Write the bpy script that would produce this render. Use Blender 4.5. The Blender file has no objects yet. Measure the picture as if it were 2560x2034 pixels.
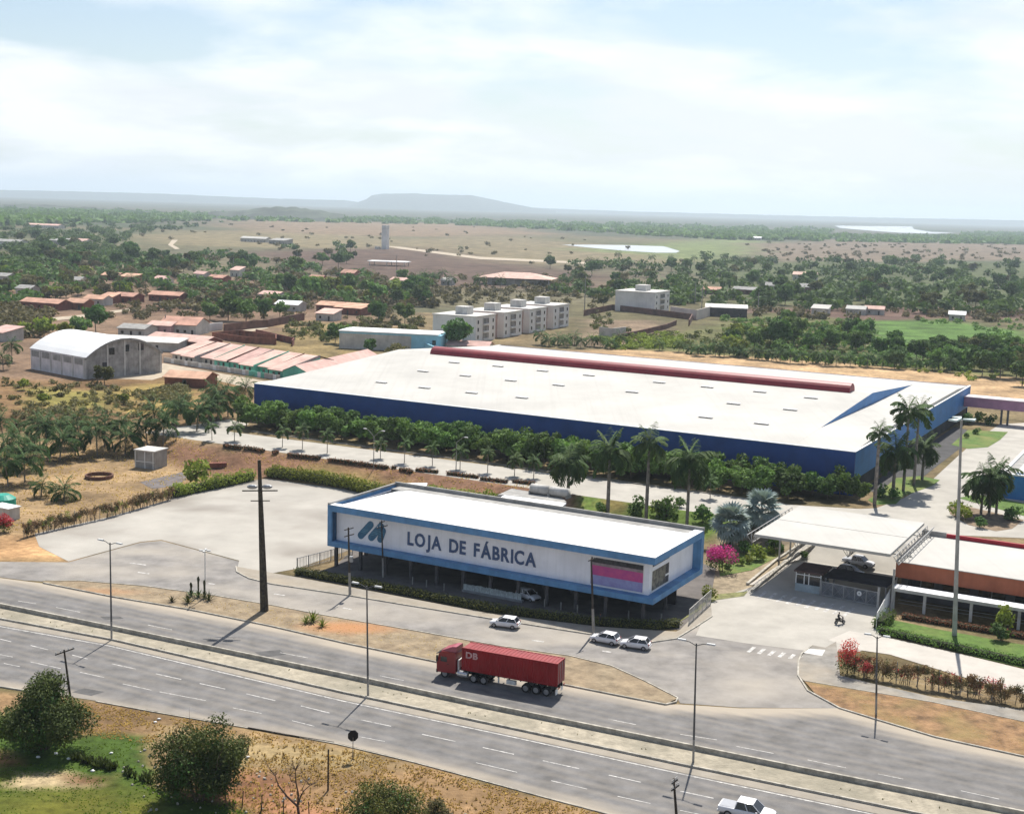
import bpy, bmesh, math, random
import numpy as np
from mathutils import Vector, Matrix, geometry
random.seed(7); rng = np.random.default_rng(11)
R = math.radians
scn = bpy.context.scene
COL = scn.collection
# ------------------------------------------------------------------ camera
FPX, HOR0, HOR1, CAMH = 3300.0, 478.0, 553.0, 56.0      # focal length and horizon in pixels of the 2560 px photograph
_roll = math.atan((HOR1-HOR0)/2560)
_d = (HOR0+(HOR1-HOR0)/2560*1280-1017)*math.cos(_roll)
_p = math.atan(-_d/FPX)
FW = Vector((0, math.cos(_p), -math.sin(_p)))
_up = Vector((0, math.sin(_p), math.cos(_p)))
AX = Vector((math.cos(_roll), 0, 0)) + math.sin(_roll)*_up
AD = Vector((math.sin(_roll), 0, 0)) - math.cos(_roll)*_up
EYE = Vector((0, 0, CAMH))
cd = bpy.data.cameras.new('camera'); cam = bpy.data.objects.new('camera', cd); COL.objects.link(cam)
m = Matrix((AX, -AD, -FW)).transposed().to_4x4(); m.translation = EYE
cam.matrix_world = m
cd.sensor_fit = 'HORIZONTAL'; cd.sensor_width = 36; cd.lens = FPX/2560*36
cd.clip_start = 1; cd.clip_end = 80000
scn.camera = cam
# ------------------------------------------------------------------ sky and sun
SUN_EL, SUN_AZ = R(54), R(12)
w = bpy.data.worlds.new('World'); scn.world = w; w.use_nodes = True
nt = w.node_tree; nt.nodes.clear()
def N(t, ty, **k):
    n = t.nodes.new(ty)
    for a, b in k.items():
        if a.startswith('i_'): n.inputs[int(a[2:]) if a[2:].isdigit() else a[2:]].default_value = b
        else: setattr(n, a, b)
    return n
def MX(t, fac, a, b, mode='MIX'):
    n = t.nodes.new('ShaderNodeMix'); n.data_type = 'RGBA'; n.blend_type = mode
    for s, v in ((n.inputs[0], fac), (n.inputs[6], a), (n.inputs[7], b)):
        if isinstance(v, bpy.types.NodeSocket): t.links.new(v, s)
        elif isinstance(v, (int, float)): s.default_value = v
        else: s.default_value = (v[0], v[1], v[2], 1)
    return n.outputs[2]
def MA(t, op, a, b=0.0, c=0.0, clamp=False):
    n = t.nodes.new('ShaderNodeMath'); n.operation = op; n.use_clamp = clamp
    for s, v in zip(n.inputs, (a, b, c)):
        if isinstance(v, bpy.types.NodeSocket): t.links.new(v, s)
        else: s.default_value = v
    return n.outputs[0]
sky = N(nt, 'ShaderNodeTexSky', sky_type='NISHITA', sun_disc=False, sun_elevation=SUN_EL, sun_rotation=SUN_AZ, altitude=60, air_density=1.0, dust_density=1.4, ozone_density=1.0)
SKY_STRENGTH = 0.08
tc = N(nt, 'ShaderNodeTexCoord')
sep = N(nt, 'ShaderNodeSeparateXYZ'); nt.links.new(tc.outputs['Generated'], sep.inputs[0])
zz = MA(nt, 'ADD', MA(nt, 'MAXIMUM', sep.outputs[2], 0.0), 0.24)
CLOUD_SHIFT = 3.7
cx = MA(nt, 'ADD', MA(nt, 'DIVIDE', sep.outputs[0], zz), CLOUD_SHIFT); cy = MA(nt, 'DIVIDE', sep.outputs[1], zz)
cmb = N(nt, 'ShaderNodeCombineXYZ'); nt.links.new(cx, cmb.inputs[0]); nt.links.new(cy, cmb.inputs[1]); nt.links.new(MA(nt, 'MULTIPLY', sep.outputs[2], 6.0), cmb.inputs[2])
no1 = N(nt, 'ShaderNodeTexNoise', i_Scale=2.1, i_Detail=8.0, i_Roughness=0.5, i_Distortion=0.15); nt.links.new(cmb.outputs[0], no1.inputs['Vector'])
cr = N(nt, 'ShaderNodeValToRGB'); cr.color_ramp.elements[0].position = 0.39; cr.color_ramp.elements[1].position = 0.56
nt.links.new(no1.outputs[0], cr.inputs[0])
no2 = N(nt, 'ShaderNodeTexNoise', i_Scale=1.7, i_Detail=6.0, i_Roughness=0.5); nt.links.new(cmb.outputs[0], no2.inputs['Vector'])
shade = N(nt, 'ShaderNodeValToRGB'); shade.color_ramp.elements[0].position = 0.40; shade.color_ramp.elements[1].position = 0.56
shade.color_ramp.elements[0].color = (0.67, 0.685, 0.715, 1); shade.color_ramp.elements[1].color = (0.84, 0.845, 0.86, 1)
nt.links.new(no2.outputs[0], shade.inputs[0])
skyc = MX(nt, 1.0, sky.outputs[0], (SKY_STRENGTH*.94, SKY_STRENGTH, SKY_STRENGTH*1.05), 'MULTIPLY')
# pale humid air low over the horizon, the same in every direction
low = MA(nt, 'POWER', MA(nt, 'SUBTRACT', 1.0, MA(nt, 'MAXIMUM', sep.outputs[2], 0.0)), 20.0)
hazed = MX(nt, MA(nt, 'MULTIPLY', low, 0.85), skyc, (0.68, 0.76, 0.80))
# fair-weather cumulus: banks overlap low down, gaps open towards the zenith
cov = MA(nt, 'MULTIPLY', cr.outputs[0], MA(nt, 'MULTIPLY_ADD', MA(nt, 'POWER', MA(nt, 'SUBTRACT', 1.0, MA(nt, 'MAXIMUM', sep.outputs[2], 0.0)), 3.0), 0.80, 0.10))
skyf = MX(nt, cov, hazed, shade.outputs[0])
bg = N(nt, 'ShaderNodeBackground', i_Strength=1.0); nt.links.new(skyf, bg.inputs[0])
wo = N(nt, 'ShaderNodeOutputWorld'); nt.links.new(bg.outputs[0], wo.inputs[0])
sd = bpy.data.lights.new('sun', 'SUN'); sd.energy = 5.0; sd.angle = R(0.53); sd.color = (1.0, 0.95, 0.87)
sun = bpy.data.objects.new('sun', sd); COL.objects.link(sun)
SDIR = Vector((math.sin(SUN_AZ)*math.cos(SUN_EL), math.cos(SUN_AZ)*math.cos(SUN_EL), math.sin(SUN_EL)))
sun.rotation_euler = SDIR.to_track_quat('Z', 'Y').to_euler(); sun.location = (0, 0, 200)
vs = scn.view_settings; vs.view_transform = 'Standard'; vs.look = 'None'; vs.gamma = 1; vs.use_curve_mapping = False
vs.exposure = 0.5
scn.render.engine = 'CYCLES'
scn.cycles.max_bounces = 6; scn.cycles.diffuse_bounces = 3; scn.cycles.glossy_bounces = 2; scn.cycles.transmission_bounces = 2
scn.cycles.volume_bounces = 0; scn.cycles.transparent_max_bounces = 4; scn.cycles.use_denoising = True
scn.cycles.caustics_reflective = False; scn.cycles.caustics_refractive = False
# ------------------------------------------------------------------ terrain frame: u runs along the store front, s away from it
A0 = R(28.6)
UX, UY, SX, SY = math.cos(A0), -math.sin(A0), math.sin(A0), math.cos(A0)
ROT = -A0                     # z rotation of things aligned with the store and the factory
S0, S1, TER = 208.0, 217.0, 3.0
def hs(s): return TER*min(1, max(0, (s-S0)/(S1-S0)))
def hz(x, y): return hs(x*SX+y*SY)
def W(u, s, z=0.0): return Vector((u*UX+s*SX, u*UY+s*SY, z))
def us(p): return (p[0]*UX+p[1]*UY, p[0]*SX+p[1]*SY)
def ray(px, py): return FW*FPX + AX*(px-1280) + AD*(py-1017)
def at(px, py, z=0.0):
    r = ray(px, py); t = (z-CAMH)/r.z
    return Vector((r.x*t, r.y*t, z))
def G(px, py):
    """ground point seen at a pixel of the photograph"""
    a = at(px, py, TER)
    if us(a)[1] >= S1: return a
    b = at(px, py, 0)
    if us(b)[1] <= S0: return b
    lo, hi = 0.0, TER
    for _ in range(30):
        mid = (lo+hi)/2; q = at(px, py, mid)
        if hz(q.x, q.y) > mid: lo = mid
        else: hi = mid
    q = at(px, py, mid); q.z = hz(q.x, q.y); return q
def proj(p):
    v = Vector(p)-EYE; d = v.dot(FW)
    return 1280+FPX*v.dot(AX)/d, 1017+FPX*v.dot(AD)/d
def hgt(base, py):
    """height above base whose top is seen at row py"""
    lo, hi = 0.0, 80.0
    for _ in range(40):
        mid = (lo+hi)/2
        if proj((base[0], base[1], base[2]+mid))[1] > py: lo = mid
        else: hi = mid
    return mid
# ------------------------------------------------------------------ materials
MATS = {}
def mat(name, col, rough=0.85, var=0.12, scale=1.5, col2=None, metal=0.0, bump=0.0, bscale=None, spec=0.3, tint=None, objrand=0.0, trans=0.0, streak=0.0, detail=5.0, sheet=0.0):
    """procedural surface: base colour varied by world-space noise, optional second colour, optional vertex attribute tint"""
    if name in MATS: return MATS[name]
    mt = bpy.data.materials.new(name); mt.use_nodes = True; t = mt.node_tree; t.nodes.clear()
    out = N(t, 'ShaderNodeOutputMaterial'); pos = N(t, 'ShaderNodeNewGeometry')
    nz = N(t, 'ShaderNodeTexNoise', i_Scale=scale, i_Detail=detail, i_Roughness=0.62); t.links.new(pos.outputs['Position'], nz.inputs['Vector'])
    c2 = col2 if col2 else tuple(c*(1-2.2*var) for c in col); c1 = col if col2 else tuple(min(1, c*(1+1.2*var)) for c in col)
    rp = N(t, 'ShaderNodeMapRange', i_1=0.32, i_2=0.68); t.links.new(nz.outputs[0], rp.inputs[0])
    base = MX(t, rp.outputs[0], c2, c1)
    if tint:
        at_ = N(t, 'ShaderNodeAttribute', attribute_name='tint')
        base = MX(t, at_.outputs['Fac'], base, tint)
    if streak:
        mp = N(t, 'ShaderNodeMapping'); mp.inputs['Scale'].default_value = (2.2, 2.2, 0.12); t.links.new(pos.outputs['Position'], mp.inputs[0])
        n3 = N(t, 'ShaderNodeTexNoise', i_Scale=1.0, i_Detail=4.0); t.links.new(mp.outputs[0], n3.inputs['Vector'])
        r3 = N(t, 'ShaderNodeMapRange', i_1=0.45, i_2=0.75); t.links.new(n3.outputs[0], r3.inputs[0])
        base = MX(t, MA(t, 'MULTIPLY', r3.outputs[0], streak), base, tuple(c*0.45 for c in col))
    if sheet:
        mp = N(t, 'ShaderNodeMapping'); mp.inputs['Rotation'].default_value = (0, 0, R(28.6)); mp.inputs['Scale'].default_value = (.9, .012, .05); t.links.new(pos.outputs['Position'], mp.inputs[0])
        n4 = N(t, 'ShaderNodeTexNoise', i_Scale=1.0, i_Detail=3.0, i_Roughness=0.7); t.links.new(mp.outputs[0], n4.inputs['Vector'])
        r4 = N(t, 'ShaderNodeMapRange', i_1=0.5, i_2=0.66); t.links.new(n4.outputs[0], r4.inputs[0])
        base = MX(t, MA(t, 'MULTIPLY', r4.outputs[0], sheet), base, tuple(c*0.6 for c in col))
    if objrand:
        oi = N(t, 'ShaderNodeObjectInfo'); hsv = N(t, 'ShaderNodeHueSaturation')
        t.links.new(MA(t, 'MULTIPLY_ADD', oi.outputs['Random'], 0.05*objrand, 0.5-0.025*objrand), hsv.inputs['Hue'])
        t.links.new(MA(t, 'MULTIPLY_ADD', oi.outputs['Random'], 0.7*objrand, 1-0.35*objrand), hsv.inputs['Value'])
        t.links.new(base, hsv.inputs['Color']); base = hsv.outputs[0]
    b = N(t, 'ShaderNodeBsdfPrincipled'); b.inputs['Roughness'].default_value = rough; b.inputs['Metallic'].default_value = metal
    b.inputs['Specular IOR Level'].default_value = spec
    t.links.new(base, b.inputs['Base Color']); sh = b.outputs[0]
    if bump:
        n2 = N(t, 'ShaderNodeTexNoise', i_Scale=bscale or scale*6, i_Detail=5.0); t.links.new(pos.outputs['Position'], n2.inputs['Vector'])
        bp = N(t, 'ShaderNodeBump', i_Strength=bump, i_Distance=0.3); t.links.new(n2.outputs[0], bp.inputs['Height']); t.links.new(bp.outputs[0], b.inputs['Normal'])
    if trans:
        tr = N(t, 'ShaderNodeBsdfTranslucent'); t.links.new(MX(t, 1.0, base, (1.25, 1.3, 0.75), 'MULTIPLY'), tr.inputs[0])
        mx = N(t, 'ShaderNodeMixShader', i_0=trans); t.links.new(sh, mx.inputs[1]); t.links.new(tr.outputs[0], mx.inputs[2]); sh = mx.outputs[0]
    t.links.new(sh, out.inputs[0]); MATS[name] = mt
    return mt
# ------------------------------------------------------------------ object helpers
def tag(o, label=None, cat=None, group=None, kind=None):
    if label: o['label'] = label
    if cat: o['category'] = cat
    if group: o['group'] = group
    if kind: o['kind'] = kind
    return o
def thing(name, label, cat, loc=(0, 0, 0), rz=0.0, group=None, tilt=None):
    o = bpy.data.objects.new(name, None); COL.objects.link(o); o.location = loc
    o.rotation_euler = (tilt[0], tilt[1], rz) if tilt else (0, 0, rz)
    o.empty_display_size = 0.5
    return tag(o, label, cat, group)
def add(name, me, parent=None, loc=None, rot=None, scale=None):
    o = bpy.data.objects.new(name, me); COL.objects.link(o)
    if parent: o.parent = parent
    if loc is not None: o.location = loc
    if rot is not None: o.rotation_euler = rot
    if scale is not None: o.scale = scale
    return o
class MB:
    def __init__(s): s.v = []; s.f = []
    def face(s, *pts):
        n = len(s.v); s.v += [tuple(p) for p in pts]; s.f.append(tuple(range(n, n+len(pts)))); return s
    def raw(s, v, f):
        n = len(s.v); s.v += [tuple(p) for p in v]; s.f += [tuple(i+n for i in q) for q in f]; return s
    def box(s, x0, x1, y0, y1, z0, z1):
        return s.raw([(x0,y0,z0),(x1,y0,z0),(x1,y1,z0),(x0,y1,z0),(x0,y0,z1),(x1,y0,z1),(x1,y1,z1),(x0,y1,z1)],
                     [(3,2,1,0),(4,5,6,7),(0,1,5,4),(1,2,6,5),(2,3,7,6),(3,0,4,7)])
    def cbox(s, c, d, rz=0.0):
        ca, sa = math.cos(rz), math.sin(rz); v = []
        for z in (-1, 1):
            for x, y in ((-1,-1),(1,-1),(1,1),(-1,1)):
                a, b = x*d[0]/2, y*d[1]/2; v.append((c[0]+a*ca-b*sa, c[1]+a*sa+b*ca, c[2]+z*d[2]/2))
        return s.raw(v, [(3,2,1,0),(4,5,6,7),(0,1,5,4),(1,2,6,5),(2,3,7,6),(3,0,4,7)])
    def prism(s, poly, z0, z1):
        n = len(poly)
        a = sum(poly[i][0]*poly[(i+1)%n][1]-poly[(i+1)%n][0]*poly[i][1] for i in range(n))
        if a < 0: poly = poly[::-1]
        return s.raw([(p[0],p[1],z0) for p in poly]+[(p[0],p[1],z1) for p in poly],
                     [tuple(range(n))[::-1], tuple(range(n, 2*n))]+[(i,(i+1)%n,n+(i+1)%n,n+i) for i in range(n)])
    def xprism(s, prof, y0, y1):
        """profile in (x, z) swept along y"""
        n = len(prof)
        a = sum(prof[i][0]*prof[(i+1)%n][1]-prof[(i+1)%n][0]*prof[i][1] for i in range(n))
        if a < 0: prof = prof[::-1]
        return s.raw([(p[0],y0,p[1]) for p in prof]+[(p[0],y1,p[1]) for p in prof],
                     [tuple(range(n)), tuple(range(n, 2*n))[::-1]]+[(n+i,n+(i+1)%n,(i+1)%n,i) for i in range(n)])
    def tube(s, p, q, r0, r1=None, n=8, caps=True):
        r1 = r0 if r1 is None else r1
        p, q = Vector(p), Vector(q); d = (q-p).normalized()
        a = d.orthogonal().normalized(); b = d.cross(a); k = len(s.v)
        for c, r in ((p, r0), (q, r1)):
            for i in range(n):
                t = 2*math.pi*i/n; s.v.append(tuple(c+a*r*math.cos(t)+b*r*math.sin(t)))
        s.f += [(k+i, k+(i+1)%n, k+n+(i+1)%n, k+n+i) for i in range(n)]
        if caps: s.f += [tuple(k+i for i in range(n))[::-1], tuple(k+n+i for i in range(n))]
        return s
    def ball(s, c, r, n=8, m_=5, jit=0.0):
        rx, ry, rz = (r, r, r) if isinstance(r, (int, float)) else r
        v = []
        for j in range(1, m_):
            ph = math.pi*j/m_
            for i in range(n):
                th = 2*math.pi*i/n; k = 1+random.uniform(-jit, jit)
                v.append((c[0]+rx*k*math.sin(ph)*math.cos(th), c[1]+ry*k*math.sin(ph)*math.sin(th), c[2]+rz*k*math.cos(ph)))
        v += [(c[0], c[1], c[2]+rz), (c[0], c[1], c[2]-rz)]
        f = [(j*n+i, (j+1)*n+i, (j+1)*n+(i+1)%n, j*n+(i+1)%n) for j in range(m_-2) for i in range(n)]
        T_ = len(v)-2
        f += [(T_, i, (i+1)%n) for i in range(n)]+[(T_+1, (m_-2)*n+(i+1)%n, (m_-2)*n+i) for i in range(n)]
        return s.raw(v, f)
    def mesh(s, name, mt, smooth=False):
        me = bpy.data.meshes.new(name); me.from_pydata(s.v, [], s.f)
        for x in (mt if isinstance(mt, (list, tuple)) else [mt]): me.materials.append(x)
        if smooth: me.shade_smooth()
        me.update(); return me
    def build(s, name, mt, parent=None, smooth=False, loc=None, rot=None):
        return add(name, s.mesh(name, mt, smooth), parent, loc, rot)
def npmesh(name, V, F, mt, tint=None, smooth=False):
    """mesh from numpy arrays, F of constant width"""
    me = bpy.data.meshes.new(name); k = F.shape[1]
    me.vertices.add(len(V)); me.vertices.foreach_set('co', np.ascontiguousarray(V, dtype=np.float32).ravel())
    me.loops.add(F.size); me.loops.foreach_set('vertex_index', np.ascontiguousarray(F, dtype=np.int32).ravel())
    me.polygons.add(len(F)); me.polygons.foreach_set('loop_start', np.arange(0, F.size, k, dtype=np.int32))
    me.materials.append(mt)
    if tint is not None:
        a = me.attributes.new('tint', 'FLOAT', 'POINT'); a.data.foreach_set('value', np.ascontiguousarray(tint, dtype=np.float32))
    me.update(calc_edges=True); me.validate()
    if smooth: me.shade_smooth()
    return me
def structure(o): o['kind'] = 'structure'; return o
# value noise for colour attributes
def _h(ix, iy, seed):
    n = (ix.astype(np.int64)*374761393 + iy.astype(np.int64)*668265263 + seed*974711) & 0x7fffffff
    n = ((n ^ (n >> 13))*1274126177) & 0x7fffffff
    return ((n ^ (n >> 16)) & 0xffff)/65535.0
def vnoise(x, y, seed=0):
    x = np.asarray(x, float); y = np.asarray(y, float); ix = np.floor(x); iy = np.floor(y); fx = x-ix; fy = y-iy
    fx = fx*fx*(3-2*fx); fy = fy*fy*(3-2*fy)
    a = _h(ix, iy, seed); b = _h(ix+1, iy, seed); c = _h(ix, iy+1, seed); d = _h(ix+1, iy+1, seed)
    return (a*(1-fx)+b*fx)*(1-fy)+(c*(1-fx)+d*fx)*fy
def fbm(x, y, o=4, seed=0):
    r = 0; am = 0.5; tot = 0
    for i in range(o): r = r+am*vnoise(x*2**i, y*2**i, seed+i); tot += am; am *= 0.55
    return r/tot
def inpoly(X, Y, poly):
    r = np.zeros(X.shape, bool); n = len(poly); j = n-1
    for i in range(n):
        xi, yi = poly[i][0], poly[i][1]; xj, yj = poly[j][0], poly[j][1]
        c = ((yi > Y) != (yj > Y)) & (X < (xj-xi)*(Y-yi)/((yj-yi) or 1e-9)+xi)
        r ^= c; j = i
    return r
def pdist(X, Y, poly, closed=True):
    d = np.full(X.shape, 1e9); n = len(poly)
    for i in range(n if closed else n-1):
        ax, ay = poly[i][0], poly[i][1]; bx, by = poly[(i+1) % n][0], poly[(i+1) % n][1]
        ex, ey = bx-ax, by-ay; t = np.clip(((X-ax)*ex+(Y-ay)*ey)/(ex*ex+ey*ey+1e-9), 0, 1)
        d = np.minimum(d, np.hypot(X-ax-t*ex, Y-ay-t*ey))
    return d
def gp(*px): return [G(*q) for q in px]
_lay = [0]
def drape(name, pts, mt, off, parent=None, grid=None, tint=None, kind='structure'):
    """flat or banked sheet over the terrain: a polygon of ground points, cut where the embankment bends"""
    pts = [Vector((p[0], p[1], 0)) for p in pts]
    bm = bmesh.new(); vs_ = [bm.verts.new(p) for p in pts]
    for t in geometry.tessellate_polygon([pts]):
        try: bm.faces.new([vs_[i] for i in t])
        except ValueError: pass
    def cut(co, no):
        bmesh.ops.bisect_plane(bm, geom=bm.verts[:]+bm.edges[:]+bm.faces[:], dist=1e-4, plane_co=co, plane_no=no)
    for s in (S0, S1): cut(W(0, s), Vector((SX, SY, 0)))
    if grid:
        U_ = [us(p) for p in pts]
        for k, no in ((0, Vector((UX, UY, 0))), (1, Vector((SX, SY, 0)))):
            a, b = min(q[k] for q in U_), max(q[k] for q in U_); x = a+grid
            while x < b: cut(W(x, 0) if k == 0 else W(0, x), no); x += grid
    bm.normal_update()
    for f in bm.faces:
        if f.normal.z < 0: f.normal_flip()
    for v in bm.verts: v.co.z = hz(v.co.x, v.co.y)+off
    me = bpy.data.meshes.new(name); bm.to_mesh(me); bm.free(); me.materials.append(mt)
    if tint:
        co = np.empty(len(me.vertices)*3, np.float32); me.vertices.foreach_get('co', co); co = co.reshape(-1, 3)
        a = me.attributes.new('tint', 'FLOAT', 'POINT'); a.data.foreach_set('value', np.clip(tint(co[:, 0].astype(float), co[:, 1].astype(float)), 0, 1).astype(np.float32))
    o = add(name, me, parent)
    if not parent: o['kind'] = kind
    return o
def ribbon(name, line, wd, z0, z1, mt, parent=None, side=0.0):
    """raised strip (a kerb, a wall) along a polyline on the ground"""
    L = [Vector((p[0], p[1], 0)) for p in line]; n = len(L); v = []; f = []
    for i, p in enumerate(L):
        d = (L[min(i+1, n-1)]-L[max(i-1, 0)]).normalized(); q = Vector((-d.y, d.x, 0)); g = hz(p.x, p.y)
        for k, z in ((side-0.5, z0), (side-0.5, z1), (side+0.5, z1), (side+0.5, z0)): v.append((p.x+q.x*wd*k, p.y+q.y*wd*k, g+z))
    for i in range(n-1):
        a = i*4; b = a+4
        for k in range(4): f.append((a+k, a+(k+1) % 4, b+(k+1) % 4, b+k))
    f += [(0, 1, 2, 3), tuple(range(4*n-4, 4*n))[::-1]]
    return MB().raw(v, f).build(name, mt, parent)
def dens(line, step):
    r = []
    for a, b in zip(line[:-1], line[1:]):
        n = max(1, int((b-a).length/step)); r += [a.lerp(b, i/n) for i in range(n)]
    return r+[line[-1]]
ORD = 'first second third fourth fifth sixth seventh eighth ninth tenth eleventh twelfth thirteenth fourteenth fifteenth sixteenth seventeenth eighteenth nineteenth twentieth'.split()
def nth(i):
    if i < 20: return ORD[i]
    t = ['twenty', 'thirty', 'forty', 'fifty', 'sixty'][(i+1)//10-2]; r = (i+1) % 10
    return t.replace('y', 'ieth') if r == 0 else t+'-'+ORD[r-1]
# ------------------------------------------------------------------ ground sheet with soil colours
def far_pts(*px): return [at(x, y, TER) for x, y in px]
SOIL = []   # (polygon, colour, edge softness in metres, noise warp in metres)
def soil(px, col, soft=2.0, warp=3.0): SOIL.append((gp(*px), col, soft, warp))
soil([(-200,700),(900,690),(940,850),(560,930),(420,1000),(-200,1000)], (.19,.125,.08), 12, 20)
soil([(250,760),(820,720),(900,760),(500,800)], (.14,.085,.055), 12, 25)
soil([(1400,760),(1800,740),(2560,780),(2700,860),(1400,880)], (.115,.10,.05), 12, 20)
soil([(1800,770),(2700,770),(2700,800),(1900,800)], (.13,.08,.06), 10, 14)
soil([(330,588),(560,575),(950,575),(1000,600),(950,625),(560,618),(360,612)], (.195,.16,.09), 25, 45)
soil([(560,548),(1180,560),(1400,585),(1000,592),(560,575)], (.21,.15,.095), 60, 90)
soil([(900,600),(1250,590),(1700,625),(1760,655),(1300,665),(1050,655)], (.19,.155,.09), 30, 55)
soil([(560,628),(1060,618),(1250,655),(1560,690),(1500,720),(1150,720),(880,690)], (.105,.068,.05), 25, 35)
soil([(1450,625),(1850,592),(1960,625),(1760,655)], (.15,.18,.07), 30, 40)
soil([(1840,610),(2100,600),(2700,615),(2700,650),(1960,655)], (.17,.13,.09), 30, 55)
soil([(1700,655),(2700,655),(2700,760),(1800,760)], (.085,.10,.042), 20, 30)
soil([(2160,800),(2330,795),(2560,830),(2600,880),(2200,905),(2140,850)], (.085,.155,.035), 6, 14)
soil([(1480,800),(1640,800),(1680,830),(1560,870),(1440,865)], (.20,.145,.095), 5, 8)
soil([(1900,780),(2160,800),(2160,905),(2560,905),(2700,950),(1600,905),(1560,870)], (.12,.12,.045), 5, 8)
soil([(1560,872),(2120,908),(2700,960),(2700,1045),(2440,1010),(2000,935),(1200,885)], (.43,.29,.16), 3, 4)
soil([(780,800),(960,820),(920,900),(640,920),(640,850)], (.23,.17,.075), 4, 8)
soil([(-300,930),(100,955),(420,930),(640,960),(540,1070),(300,1060),(-300,1090)], (.19,.115,.055), 4, 10)
soil([(290,970),(480,950),(470,1020),(330,1040)], (.30,.22,.075), 3, 8)
soil([(80,970),(290,980),(260,1020),(60,1020)], (.22,.19,.055), 3, 6)
soil([(-300,1080),(420,1050),(520,1110),(660,1185),(640,1200),(110,1335),(-300,1360)], (.30,.205,.11), 3, 8)
soil([(430,1100),(560,1118),(1400,1215),(1480,1230),(1480,1290),(1100,1262),(660,1195),(600,1200),(420,1150)], (.235,.13,.078), 1.5, 3)
soil([(700,1190),(800,1160),(860,1180),(1060,1230),(1040,1250)], (.26,.19,.075), 2, 4)
soil([(1460,1228),(1800,1262),(1960,1300),(1960,1340),(1700,1345),(1440,1300)], (.115,.17,.035), 1, 2)
soil([(1500,1240),(1575,1240),(1560,1290),(1490,1290)], (.2,.16,.055), 1, 3)
soil([(1780,1330),(2060,1300),(2000,1400),(1900,1500),(1760,1520)], (.29,.235,.16), 1, 2)
soil([(-300,1345),(240,1335),(180,1403),(-300,1410)], (.44,.265,.13), 2, 3)
soil([(-400,1700),(240,1752),(380,1778),(860,1862),(1180,1945),(1540,2040),(1500,2500),(-600,2500)], (.26,.165,.085), 0.6, 1.5)
soil([(430,1800),(860,1865),(1000,1905),(800,1935),(420,1870)], (.29,.215,.11), 1.5, 4)
soil([(560,1900),(700,1930),(800,2034),(720,2100),(520,1990)], (.36,.185,.10), 1, 3)
soil([(-500,1780),(30,1790),(130,1845),(390,1840),(400,1900),(420,1960),(560,2010),(640,2034),(700,2300),(-500,2500)], (.058,.098,.018), 0.8, 2.5)
soil([(-500,1880),(60,1895),(130,1990),(60,2100),(-500,2200)], (.085,.10,.018), 2, 4)
soil([(100,1975),(330,1960),(420,2000),(330,2100),(120,2100)], (.105,.105,.018), 2, 4)
soil([(-200,1872),(35,1878),(65,1905),(-200,1930)], (.30,.16,.07), 1, 1.5)
soil([(5,1955),(60,1925),(150,1930),(270,1962),(200,1972),(100,1968)], (.40,.31,.18), 0.7, 1.5)
soil([(150,1940),(230,1945),(300,1935),(250,1962),(180,1966)], (.21,.12,.06), 0.7, 1.2)
Usteps = np.concatenate([-np.geomspace(22000, 330, 90), np.arange(-318, -170, 4.0), np.arange(-168, -2, 1.2), np.arange(0, 120, 4.0), np.geomspace(124, 22000, 60)])
Ssteps = np.unique(np.round(np.concatenate([[-3000., -800., -200., 0., 30.], np.arange(46, 118, 0.7), np.arange(118, 250, 2.0), [S0, S1], np.arange(252, 700, 4.0), np.geomspace(704, 26000, 130)]), 3))
UU, SS = np.meshgrid(Usteps, Ssteps)
gx = UU*UX+SS*SX; gy = UU*UY+SS*SY
gz = TER*np.clip((SS-S0)/(S1-S0), 0, 1)
dist = np.hypot(gx, gy)
colr = np.empty(gx.shape+(3,)); 
nf = fbm(gx/420, gy/160, 4, 3)[..., None]; nn = fbm(gx/14, gy/14, 4, 9)[..., None]; nm = fbm(gx/1500, gy/700, 3, 21)[..., None]
k = np.clip((nf-0.38)/0.2, 0, 1); km = np.clip((nm-0.42)/0.2, 0, 1)
colr[:] = np.array((.062,.08,.042))*(1-k)+np.array((.12,.115,.06))*k
colr[:] = colr*(1-0.55*km)+np.array((.17,.13,.085))*0.55*km
colr[:] = np.where((dist > 2600)[..., None], colr*.45+np.array((.05,.066,.045))*.55, colr)
near = (dist < 650)[..., None]; k2 = np.clip((nn-0.35)/0.3, 0, 1)
colr[:] = np.where(near, np.array((.13,.105,.05))*(1-k2)+np.array((.21,.155,.085))*k2, colr)
wx = (fbm(gx/6, gy/6, 3, 31)-0.5)*2; wy = (fbm(gx/6, gy/6, 3, 57)-0.5)*2
wX = (fbm(gx/70, gy/70, 3, 33)-0.5)*2; wY = (fbm(gx/70, gy/70, 3, 58)-0.5)*2
for poly, c, soft, warp in SOIL:
    xs = [p[0] for p in poly]; ys = [p[1] for p in poly]; mg = soft+warp+2
    box = (gx > min(xs)-mg) & (gx < max(xs)+mg) & (gy > min(ys)-mg) & (gy < max(ys)+mg)
    if not box.any(): continue
    big = warp > 9
    X = gx[box]+warp*(wX if big else wx)[box]; Y = gy[box]+warp*(wY if big else wy)[box]
    d = pdist(X, Y, poly); ins = inpoly(X, Y, poly); sd_ = np.where(ins, d, -d)
    a = np.clip(0.5+sd_/(2*soft), 0, 1)[:, None]
    v = 0.82+0.36*fbm(gx[box]/(25 if big else 4), gy[box]/(25 if big else 4), 3, 77)[:, None]
    colr[box] = colr[box]*(1-a)+np.array(c)*v*a
nr, nc = gx.shape
idx = np.arange(nr*nc).reshape(nr, nc)
F = np.stack([idx[:-1, :-1], idx[:-1, 1:], idx[1:, 1:], idx[1:, :-1]], -1).reshape(-1, 4)
gm = bpy.data.materials.new('soil'); gm.use_nodes = True; t = gm.node_tree; t.nodes.clear()
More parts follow.
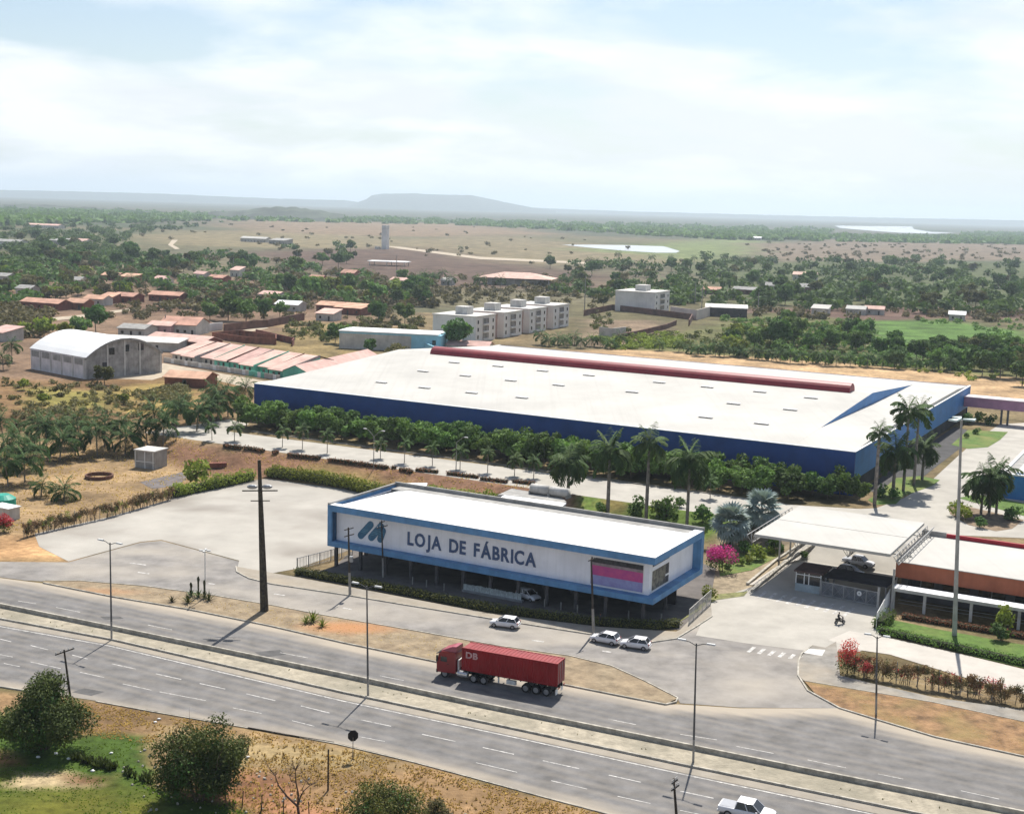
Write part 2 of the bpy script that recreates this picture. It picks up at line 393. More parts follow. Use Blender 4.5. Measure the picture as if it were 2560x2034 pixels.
out = N(t, 'ShaderNodeOutputMaterial'); b = N(t, 'ShaderNodeBsdfPrincipled'); b.inputs['Roughness'].default_value = 0.95; b.inputs['Specular IOR Level'].default_value = 0.1
ca = N(t, 'ShaderNodeAttribute', attribute_name='soil'); ps = N(t, 'ShaderNodeNewGeometry')
n1 = N(t, 'ShaderNodeTexNoise', i_Scale=0.9, i_Detail=8.0, i_Roughness=0.7); n2 = N(t, 'ShaderNodeTexNoise', i_Scale=0.06, i_Detail=6.0, i_Roughness=0.65)
for n in (n1, n2): t.links.new(ps.outputs['Position'], n.inputs['Vector'])
r1 = N(t, 'ShaderNodeMapRange', i_1=0.3, i_2=0.7, i_3=0.55, i_4=1.35); t.links.new(n1.outputs[0], r1.inputs[0])
r2 = N(t, 'ShaderNodeMapRange', i_1=0.35, i_2=0.65, i_3=0.6, i_4=1.35); t.links.new(n2.outputs[0], r2.inputs[0])
mm = MA(t, 'MULTIPLY', r1.outputs[0], r2.outputs[0])
cmbn = N(t, 'ShaderNodeCombineColor'); [t.links.new(mm, cmbn.inputs[i]) for i in range(3)]
t.links.new(MX(t, 1.0, ca.outputs['Color'], cmbn.outputs[0], 'MULTIPLY'), b.inputs['Base Color'])
bp = N(t, 'ShaderNodeBump', i_Strength=0.7, i_Distance=0.25); t.links.new(n1.outputs[0], bp.inputs['Height']); t.links.new(bp.outputs[0], b.inputs['Normal'])
t.links.new(b.outputs[0], out.inputs[0])
gme = npmesh('ground', np.stack([gx, gy, gz], -1).reshape(-1, 3), F, gm)
a = gme.color_attributes.new('soil', 'FLOAT_COLOR', 'POINT'); a.data.foreach_set('color', np.concatenate([colr.reshape(-1, 3), np.ones((nr*nc, 1))], 1).astype(np.float32).ravel())
ground = structure(add('ground', gme))
# ------------------------------------------------------------------ materials of the setting
M = {}
DUST = (.36,.31,.245)
M['asphalt'] = mat('asphalt', (.15,.145,.142), .9, .16, .35, tint=DUST, bump=.15, bscale=3)
M['old_asphalt'] = mat('old asphalt', (.225,.21,.195), .92, .16, .3, tint=(.38,.34,.285), bump=.15, bscale=3)
M['concrete'] = mat('lot concrete', (.41,.385,.34), .92, .07, .12, tint=(.235,.21,.18), bump=.08, bscale=2)
M['paving'] = mat('pale paving', (.40,.375,.33), .9, .07, .25, tint=(.26,.24,.21), bump=.1, bscale=4)
M['walk'] = mat('walk concrete', (.25,.235,.21), .92, .15, .5, tint=(.36,.30,.22), bump=.15, bscale=4)
M['kerb'] = mat('kerb', (.42,.39,.33), .9, .2, 1.2)
M['paint'] = mat('road paint', (.50,.48,.45), .8, .25, 1.8)
M['sand'] = mat('median sand', (.38,.335,.255), .95, .15, .8, tint=(.22,.20,.15), bump=.4, bscale=3)
M['verge'] = mat('verge soil', (.27,.215,.14), .95, .2, .5, tint=(.40,.20,.09), bump=.5, bscale=3)
M['dry'] = mat('dry orange grass', (.27,.16,.08), .95, .25, .6, tint=(.24,.18,.07), bump=.6, bscale=4)
M['lawn'] = mat('lawn', (.095,.165,.03), .95, .15, .8, tint=(.2,.2,.06), bump=.5, bscale=6)
M['white'] = mat('white paint', (.78,.78,.76), .6, .04, .5)
M['dirtyw'] = mat('dirty white', (.58,.56,.52), .8, .12, .4, streak=.35)
M['steel'] = mat('grey steel', (.33,.34,.35), .5, .1, 1.0, metal=.4)
M['black'] = mat('black rubber', (.02,.02,.022), .8, .2, 3.0)
M['darkglass'] = mat('dark glass', (.012,.014,.018), .12, .2, 1.0, spec=.6)
M['wood'] = mat('weathered dark wood', (.055,.045,.036), .9, .25, 1.5, streak=.4)
M['polec'] = mat('concrete pole', (.30,.285,.26), .9, .15, 1.0, streak=.3)
M['galv'] = mat('dark galvanised pole', (.10,.10,.10), .6, .12, 1.0)
M['lampw'] = mat('lamp housing', (.62,.62,.60), .5, .08, 2.0)
# ------------------------------------------------------------------ highway
up_ = [(-500,1418),(0,1518),(279,1574),(860,1694),(1181,1763),(1710,1870),(2039,1937),(2560,2041),(2900,2109)]
lo_ = [(-500,1453),(0,1562),(275,1611),(860,1749),(1280,1838),(1710,1932),(2039,2001),(2560,2112),(2900,2184)]
ne_ = [(-500,1618),(0,1715),(239,1751),(383,1776),(610,1815),(850,1858),(1030,1901),(1181,1941),(1369,1992),(1524,2034),(1900,2136),(2500,2310)]
UP, LO, NE = gp(*up_), gp(*lo_), gp(*ne_)
def wear_fn(edges, scale=1.0, wide=2.3):
    def f(x, y):
        d = np.minimum.reduce([pdist(x, y, e, False) for e in edges])
        n = fbm(x/9, y/5, 4, 5); n2 = fbm((x*UX+y*UY)/40, (x*SX+y*SY)/1.1, 3, 8)
        return scale*np.clip(1-d/wide, 0, 1)**1.1*(0.35+0.9*n)+0.10*np.clip(n2-0.42, 0, 1)*2+0.12*n+0.16*np.cos(np.minimum.reduce([pdist(x, y, e, False) for e in (LO, UP)])*2*math.pi/1.75)*(0.4+n)
    return f
hwy_near = drape('highway_carriageway', LO+NE[::-1], M['asphalt'], 0.03, grid=.75, tint=wear_fn([NE], .8))
isl_lo = [(108,1458),(279,1492),(471,1524),(678,1566),(860,1608),(1089,1655),(1428,1716),(1568,1744),(1664,1762)]
far_edge_px = [(-600,1340),(-300,1365),(0,1398)]
junc = [(2019,1726),(2099,1770),(2190,1799),(2338,1843),(2560,1892),(2900,1968)]
FE = gp(*([(-500,1380),(60,1452)]+isl_lo+[(1694,1760),(1850,1770)]+junc[1:]))
hwy_far = drape('highway_carriageway', FE+UP[::-1], M['asphalt'], 0.03, grid=.75, tint=wear_fn([FE], 1.6, 3.6))
# median: sandy strip between kerb walls
MLO = gp(*[(-500,1449),(0,1548),(279,1600),(860,1733),(1280,1822),(1710,1914),(2039,1982),(2560,2090),(2900,2160)])
med = drape('median_strip', UP+MLO[::-1], M['sand'], 0.10, grid=1.2, tint=lambda x, y: np.clip((fbm(x/5, y/3, 4, 12)-.4)*2.2, 0, 1))
UPd, MLOd = dens(UP, 4), dens(MLO, 4)
ribbon('kerb', UPd, .28, 0, .62, M['kerb'], med)
ribbon('kerb', MLOd, .22, 0, .26, M['kerb'], med)
gut = drape('gutter', MLO+LO[::-1], M['walk'], 0.045, grid=1.5, tint=lambda x, y: .2+.5*fbm(x/4, y/2, 3, 2))
LOd = dens(LO, 5)
def strip(line, wd): return [p+Vector((0, 0, 0)) for p in line]
def paint_strip(name, line, wd, parent, off=.042):
    L = [Vector((p[0], p[1], 0)) for p in line]; a = []; b_ = []
    for i, p in enumerate(L):
        d = (L[min(i+1, len(L)-1)]-L[max(i-1, 0)]).normalized(); q = Vector((-d.y, d.x, 0))*wd/2; a.append(p+q); b_.append(p-q)
    v = [(p.x, p.y, hz(p.x, p.y)+off) for p in a]+[(p.x, p.y, hz(p.x, p.y)+off) for p in b_]; n = len(L)
    return MB().raw(v, [(i, n+i, n+i+1, i+1) for i in range(n-1)]).build(name, M['paint'], parent)
paint_strip('edge_line', [p.lerp(q, .10) for p, q in zip(gp(*lo_), gp(*[(x, y+40) for x, y in lo_]))], .20, hwy_near, .046)
dash1 = [((-60,1580),(-12,1590)),((0,1597),(28,1604)),((76,1613),(120,1624)),((180,1637),(219,1647)),((279,1659),(339,1672)),((390,1684),(453,1698)),((499,1708),(563,1722)),((616,1734),(688,1751)),((752,1764),(824,1782)),((902,1799),(978,1815)),((1055,1835),(1139,1853)),((1207,1868),(1285,1885)),((1357,1901),(1448,1921)),((1522,1937),(1602,1955)),((1700,1977),(1784,1995)),((1850,2010),(1930,2027))]
dash2 = [((0,1636),(32,1642)),((76,1654),(152,1671)),((200,1680),(260,1693)),((307,1709),(379,1725)),((399,1729),(515,1751)),((582,1769),(654,1783)),((730,1801),(786,1815)),((898,1841),(962,1853)),((1190,1906),(1293,1930)),((1378,1951),(1468,1972)),((1544,1990),(1626,2008)),((1700,2025),(1770,2040)),((10,1658),(50,1666)),]
for p, q in dash1: paint_strip('lane_marking', [G(*p), G(*q)], .17, hwy_near)
for p, q in dash2: paint_strip('lane_marking', [G(*p), G(*q)], .13, hwy_near)
dash3 = [((45,1502),(90,1509)),((140,1518),(200,1530)),((370,1562),(430,1574)),((700,1631),(770,1644)),((950,1689),(1010,1701)),((1520,1797),(1590,1811)),((1700,1835),(1792,1849)),((1840,1865),(1935,1883)),((2019,1899),(2115,1919)),((2195,1934),(2258,1947)),((2402,1976),(2498,1997))]
for p, q in dash3: paint_strip('lane_marking', [G(*p), G(*q)], .13, hwy_far)
M['patch'] = mat('fresh tar', (.075,.072,.07), .9, .15, .8)
M['patch2'] = mat('worn tar', (.095,.092,.09), .9, .15, .8)
for P_ in ([(636,1630),(700,1624),(716,1636),(660,1643)], [(250,1541),(300,1541),(310,1546),(262,1549)], [(210,1720),(262,1729),(228,1739),(180,1730)]):
    drape('tar_patch', gp(*P_), M['patch2'], .036, hwy_far)
# near-edge kerb, dropped in two places
ribbon('kerb', dens(gp(*[(-300,1662),(0,1717),(130,1737)]), 3), .2, 0, .16, M['kerb'], hwy_near)
ribbon('kerb', dens(gp(*[(239,1753),(383,1779),(610,1818),(840,1859),(1030,1904),(1181,1944),(1369,1995),(1540,2040)]), 3), .16, 0, .10, M['kerb'], hwy_near)
ribbon('kerb_shade_strip', dens(gp(*[(620,1820),(720,1838),(834,1856)]), 3), .2, 0, .10, mat('painted kerb shade', (.02,.018,.016), .9, .2, 2), hwy_near)  # dark strip standing in for the shaded face of the kerb
# ------------------------------------------------------------------ traffic island between highway and side road
isl_up = [(108,1453),(199,1453),(359,1466),(530,1489),(678,1514),(798,1537),(930,1560),(1049,1580),(1153,1599),(1249,1616),(1424,1641),(1528,1666),(1608,1702),(1694,1746)]
ISLU, ISLL = gp(*isl_up), gp(*isl_lo)
def isl_t(x, y):
    o = G(868, 1570); d = np.hypot((x-o.x)/7.5, (y-o.y)/3.0); o2 = G(260, 1480); d2 = np.hypot((x-o2.x)/7, (y-o2.y)/2)
    return np.clip(1.5-d*1.4, 0, 1)+np.clip(.7-d2*.7, 0, .5)+.12*fbm(x/3, y/3, 3, 4)
isl = drape('traffic_island', ISLU+ISLL[::-1], M['verge'], 0.12, grid=1.5, tint=isl_t)
ribbon('kerb', dens(ISLU, 4), .18, 0, .2, M['kerb'], isl); ribbon('kerb', dens(ISLL, 4), .18, 0, .2, M['kerb'], isl); ribbon('kerb', gp((1694,1746),(1690,1756),(1664,1762)), .18, 0, .2, M['kerb'], isl)
# ------------------------------------------------------------------ lot, side road, driveway
LOT = gp((668,1196),(860,1222),(960,1240),(1120,1275),(1000,1330),(742,1421),(640,1440),(592,1425),(598,1401),(403,1349),(351,1354),(171,1403),(98,1366),(86,1334),(280,1290),(431,1246),(626,1202))
def lot_t(x, y): return np.clip((fbm(x/14, y/9, 5, 15)-.47)*2.4, 0, 1)+.5*np.clip(fbm(x/2.2, y/6, 3, 19)-.60, 0, 1)*2+.7*np.clip(1-pdist(x, y, LOT[12:17]+LOT[:1], False)/5, 0, 1)*fbm(x/5, y/5, 3, 91)+.25*np.clip(fbm(x/45, y/30, 3, 93)-.45, 0, 1)*3
lot = drape('parking_lot', LOT, M['concrete'], 0.03, grid=2.5, tint=lot_t)
side_kerb = [(590,1417),(592,1430),(622,1446),(678,1460),(860,1487),(1010,1512),(1209,1544),(1476,1586),(1628,1606),(1690,1597),(1740,1567),(1780,1541)]
SIDE = gp(*([(-500,1330),(-300,1350),(0,1404),(171,1405),(351,1356),(403,1351),(598,1403)]+side_kerb[1:]+[(1860,1607),(2019,1627),(2019,1636),(1997,1653),(1995,1689),(2019,1726),(2099,1770),(1850,1768),(1700,1757)]+isl_up[::-1]+[(60,1450),(-500,1378)]))
def side_t(x, y):
    n = fbm(x/10, y/6, 4, 25); st = fbm((x*UX+y*UY)/30, (x*SX+y*SY)/1.4, 3, 41)
    return np.clip((n-.40)*2.2, 0, 1)*.8+np.clip(st-.5, 0, 1)*.8
side = drape('side_road', SIDE, M['old_asphalt'], 0.024, grid=2.0, tint=side_t)
for p, q in [((325,1407),(365,1412)),((345,1430),(373,1434)),((520,1458),(537,1460)),((685,1484),(712,1488)),((857,1519),(880,1523)),((1330,1600),(1360,1604)),((1506,1627),(1528,1630))]:
    paint_strip('lane_marking', [G(*p), G(*q)], .35, side, .036)
WALK = gp(*(side_kerb+[(1776,1500),(1700,1575),(1690,1580),(1500,1568),(1220,1534),(934,1480),(742,1444)]))
sw = drape('sidewalk', WALK, M['walk'], 0.13, grid=2.0, tint=lambda x, y: np.clip(fbm(x/5, y/4, 3, 6), 0, 1)*.9)
ribbon('kerb', dens(gp(*side_kerb), 2), .2, 0, .17, M['kerb'], sw)
YARD = gp((742,1440),(832,1418),(900,1360),(1200,1300),(1540,1330),(1790,1420),(1776,1500),(1700,1574),(1490,1563),(1220,1529),(934,1476))
yard = drape('paved_yard', YARD, mat('yard paving', (.13,.115,.105), .92, .15, .4), 0.02)  # tone kept dark to deepen the shade under the store
DRIVE = gp((1776,1502),(1840,1480),(1900,1460),(1965,1395),(2000,1340),(1940,1300),(1980,1262),(2150,1272),(2190,1270),(2260,1245),(2330,1200),(2395,1140),(2440,1100),(2500,1060),(2700,1050),(2700,1120),(2700,1345),(2560,1345),(2400,1338),(2330,1345),(2250,1400),(2235,1500),(2200,1575),(2205,1600),(2150,1628),(2063,1628),(2031,1614),(2019,1627),(1860,1607),(1740,1588))
drv = drape('driveway', DRIVE, M['paving'], 0.036, grid=2.5, tint=lambda x, y: np.clip((fbm(x/8, y/8, 4, 35)-.5)*1.6, 0, 1))
IROAD = [W(u, 218.2) for u in (-214, -204, -190, -150, -110, -62)]+[W(-40, 219), W(-44, 233), W(-66, 234.5), W(-110, 233.6), W(-150, 232.6), W(-200, 231), W(-203, 242), W(-211, 244)]
iroad = drape('factory_road', IROAD, M['paving'], 0.03, grid=3.0, tint=lambda x, y: np.clip((fbm(x/8, y/8, 4, 45)-.5)*1.4, 0, 1))
ribbon('kerb', [W(u, 234.4) for u in range(-196, -64, 6)], .3, 0, .18, M['walk'], iroad)
# crosswalk bars
for i in range(10):
    p = G(1916+i*24.2, 1478+i*4.6); q = G(1896+i*23.6, 1490+i*5.1+4)
    paint_strip('crosswalk_bar', [p, q], .55, drv, .045)
for i in range(6):
    p = G(1886+i*25, 1617+i*4.6); q = G(1870+i*26, 1630+i*4)
    paint_strip('crosswalk_bar', [p, q], .5, side, .036)
# right-hand pavement, verge and corner
VERGE = gp((2011,1704),(2100,1719),(2330,1757),(2560,1806),(2900,1880),(2900,1968),(2560,1891),(2338,1842),(2190,1798),(2099,1770),(2040,1738))
verge = drape('dry_verge', VERGE, M['dry'], 0.12, grid=1.2, tint=lambda x, y: np.clip((fbm(x/3, y/3, 4, 52)-.42)*2.4, 0, 1))
RW = gp((2019,1627),(2031,1614),(2063,1620),(2090,1605),(2100,1690),(2190,1712),(2338,1745),(2560,1776),(2900,1850),(2900,1880),(2560,1806),(2330,1757),(2100,1719),(2011,1704),(1995,1689),(1997,1653))
rwalk = drape('sidewalk', RW, M['walk'], 0.125, grid=1.5, tint=lambda x, y: np.clip((fbm(x/3, y/3, 4, 62)-.35)*1.6, 0, .8))
ribbon('kerb', dens(gp((2031,1614),(2004,1635),(1996,1655),(1995,1689),(2019,1727),(2099,1771),(2190,1799),(2338,1843),(2560,1892),(2900,1969)), 2), .2, 0, .18, M['kerb'], rwalk)
drape('ramp', gp((2006,1633),(2020,1623),(2063,1626),(2055,1641)), mat('ramp paint', (.62,.60,.56), .8, .1, 1), .136, rwalk)
ribbon('kerb', dens(gp((2011,1703),(2100,1718),(2330,1756),(2560,1805),(2900,1879)), 2), .14, 0, .17, M['kerb'], verge)
PATH = gp((2123,1577),(2199,1589),(2433,1642),(2560,1673),(2900,1752),(2900,1860),(2560,1735),(2400,1690),(2225,1636),(2144,1624),(2070,1600))
path = drape('footpath', PATH, mat('path concrete', (.47,.435,.385), .9, .06, .3), 0.05)
GR = gp((2196,1580),(2225,1548),(2340,1572),(2560,1612),(2900,1680),(2900,1750),(2560,1670),(2433,1640))
drape('lawn', GR, M['lawn'], 0.055, grid=2, tint=lambda x, y: np.clip((fbm(x/3, y/3, 3, 72)-.5)*1.5, 0, .6))
drape('lawn', gp((2378,1112),(2420,1075),(2520,1080),(2500,1100),(2470,1118),(2420,1122)), M['lawn'], 0.07, grid=2, tint=lambda x, y: np.clip((fbm(x/3, y/3, 3, 73)-.4)*2, 0, 1))
isl2 = drape('planted_island', gp((2205,1225),(2240,1195),(2300,1190),(2350,1200),(2330,1215),(2260,1240),(2240,1260),(2190,1262),(2170,1250)), M['lawn'], 0.07, grid=2, tint=lambda x, y: np.clip((fbm(x/4, y/4, 3, 74)-.4)*2, 0, 1))
drape('lawn', gp((2395,1245),(2440,1235),(2560,1258),(2700,1270),(2700,1300),(2560,1290)), M['lawn'], 0.06)
bed = drape('planting_bed', gp((2370,1265),(2400,1262),(2480,1280),(2560,1300),(2530,1322),(2490,1328),(2420,1312),(2375,1285)), mat('bark soil', (.22,.16,.105), .95, .25, .8), 0.065)
drape('footpath', gp((1992,1366),(2010,1374),(1898,1462),(1872,1462)), MATS['path concrete'], .06)
drape('lawn', gp((1790,1385),(1900,1372),(1960,1372),(1880,1425),(1800,1440)), M['lawn'], .055, grid=1.5, tint=lambda x, y: np.clip((fbm(x/2, y/2, 3, 79)-.35)*2.2, 0, 1))
drape('planting_bed', gp((1690,1560),(1770,1497),(1800,1485),(1870,1478),(1860,1490),(1790,1500)), mat('bed soil', (.2,.2,.08), .95, .25, .8), 0.07)
ribbon('kerb', gp((2035,1362),(1960,1412),(1900,1462),(1880,1480)), .5, 0, .45, M['kerb'], drv); ribbon('kerb', gp((2010,1356),(1940,1402),(1868,1462)), .4, 0, .35, M['kerb'], drv)
drape('dirt_street', gp((250,945),(330,905),(410,908),(560,935),(700,958),(640,975),(540,950),(430,935),(380,950)), mat('pale dirt', (.42,.35,.26), .95, .12, .3), .03)
drape('dirt_street', gp((200,835),(330,880),(480,850),(660,815),(672,820),(520,850),(400,875),(320,900)), MATS['pale dirt'], .03)
drape('dirt_street', gp((-60,812),(30,800),(180,790),(330,770),(335,775),(180,797),(30,812)), MATS['pale dirt'], .03)
drape('asphalt_pad', gp((350,1205),(455,1180),(470,1195),(440,1215),(380,1222)), mat('dark pad', (.15,.13,.125), .9, .2, .6), .03)
drape('dirt_track', gp((430,600),(445,600),(432,612),(450,622),(438,623),(420,612)), MATS['pale dirt'], .05)
drape('dirt_track', gp((960,615),(1000,617),(1200,642),(1460,655),(1470,660),(1200,648),(1000,622)), MATS['pale dirt'], .05)
drape('wall_shade_strip', [W(-60.8, 256), W(-53.5, 254), W(-53.5, 345), W(-60.8, 350)], mat('asphalt with painted shade', (.06,.058,.058), .9, .15, .4), .045)  # shade beside the end wall put into the asphalt colour
# lakes and distant hills
M['water'] = mat('lake water', (.42,.44,.44), .25, .05, .01, spec=.5)
drape('lake', far_pts((1405,612),(1480,612),(1560,613),(1660,616),(1700,628),(1690,632),(1640,632),(1560,627),(1460,618)), M['water'], .15)
drape('lake', far_pts((2085,564),(2150,565),(2280,566),(2285,573),(2330,580),(2390,582),(2330,584),(2250,582),(2180,577),(2100,570)), M['water'], .15)
def hill(name, px, d, depth, mt, seed):
    """ridge standing at distance d whose skyline passes through the given pixels of the photograph"""
    top = []
    for (x0, y0), (x1, y1) in zip(px[:-1], px[1:]):
        n = max(1, int(abs(x1-x0)/12))
        for i in range(n): top.append((x0+(x1-x0)*i/n, y0+(y1-y0)*i/n))
    top.append(px[-1]); V_ = []; nr_ = 9
    for i, (x, y) in enumerate(top):
        r = ray(x, y); k_ = d/r.y; c = EYE+r*k_; ht = c.z+(random.random()-.5)*4
        dr = Vector((c.x, c.y, 0)).normalized()
        for j in range(nr_):
            a = j/(nr_-1)*2-1; f = max(0, 1-abs(a))**.75; wob = (float(vnoise(i*.35, j*1.3, seed))-.5)*.16*ht*(f < .95)
            V_.append((c.x+dr.x*a*depth, c.y+dr.y*a*depth, max(-2, (ht+4)*f-4+wob*f)))
    n = len(top)
    F_ = [(i*nr_+j, (i+1)*nr_+j, (i+1)*nr_+j+1, i*nr_+j+1) for i in range(n-1) for j in range(nr_-1)]
    o = MB().raw(V_, F_).build(name, mt, smooth=True); return structure(o)
M['wood_far'] = mat('far forest', (.055,.07,.045), .95, .3, .02)
hill('hill', [(870,515),(915,498),(930,488),(955,484),(1030,483),(1100,487),(1180,488),(1215,495),(1260,505),(1300,513),(1345,521),(1390,527)], 13000, 900, M['wood_far'], 1)
hill('hill', [(-260,470),(0,475),(150,478),(300,481),(420,485),(560,491),(700,497),(860,500),(920,508),(1000,515)], 14000, 900, M['wood_far'], 2)
hill('hill', [(1100,512),(1300,518),(1450,524),(1600,529),(1900,537),(2200,544),(2420,548),(2620,552),(2900,556)], 15000, 900, M['wood_far'], 3)
hill('hill', [(520,531),(620,524),(690,517),(740,519),(800,527),(860,536)], 3600, 260, M['wood_far'], 4)
hill('hill', [(-200,520),(0,512),(60,510),(150,514),(260,520),(380,528)], 4200, 260, M['wood_far'], 5)
# ------------------------------------------------------------------ buildings
def onplane(px, py, s):
    """point where the line of sight meets the vertical plane at distance s in the terrain frame"""
    r = ray(px, py); k_ = s/(r.x*SX+r.y*SY); return EYE+r*k_
M['blue'] = mat('store blue', (.105,.26,.47), .55, .1, .5, streak=.2)
M['navy'] = mat('navy cladding', (.012,.055,.225), .55, .08, .3)  # deeper blue than the end wall, set in the colour
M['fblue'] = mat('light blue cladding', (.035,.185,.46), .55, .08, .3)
M['panel'] = mat('store panel', (.82,.825,.86), .6, .05, .25, streak=.12)
M['letters'] = mat('sign blue', (.06,.10,.20), .5, .05, 1)
M['logo'] = mat('logo teal', (.04,.14,.24), .5, .1, 2)
M['logo2'] = mat('logo pale', (.12,.26,.34), .5, .1, 2)
M['roofw'] = mat('white roof', (.80,.80,.79), .7, .03, .15)
M['roofc'] = mat('cream roof sheets', (.45,.435,.40), .75, .07, .05, sheet=.14)
M['cement'] = mat('grey cement', (.34,.33,.31), .9, .15, .5, streak=.3)
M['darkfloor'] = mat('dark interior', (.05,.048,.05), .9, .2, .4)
M['pink'] = mat('banner pink', (.55,.09,.24), .6, .5, .9, col2=(.40,.06,.24))
M['violet'] = mat('banner violet', (.30,.33,.55), .6, .3, 1.1, col2=(.24,.22,.44))
M['grille'] = mat('window louvre', (.045,.045,.05), .5, .3, 2)
M['display'] = mat('window display', (.24,.23,.18), .4, .5, 1.6, col2=(.03,.03,.03))
ST = W(-119.6, 161.0)
st = thing('store_building', 'white factory store on stilts in a blue frame, lettered LOJA DE FÁBRICA', 'store', ST, ROT)
SL, SD, ZB, ZT = 54.4, 18.8, 3.3, 9.8
fr = MB()
fr.box(0, SL, 0, 1.35, ZT-.98, ZT)                       # top beam, front
fr.box(SL-1.35, SL, 1.352, SD, ZT-.98, ZT)               # top beam, right side
fr.box(0, .75, .002, 1.35, ZB+.8, ZT-.982)               # left post
fr.box(SL-1.35, SL-.002, SD-1.0, SD, ZB+.8, ZT-.982)     # rear right post
fr.box(0, SL, .0, 1.9, ZB, ZB+.798)                       # floor beam, front
fr.box(SL-1.9, SL, 1.902, SD, ZB, ZB+.798)                # floor beam, right side
fr.box(0, .34, 1.352, SD, ZT-1.0, ZT-.004)
fr.build('frame', M['blue'], st)
MB().box(.01, SL-1.9, 1.903, SD, ZB, ZB+.4).build('floor_slab', M['darkfloor'], st)  # dark colour deepens the shade on the underside of the store
pn = MB()
pn.box(.3, SL-1.3, 1.3, 1.6, ZB+.8, ZT-.6); pn.box(SL-1.6, SL-1.302, 1.602, SD-.9, ZB+.8, ZT-.6)
pn.box(.3, .6, 1.602, SD-.2, ZB+.4, ZT-.6); pn.box(.602, SL-1.602, SD-.4, SD-.1, ZB+.4, ZT-.3)
pn.build('wall', M['panel'], st)
MB().box(.75, .79, .3, 1.3, ZB+.8, ZT-.99).build('reveal', mat('reveal navy', (.03,.09,.17), .6), st)
rf = MB()
rf.face((3.2,.9,9.66),(SL-.9,.9,9.66),(SL-.9,SD-3.2,9.82),(5.2,SD-3.2,9.82)); rf.face((.6,1.3,9.45),(3.2,.9,9.66),(5.2,SD-3.2,9.82),(2.6,SD-3.2,9.5))
rf.build('roof', M['roofw'], st)
par = MB(); par.box(.0, SL, SD-.35, SD, ZT-.6, ZT+.45); par.box(0, .35, .02, SD-.36, ZT-.002, ZT+.28); par.box(1.2, SL-1.2, SD-3.15, SD-.4, ZT-.6, ZT-.1)
par.build('parapet', M['cement'], st)
MB().box(.02, SL, .02, 1.3, ZT+.002, ZT+.06).box(SL-1.34, SL-.02, 1.302, SD, ZT+.002, ZT+.06).build('coping', M['white'], st)
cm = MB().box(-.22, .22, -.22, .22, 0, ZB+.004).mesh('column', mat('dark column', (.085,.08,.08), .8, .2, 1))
for x in (1.0, 5.6, 10.2, 14.8, 19.4, 24.0, 28.6, 33.2, 37.8, 42.4, 47.0, 52.6):
    for y in (1.0, 9.0): add('column', cm, st, (x, y, 0))
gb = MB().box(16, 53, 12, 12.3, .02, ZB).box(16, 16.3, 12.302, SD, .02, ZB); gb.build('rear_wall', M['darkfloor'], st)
# front and side display windows
def win(parent, x0, x1, z0, z1, y, parts):
    f = MB(); f.box(x0, x1, y-.06, y, z0, z1); wo_ = f.build('window', M['white'], parent)
    for nm, a, b_, mt in parts:
        MB().box(x0+.12, x1-.12, y-.09, y-.062, z0+(z1-z0)*a, z0+(z1-z0)*b_).build(nm, mt, wo_)
    return wo_
win(st, 44.3, 52.4, ZB+.95, ZT-1.5, 1.3, [('banner', .03, .36, M['violet']), ('banner', .362, .70, M['pink']), ('trim', .702, .80, mat('banner grey', (.30,.24,.25), .7)), ('louvre', .802, .97, M['grille'])])
sw_ = MB().box(SL-1.302, SL-1.25, 2.2, 8.6, ZB+.95, ZT-1.4).build('window', M['white'], st)
for y0, y1, z0, z1, mt in ((2.4,7.2,ZB+1.15,ZT-2.6,M['display']),(2.4,8.4,ZT-2.55,ZT-2.05,M['panel']),(2.4,8.4,ZT-1.98,ZT-1.55,M['grille']),(7.25,8.4,ZB+1.15,ZB+2.1,M['grille']),(7.25,8.4,ZB+2.4,ZT-2.6,M['grille'])):
    MB().box(SL-1.248, SL-1.235, y0, y1, z0, z1).build('pane', mt, sw_)
# lettering, one mesh per letter, spread between the two ends read off the wall
def loc_on(px, py, y): 
    p = onplane(px, py, 161.0+y); q = p-ST; return q.x*UX+q.y*UY, p.z
xa, za = loc_on(1019, 1360, 1.28); xb, zb = loc_on(1340, 1412, 1.28); _, ztop = loc_on(1021, 1327, 1.28)
LH = ztop-za
def glyph(ch, size, extrude=.06, offset=.03):
    c = bpy.data.curves.new('t', 'FONT'); c.body = ch; c.size = size; c.extrude = extrude; c.offset = offset; c.resolution_u = 3
    o = bpy.data.objects.new('t', c); COL.objects.link(o); bpy.context.view_layer.update()
    me = bpy.data.meshes.new_from_object(o.evaluated_get(bpy.context.evaluated_depsgraph_get()))
    bpy.data.objects.remove(o); bpy.data.curves.remove(c); return me
def lettering(txt, parent, x0, x1, zbase, height, y, mt, name='letter', rot=(R(90), 0, 0), gap=.16, space=.5, off=.028, place=None):
    ms = []; x = 0
    for ch in txt:
        if ch == ' ': x += space; ms.append(None); continue
        me = glyph(ch, 1.0, .03, off); xs = [v.co.x for v in me.vertices]; ms.append((me, x-min(xs))); x += max(xs)-min(xs)+gap*.6
    tot = x-gap*.6; ref = [v.co.y for v in glyph('L', 1.0, .03, off).vertices]; hh = max(ref)-min(ref)
    for k_ in ms:
        if not k_: continue
        me, dx = k_
        for v in me.vertices: v.co = Vector(((v.co.x+dx)/tot*(x1-x0), v.co.y/hh*height, v.co.z*1.5))
        me.materials.clear(); me.materials.append(mt); me.name = name
        o = add(name, me, parent); o.rotation_euler = rot; o.location = place if place else (x0, y, zbase)
lettering('LOJA DE FÁBRICA', st, xa, xb, za, LH, 1.24, M['letters'])
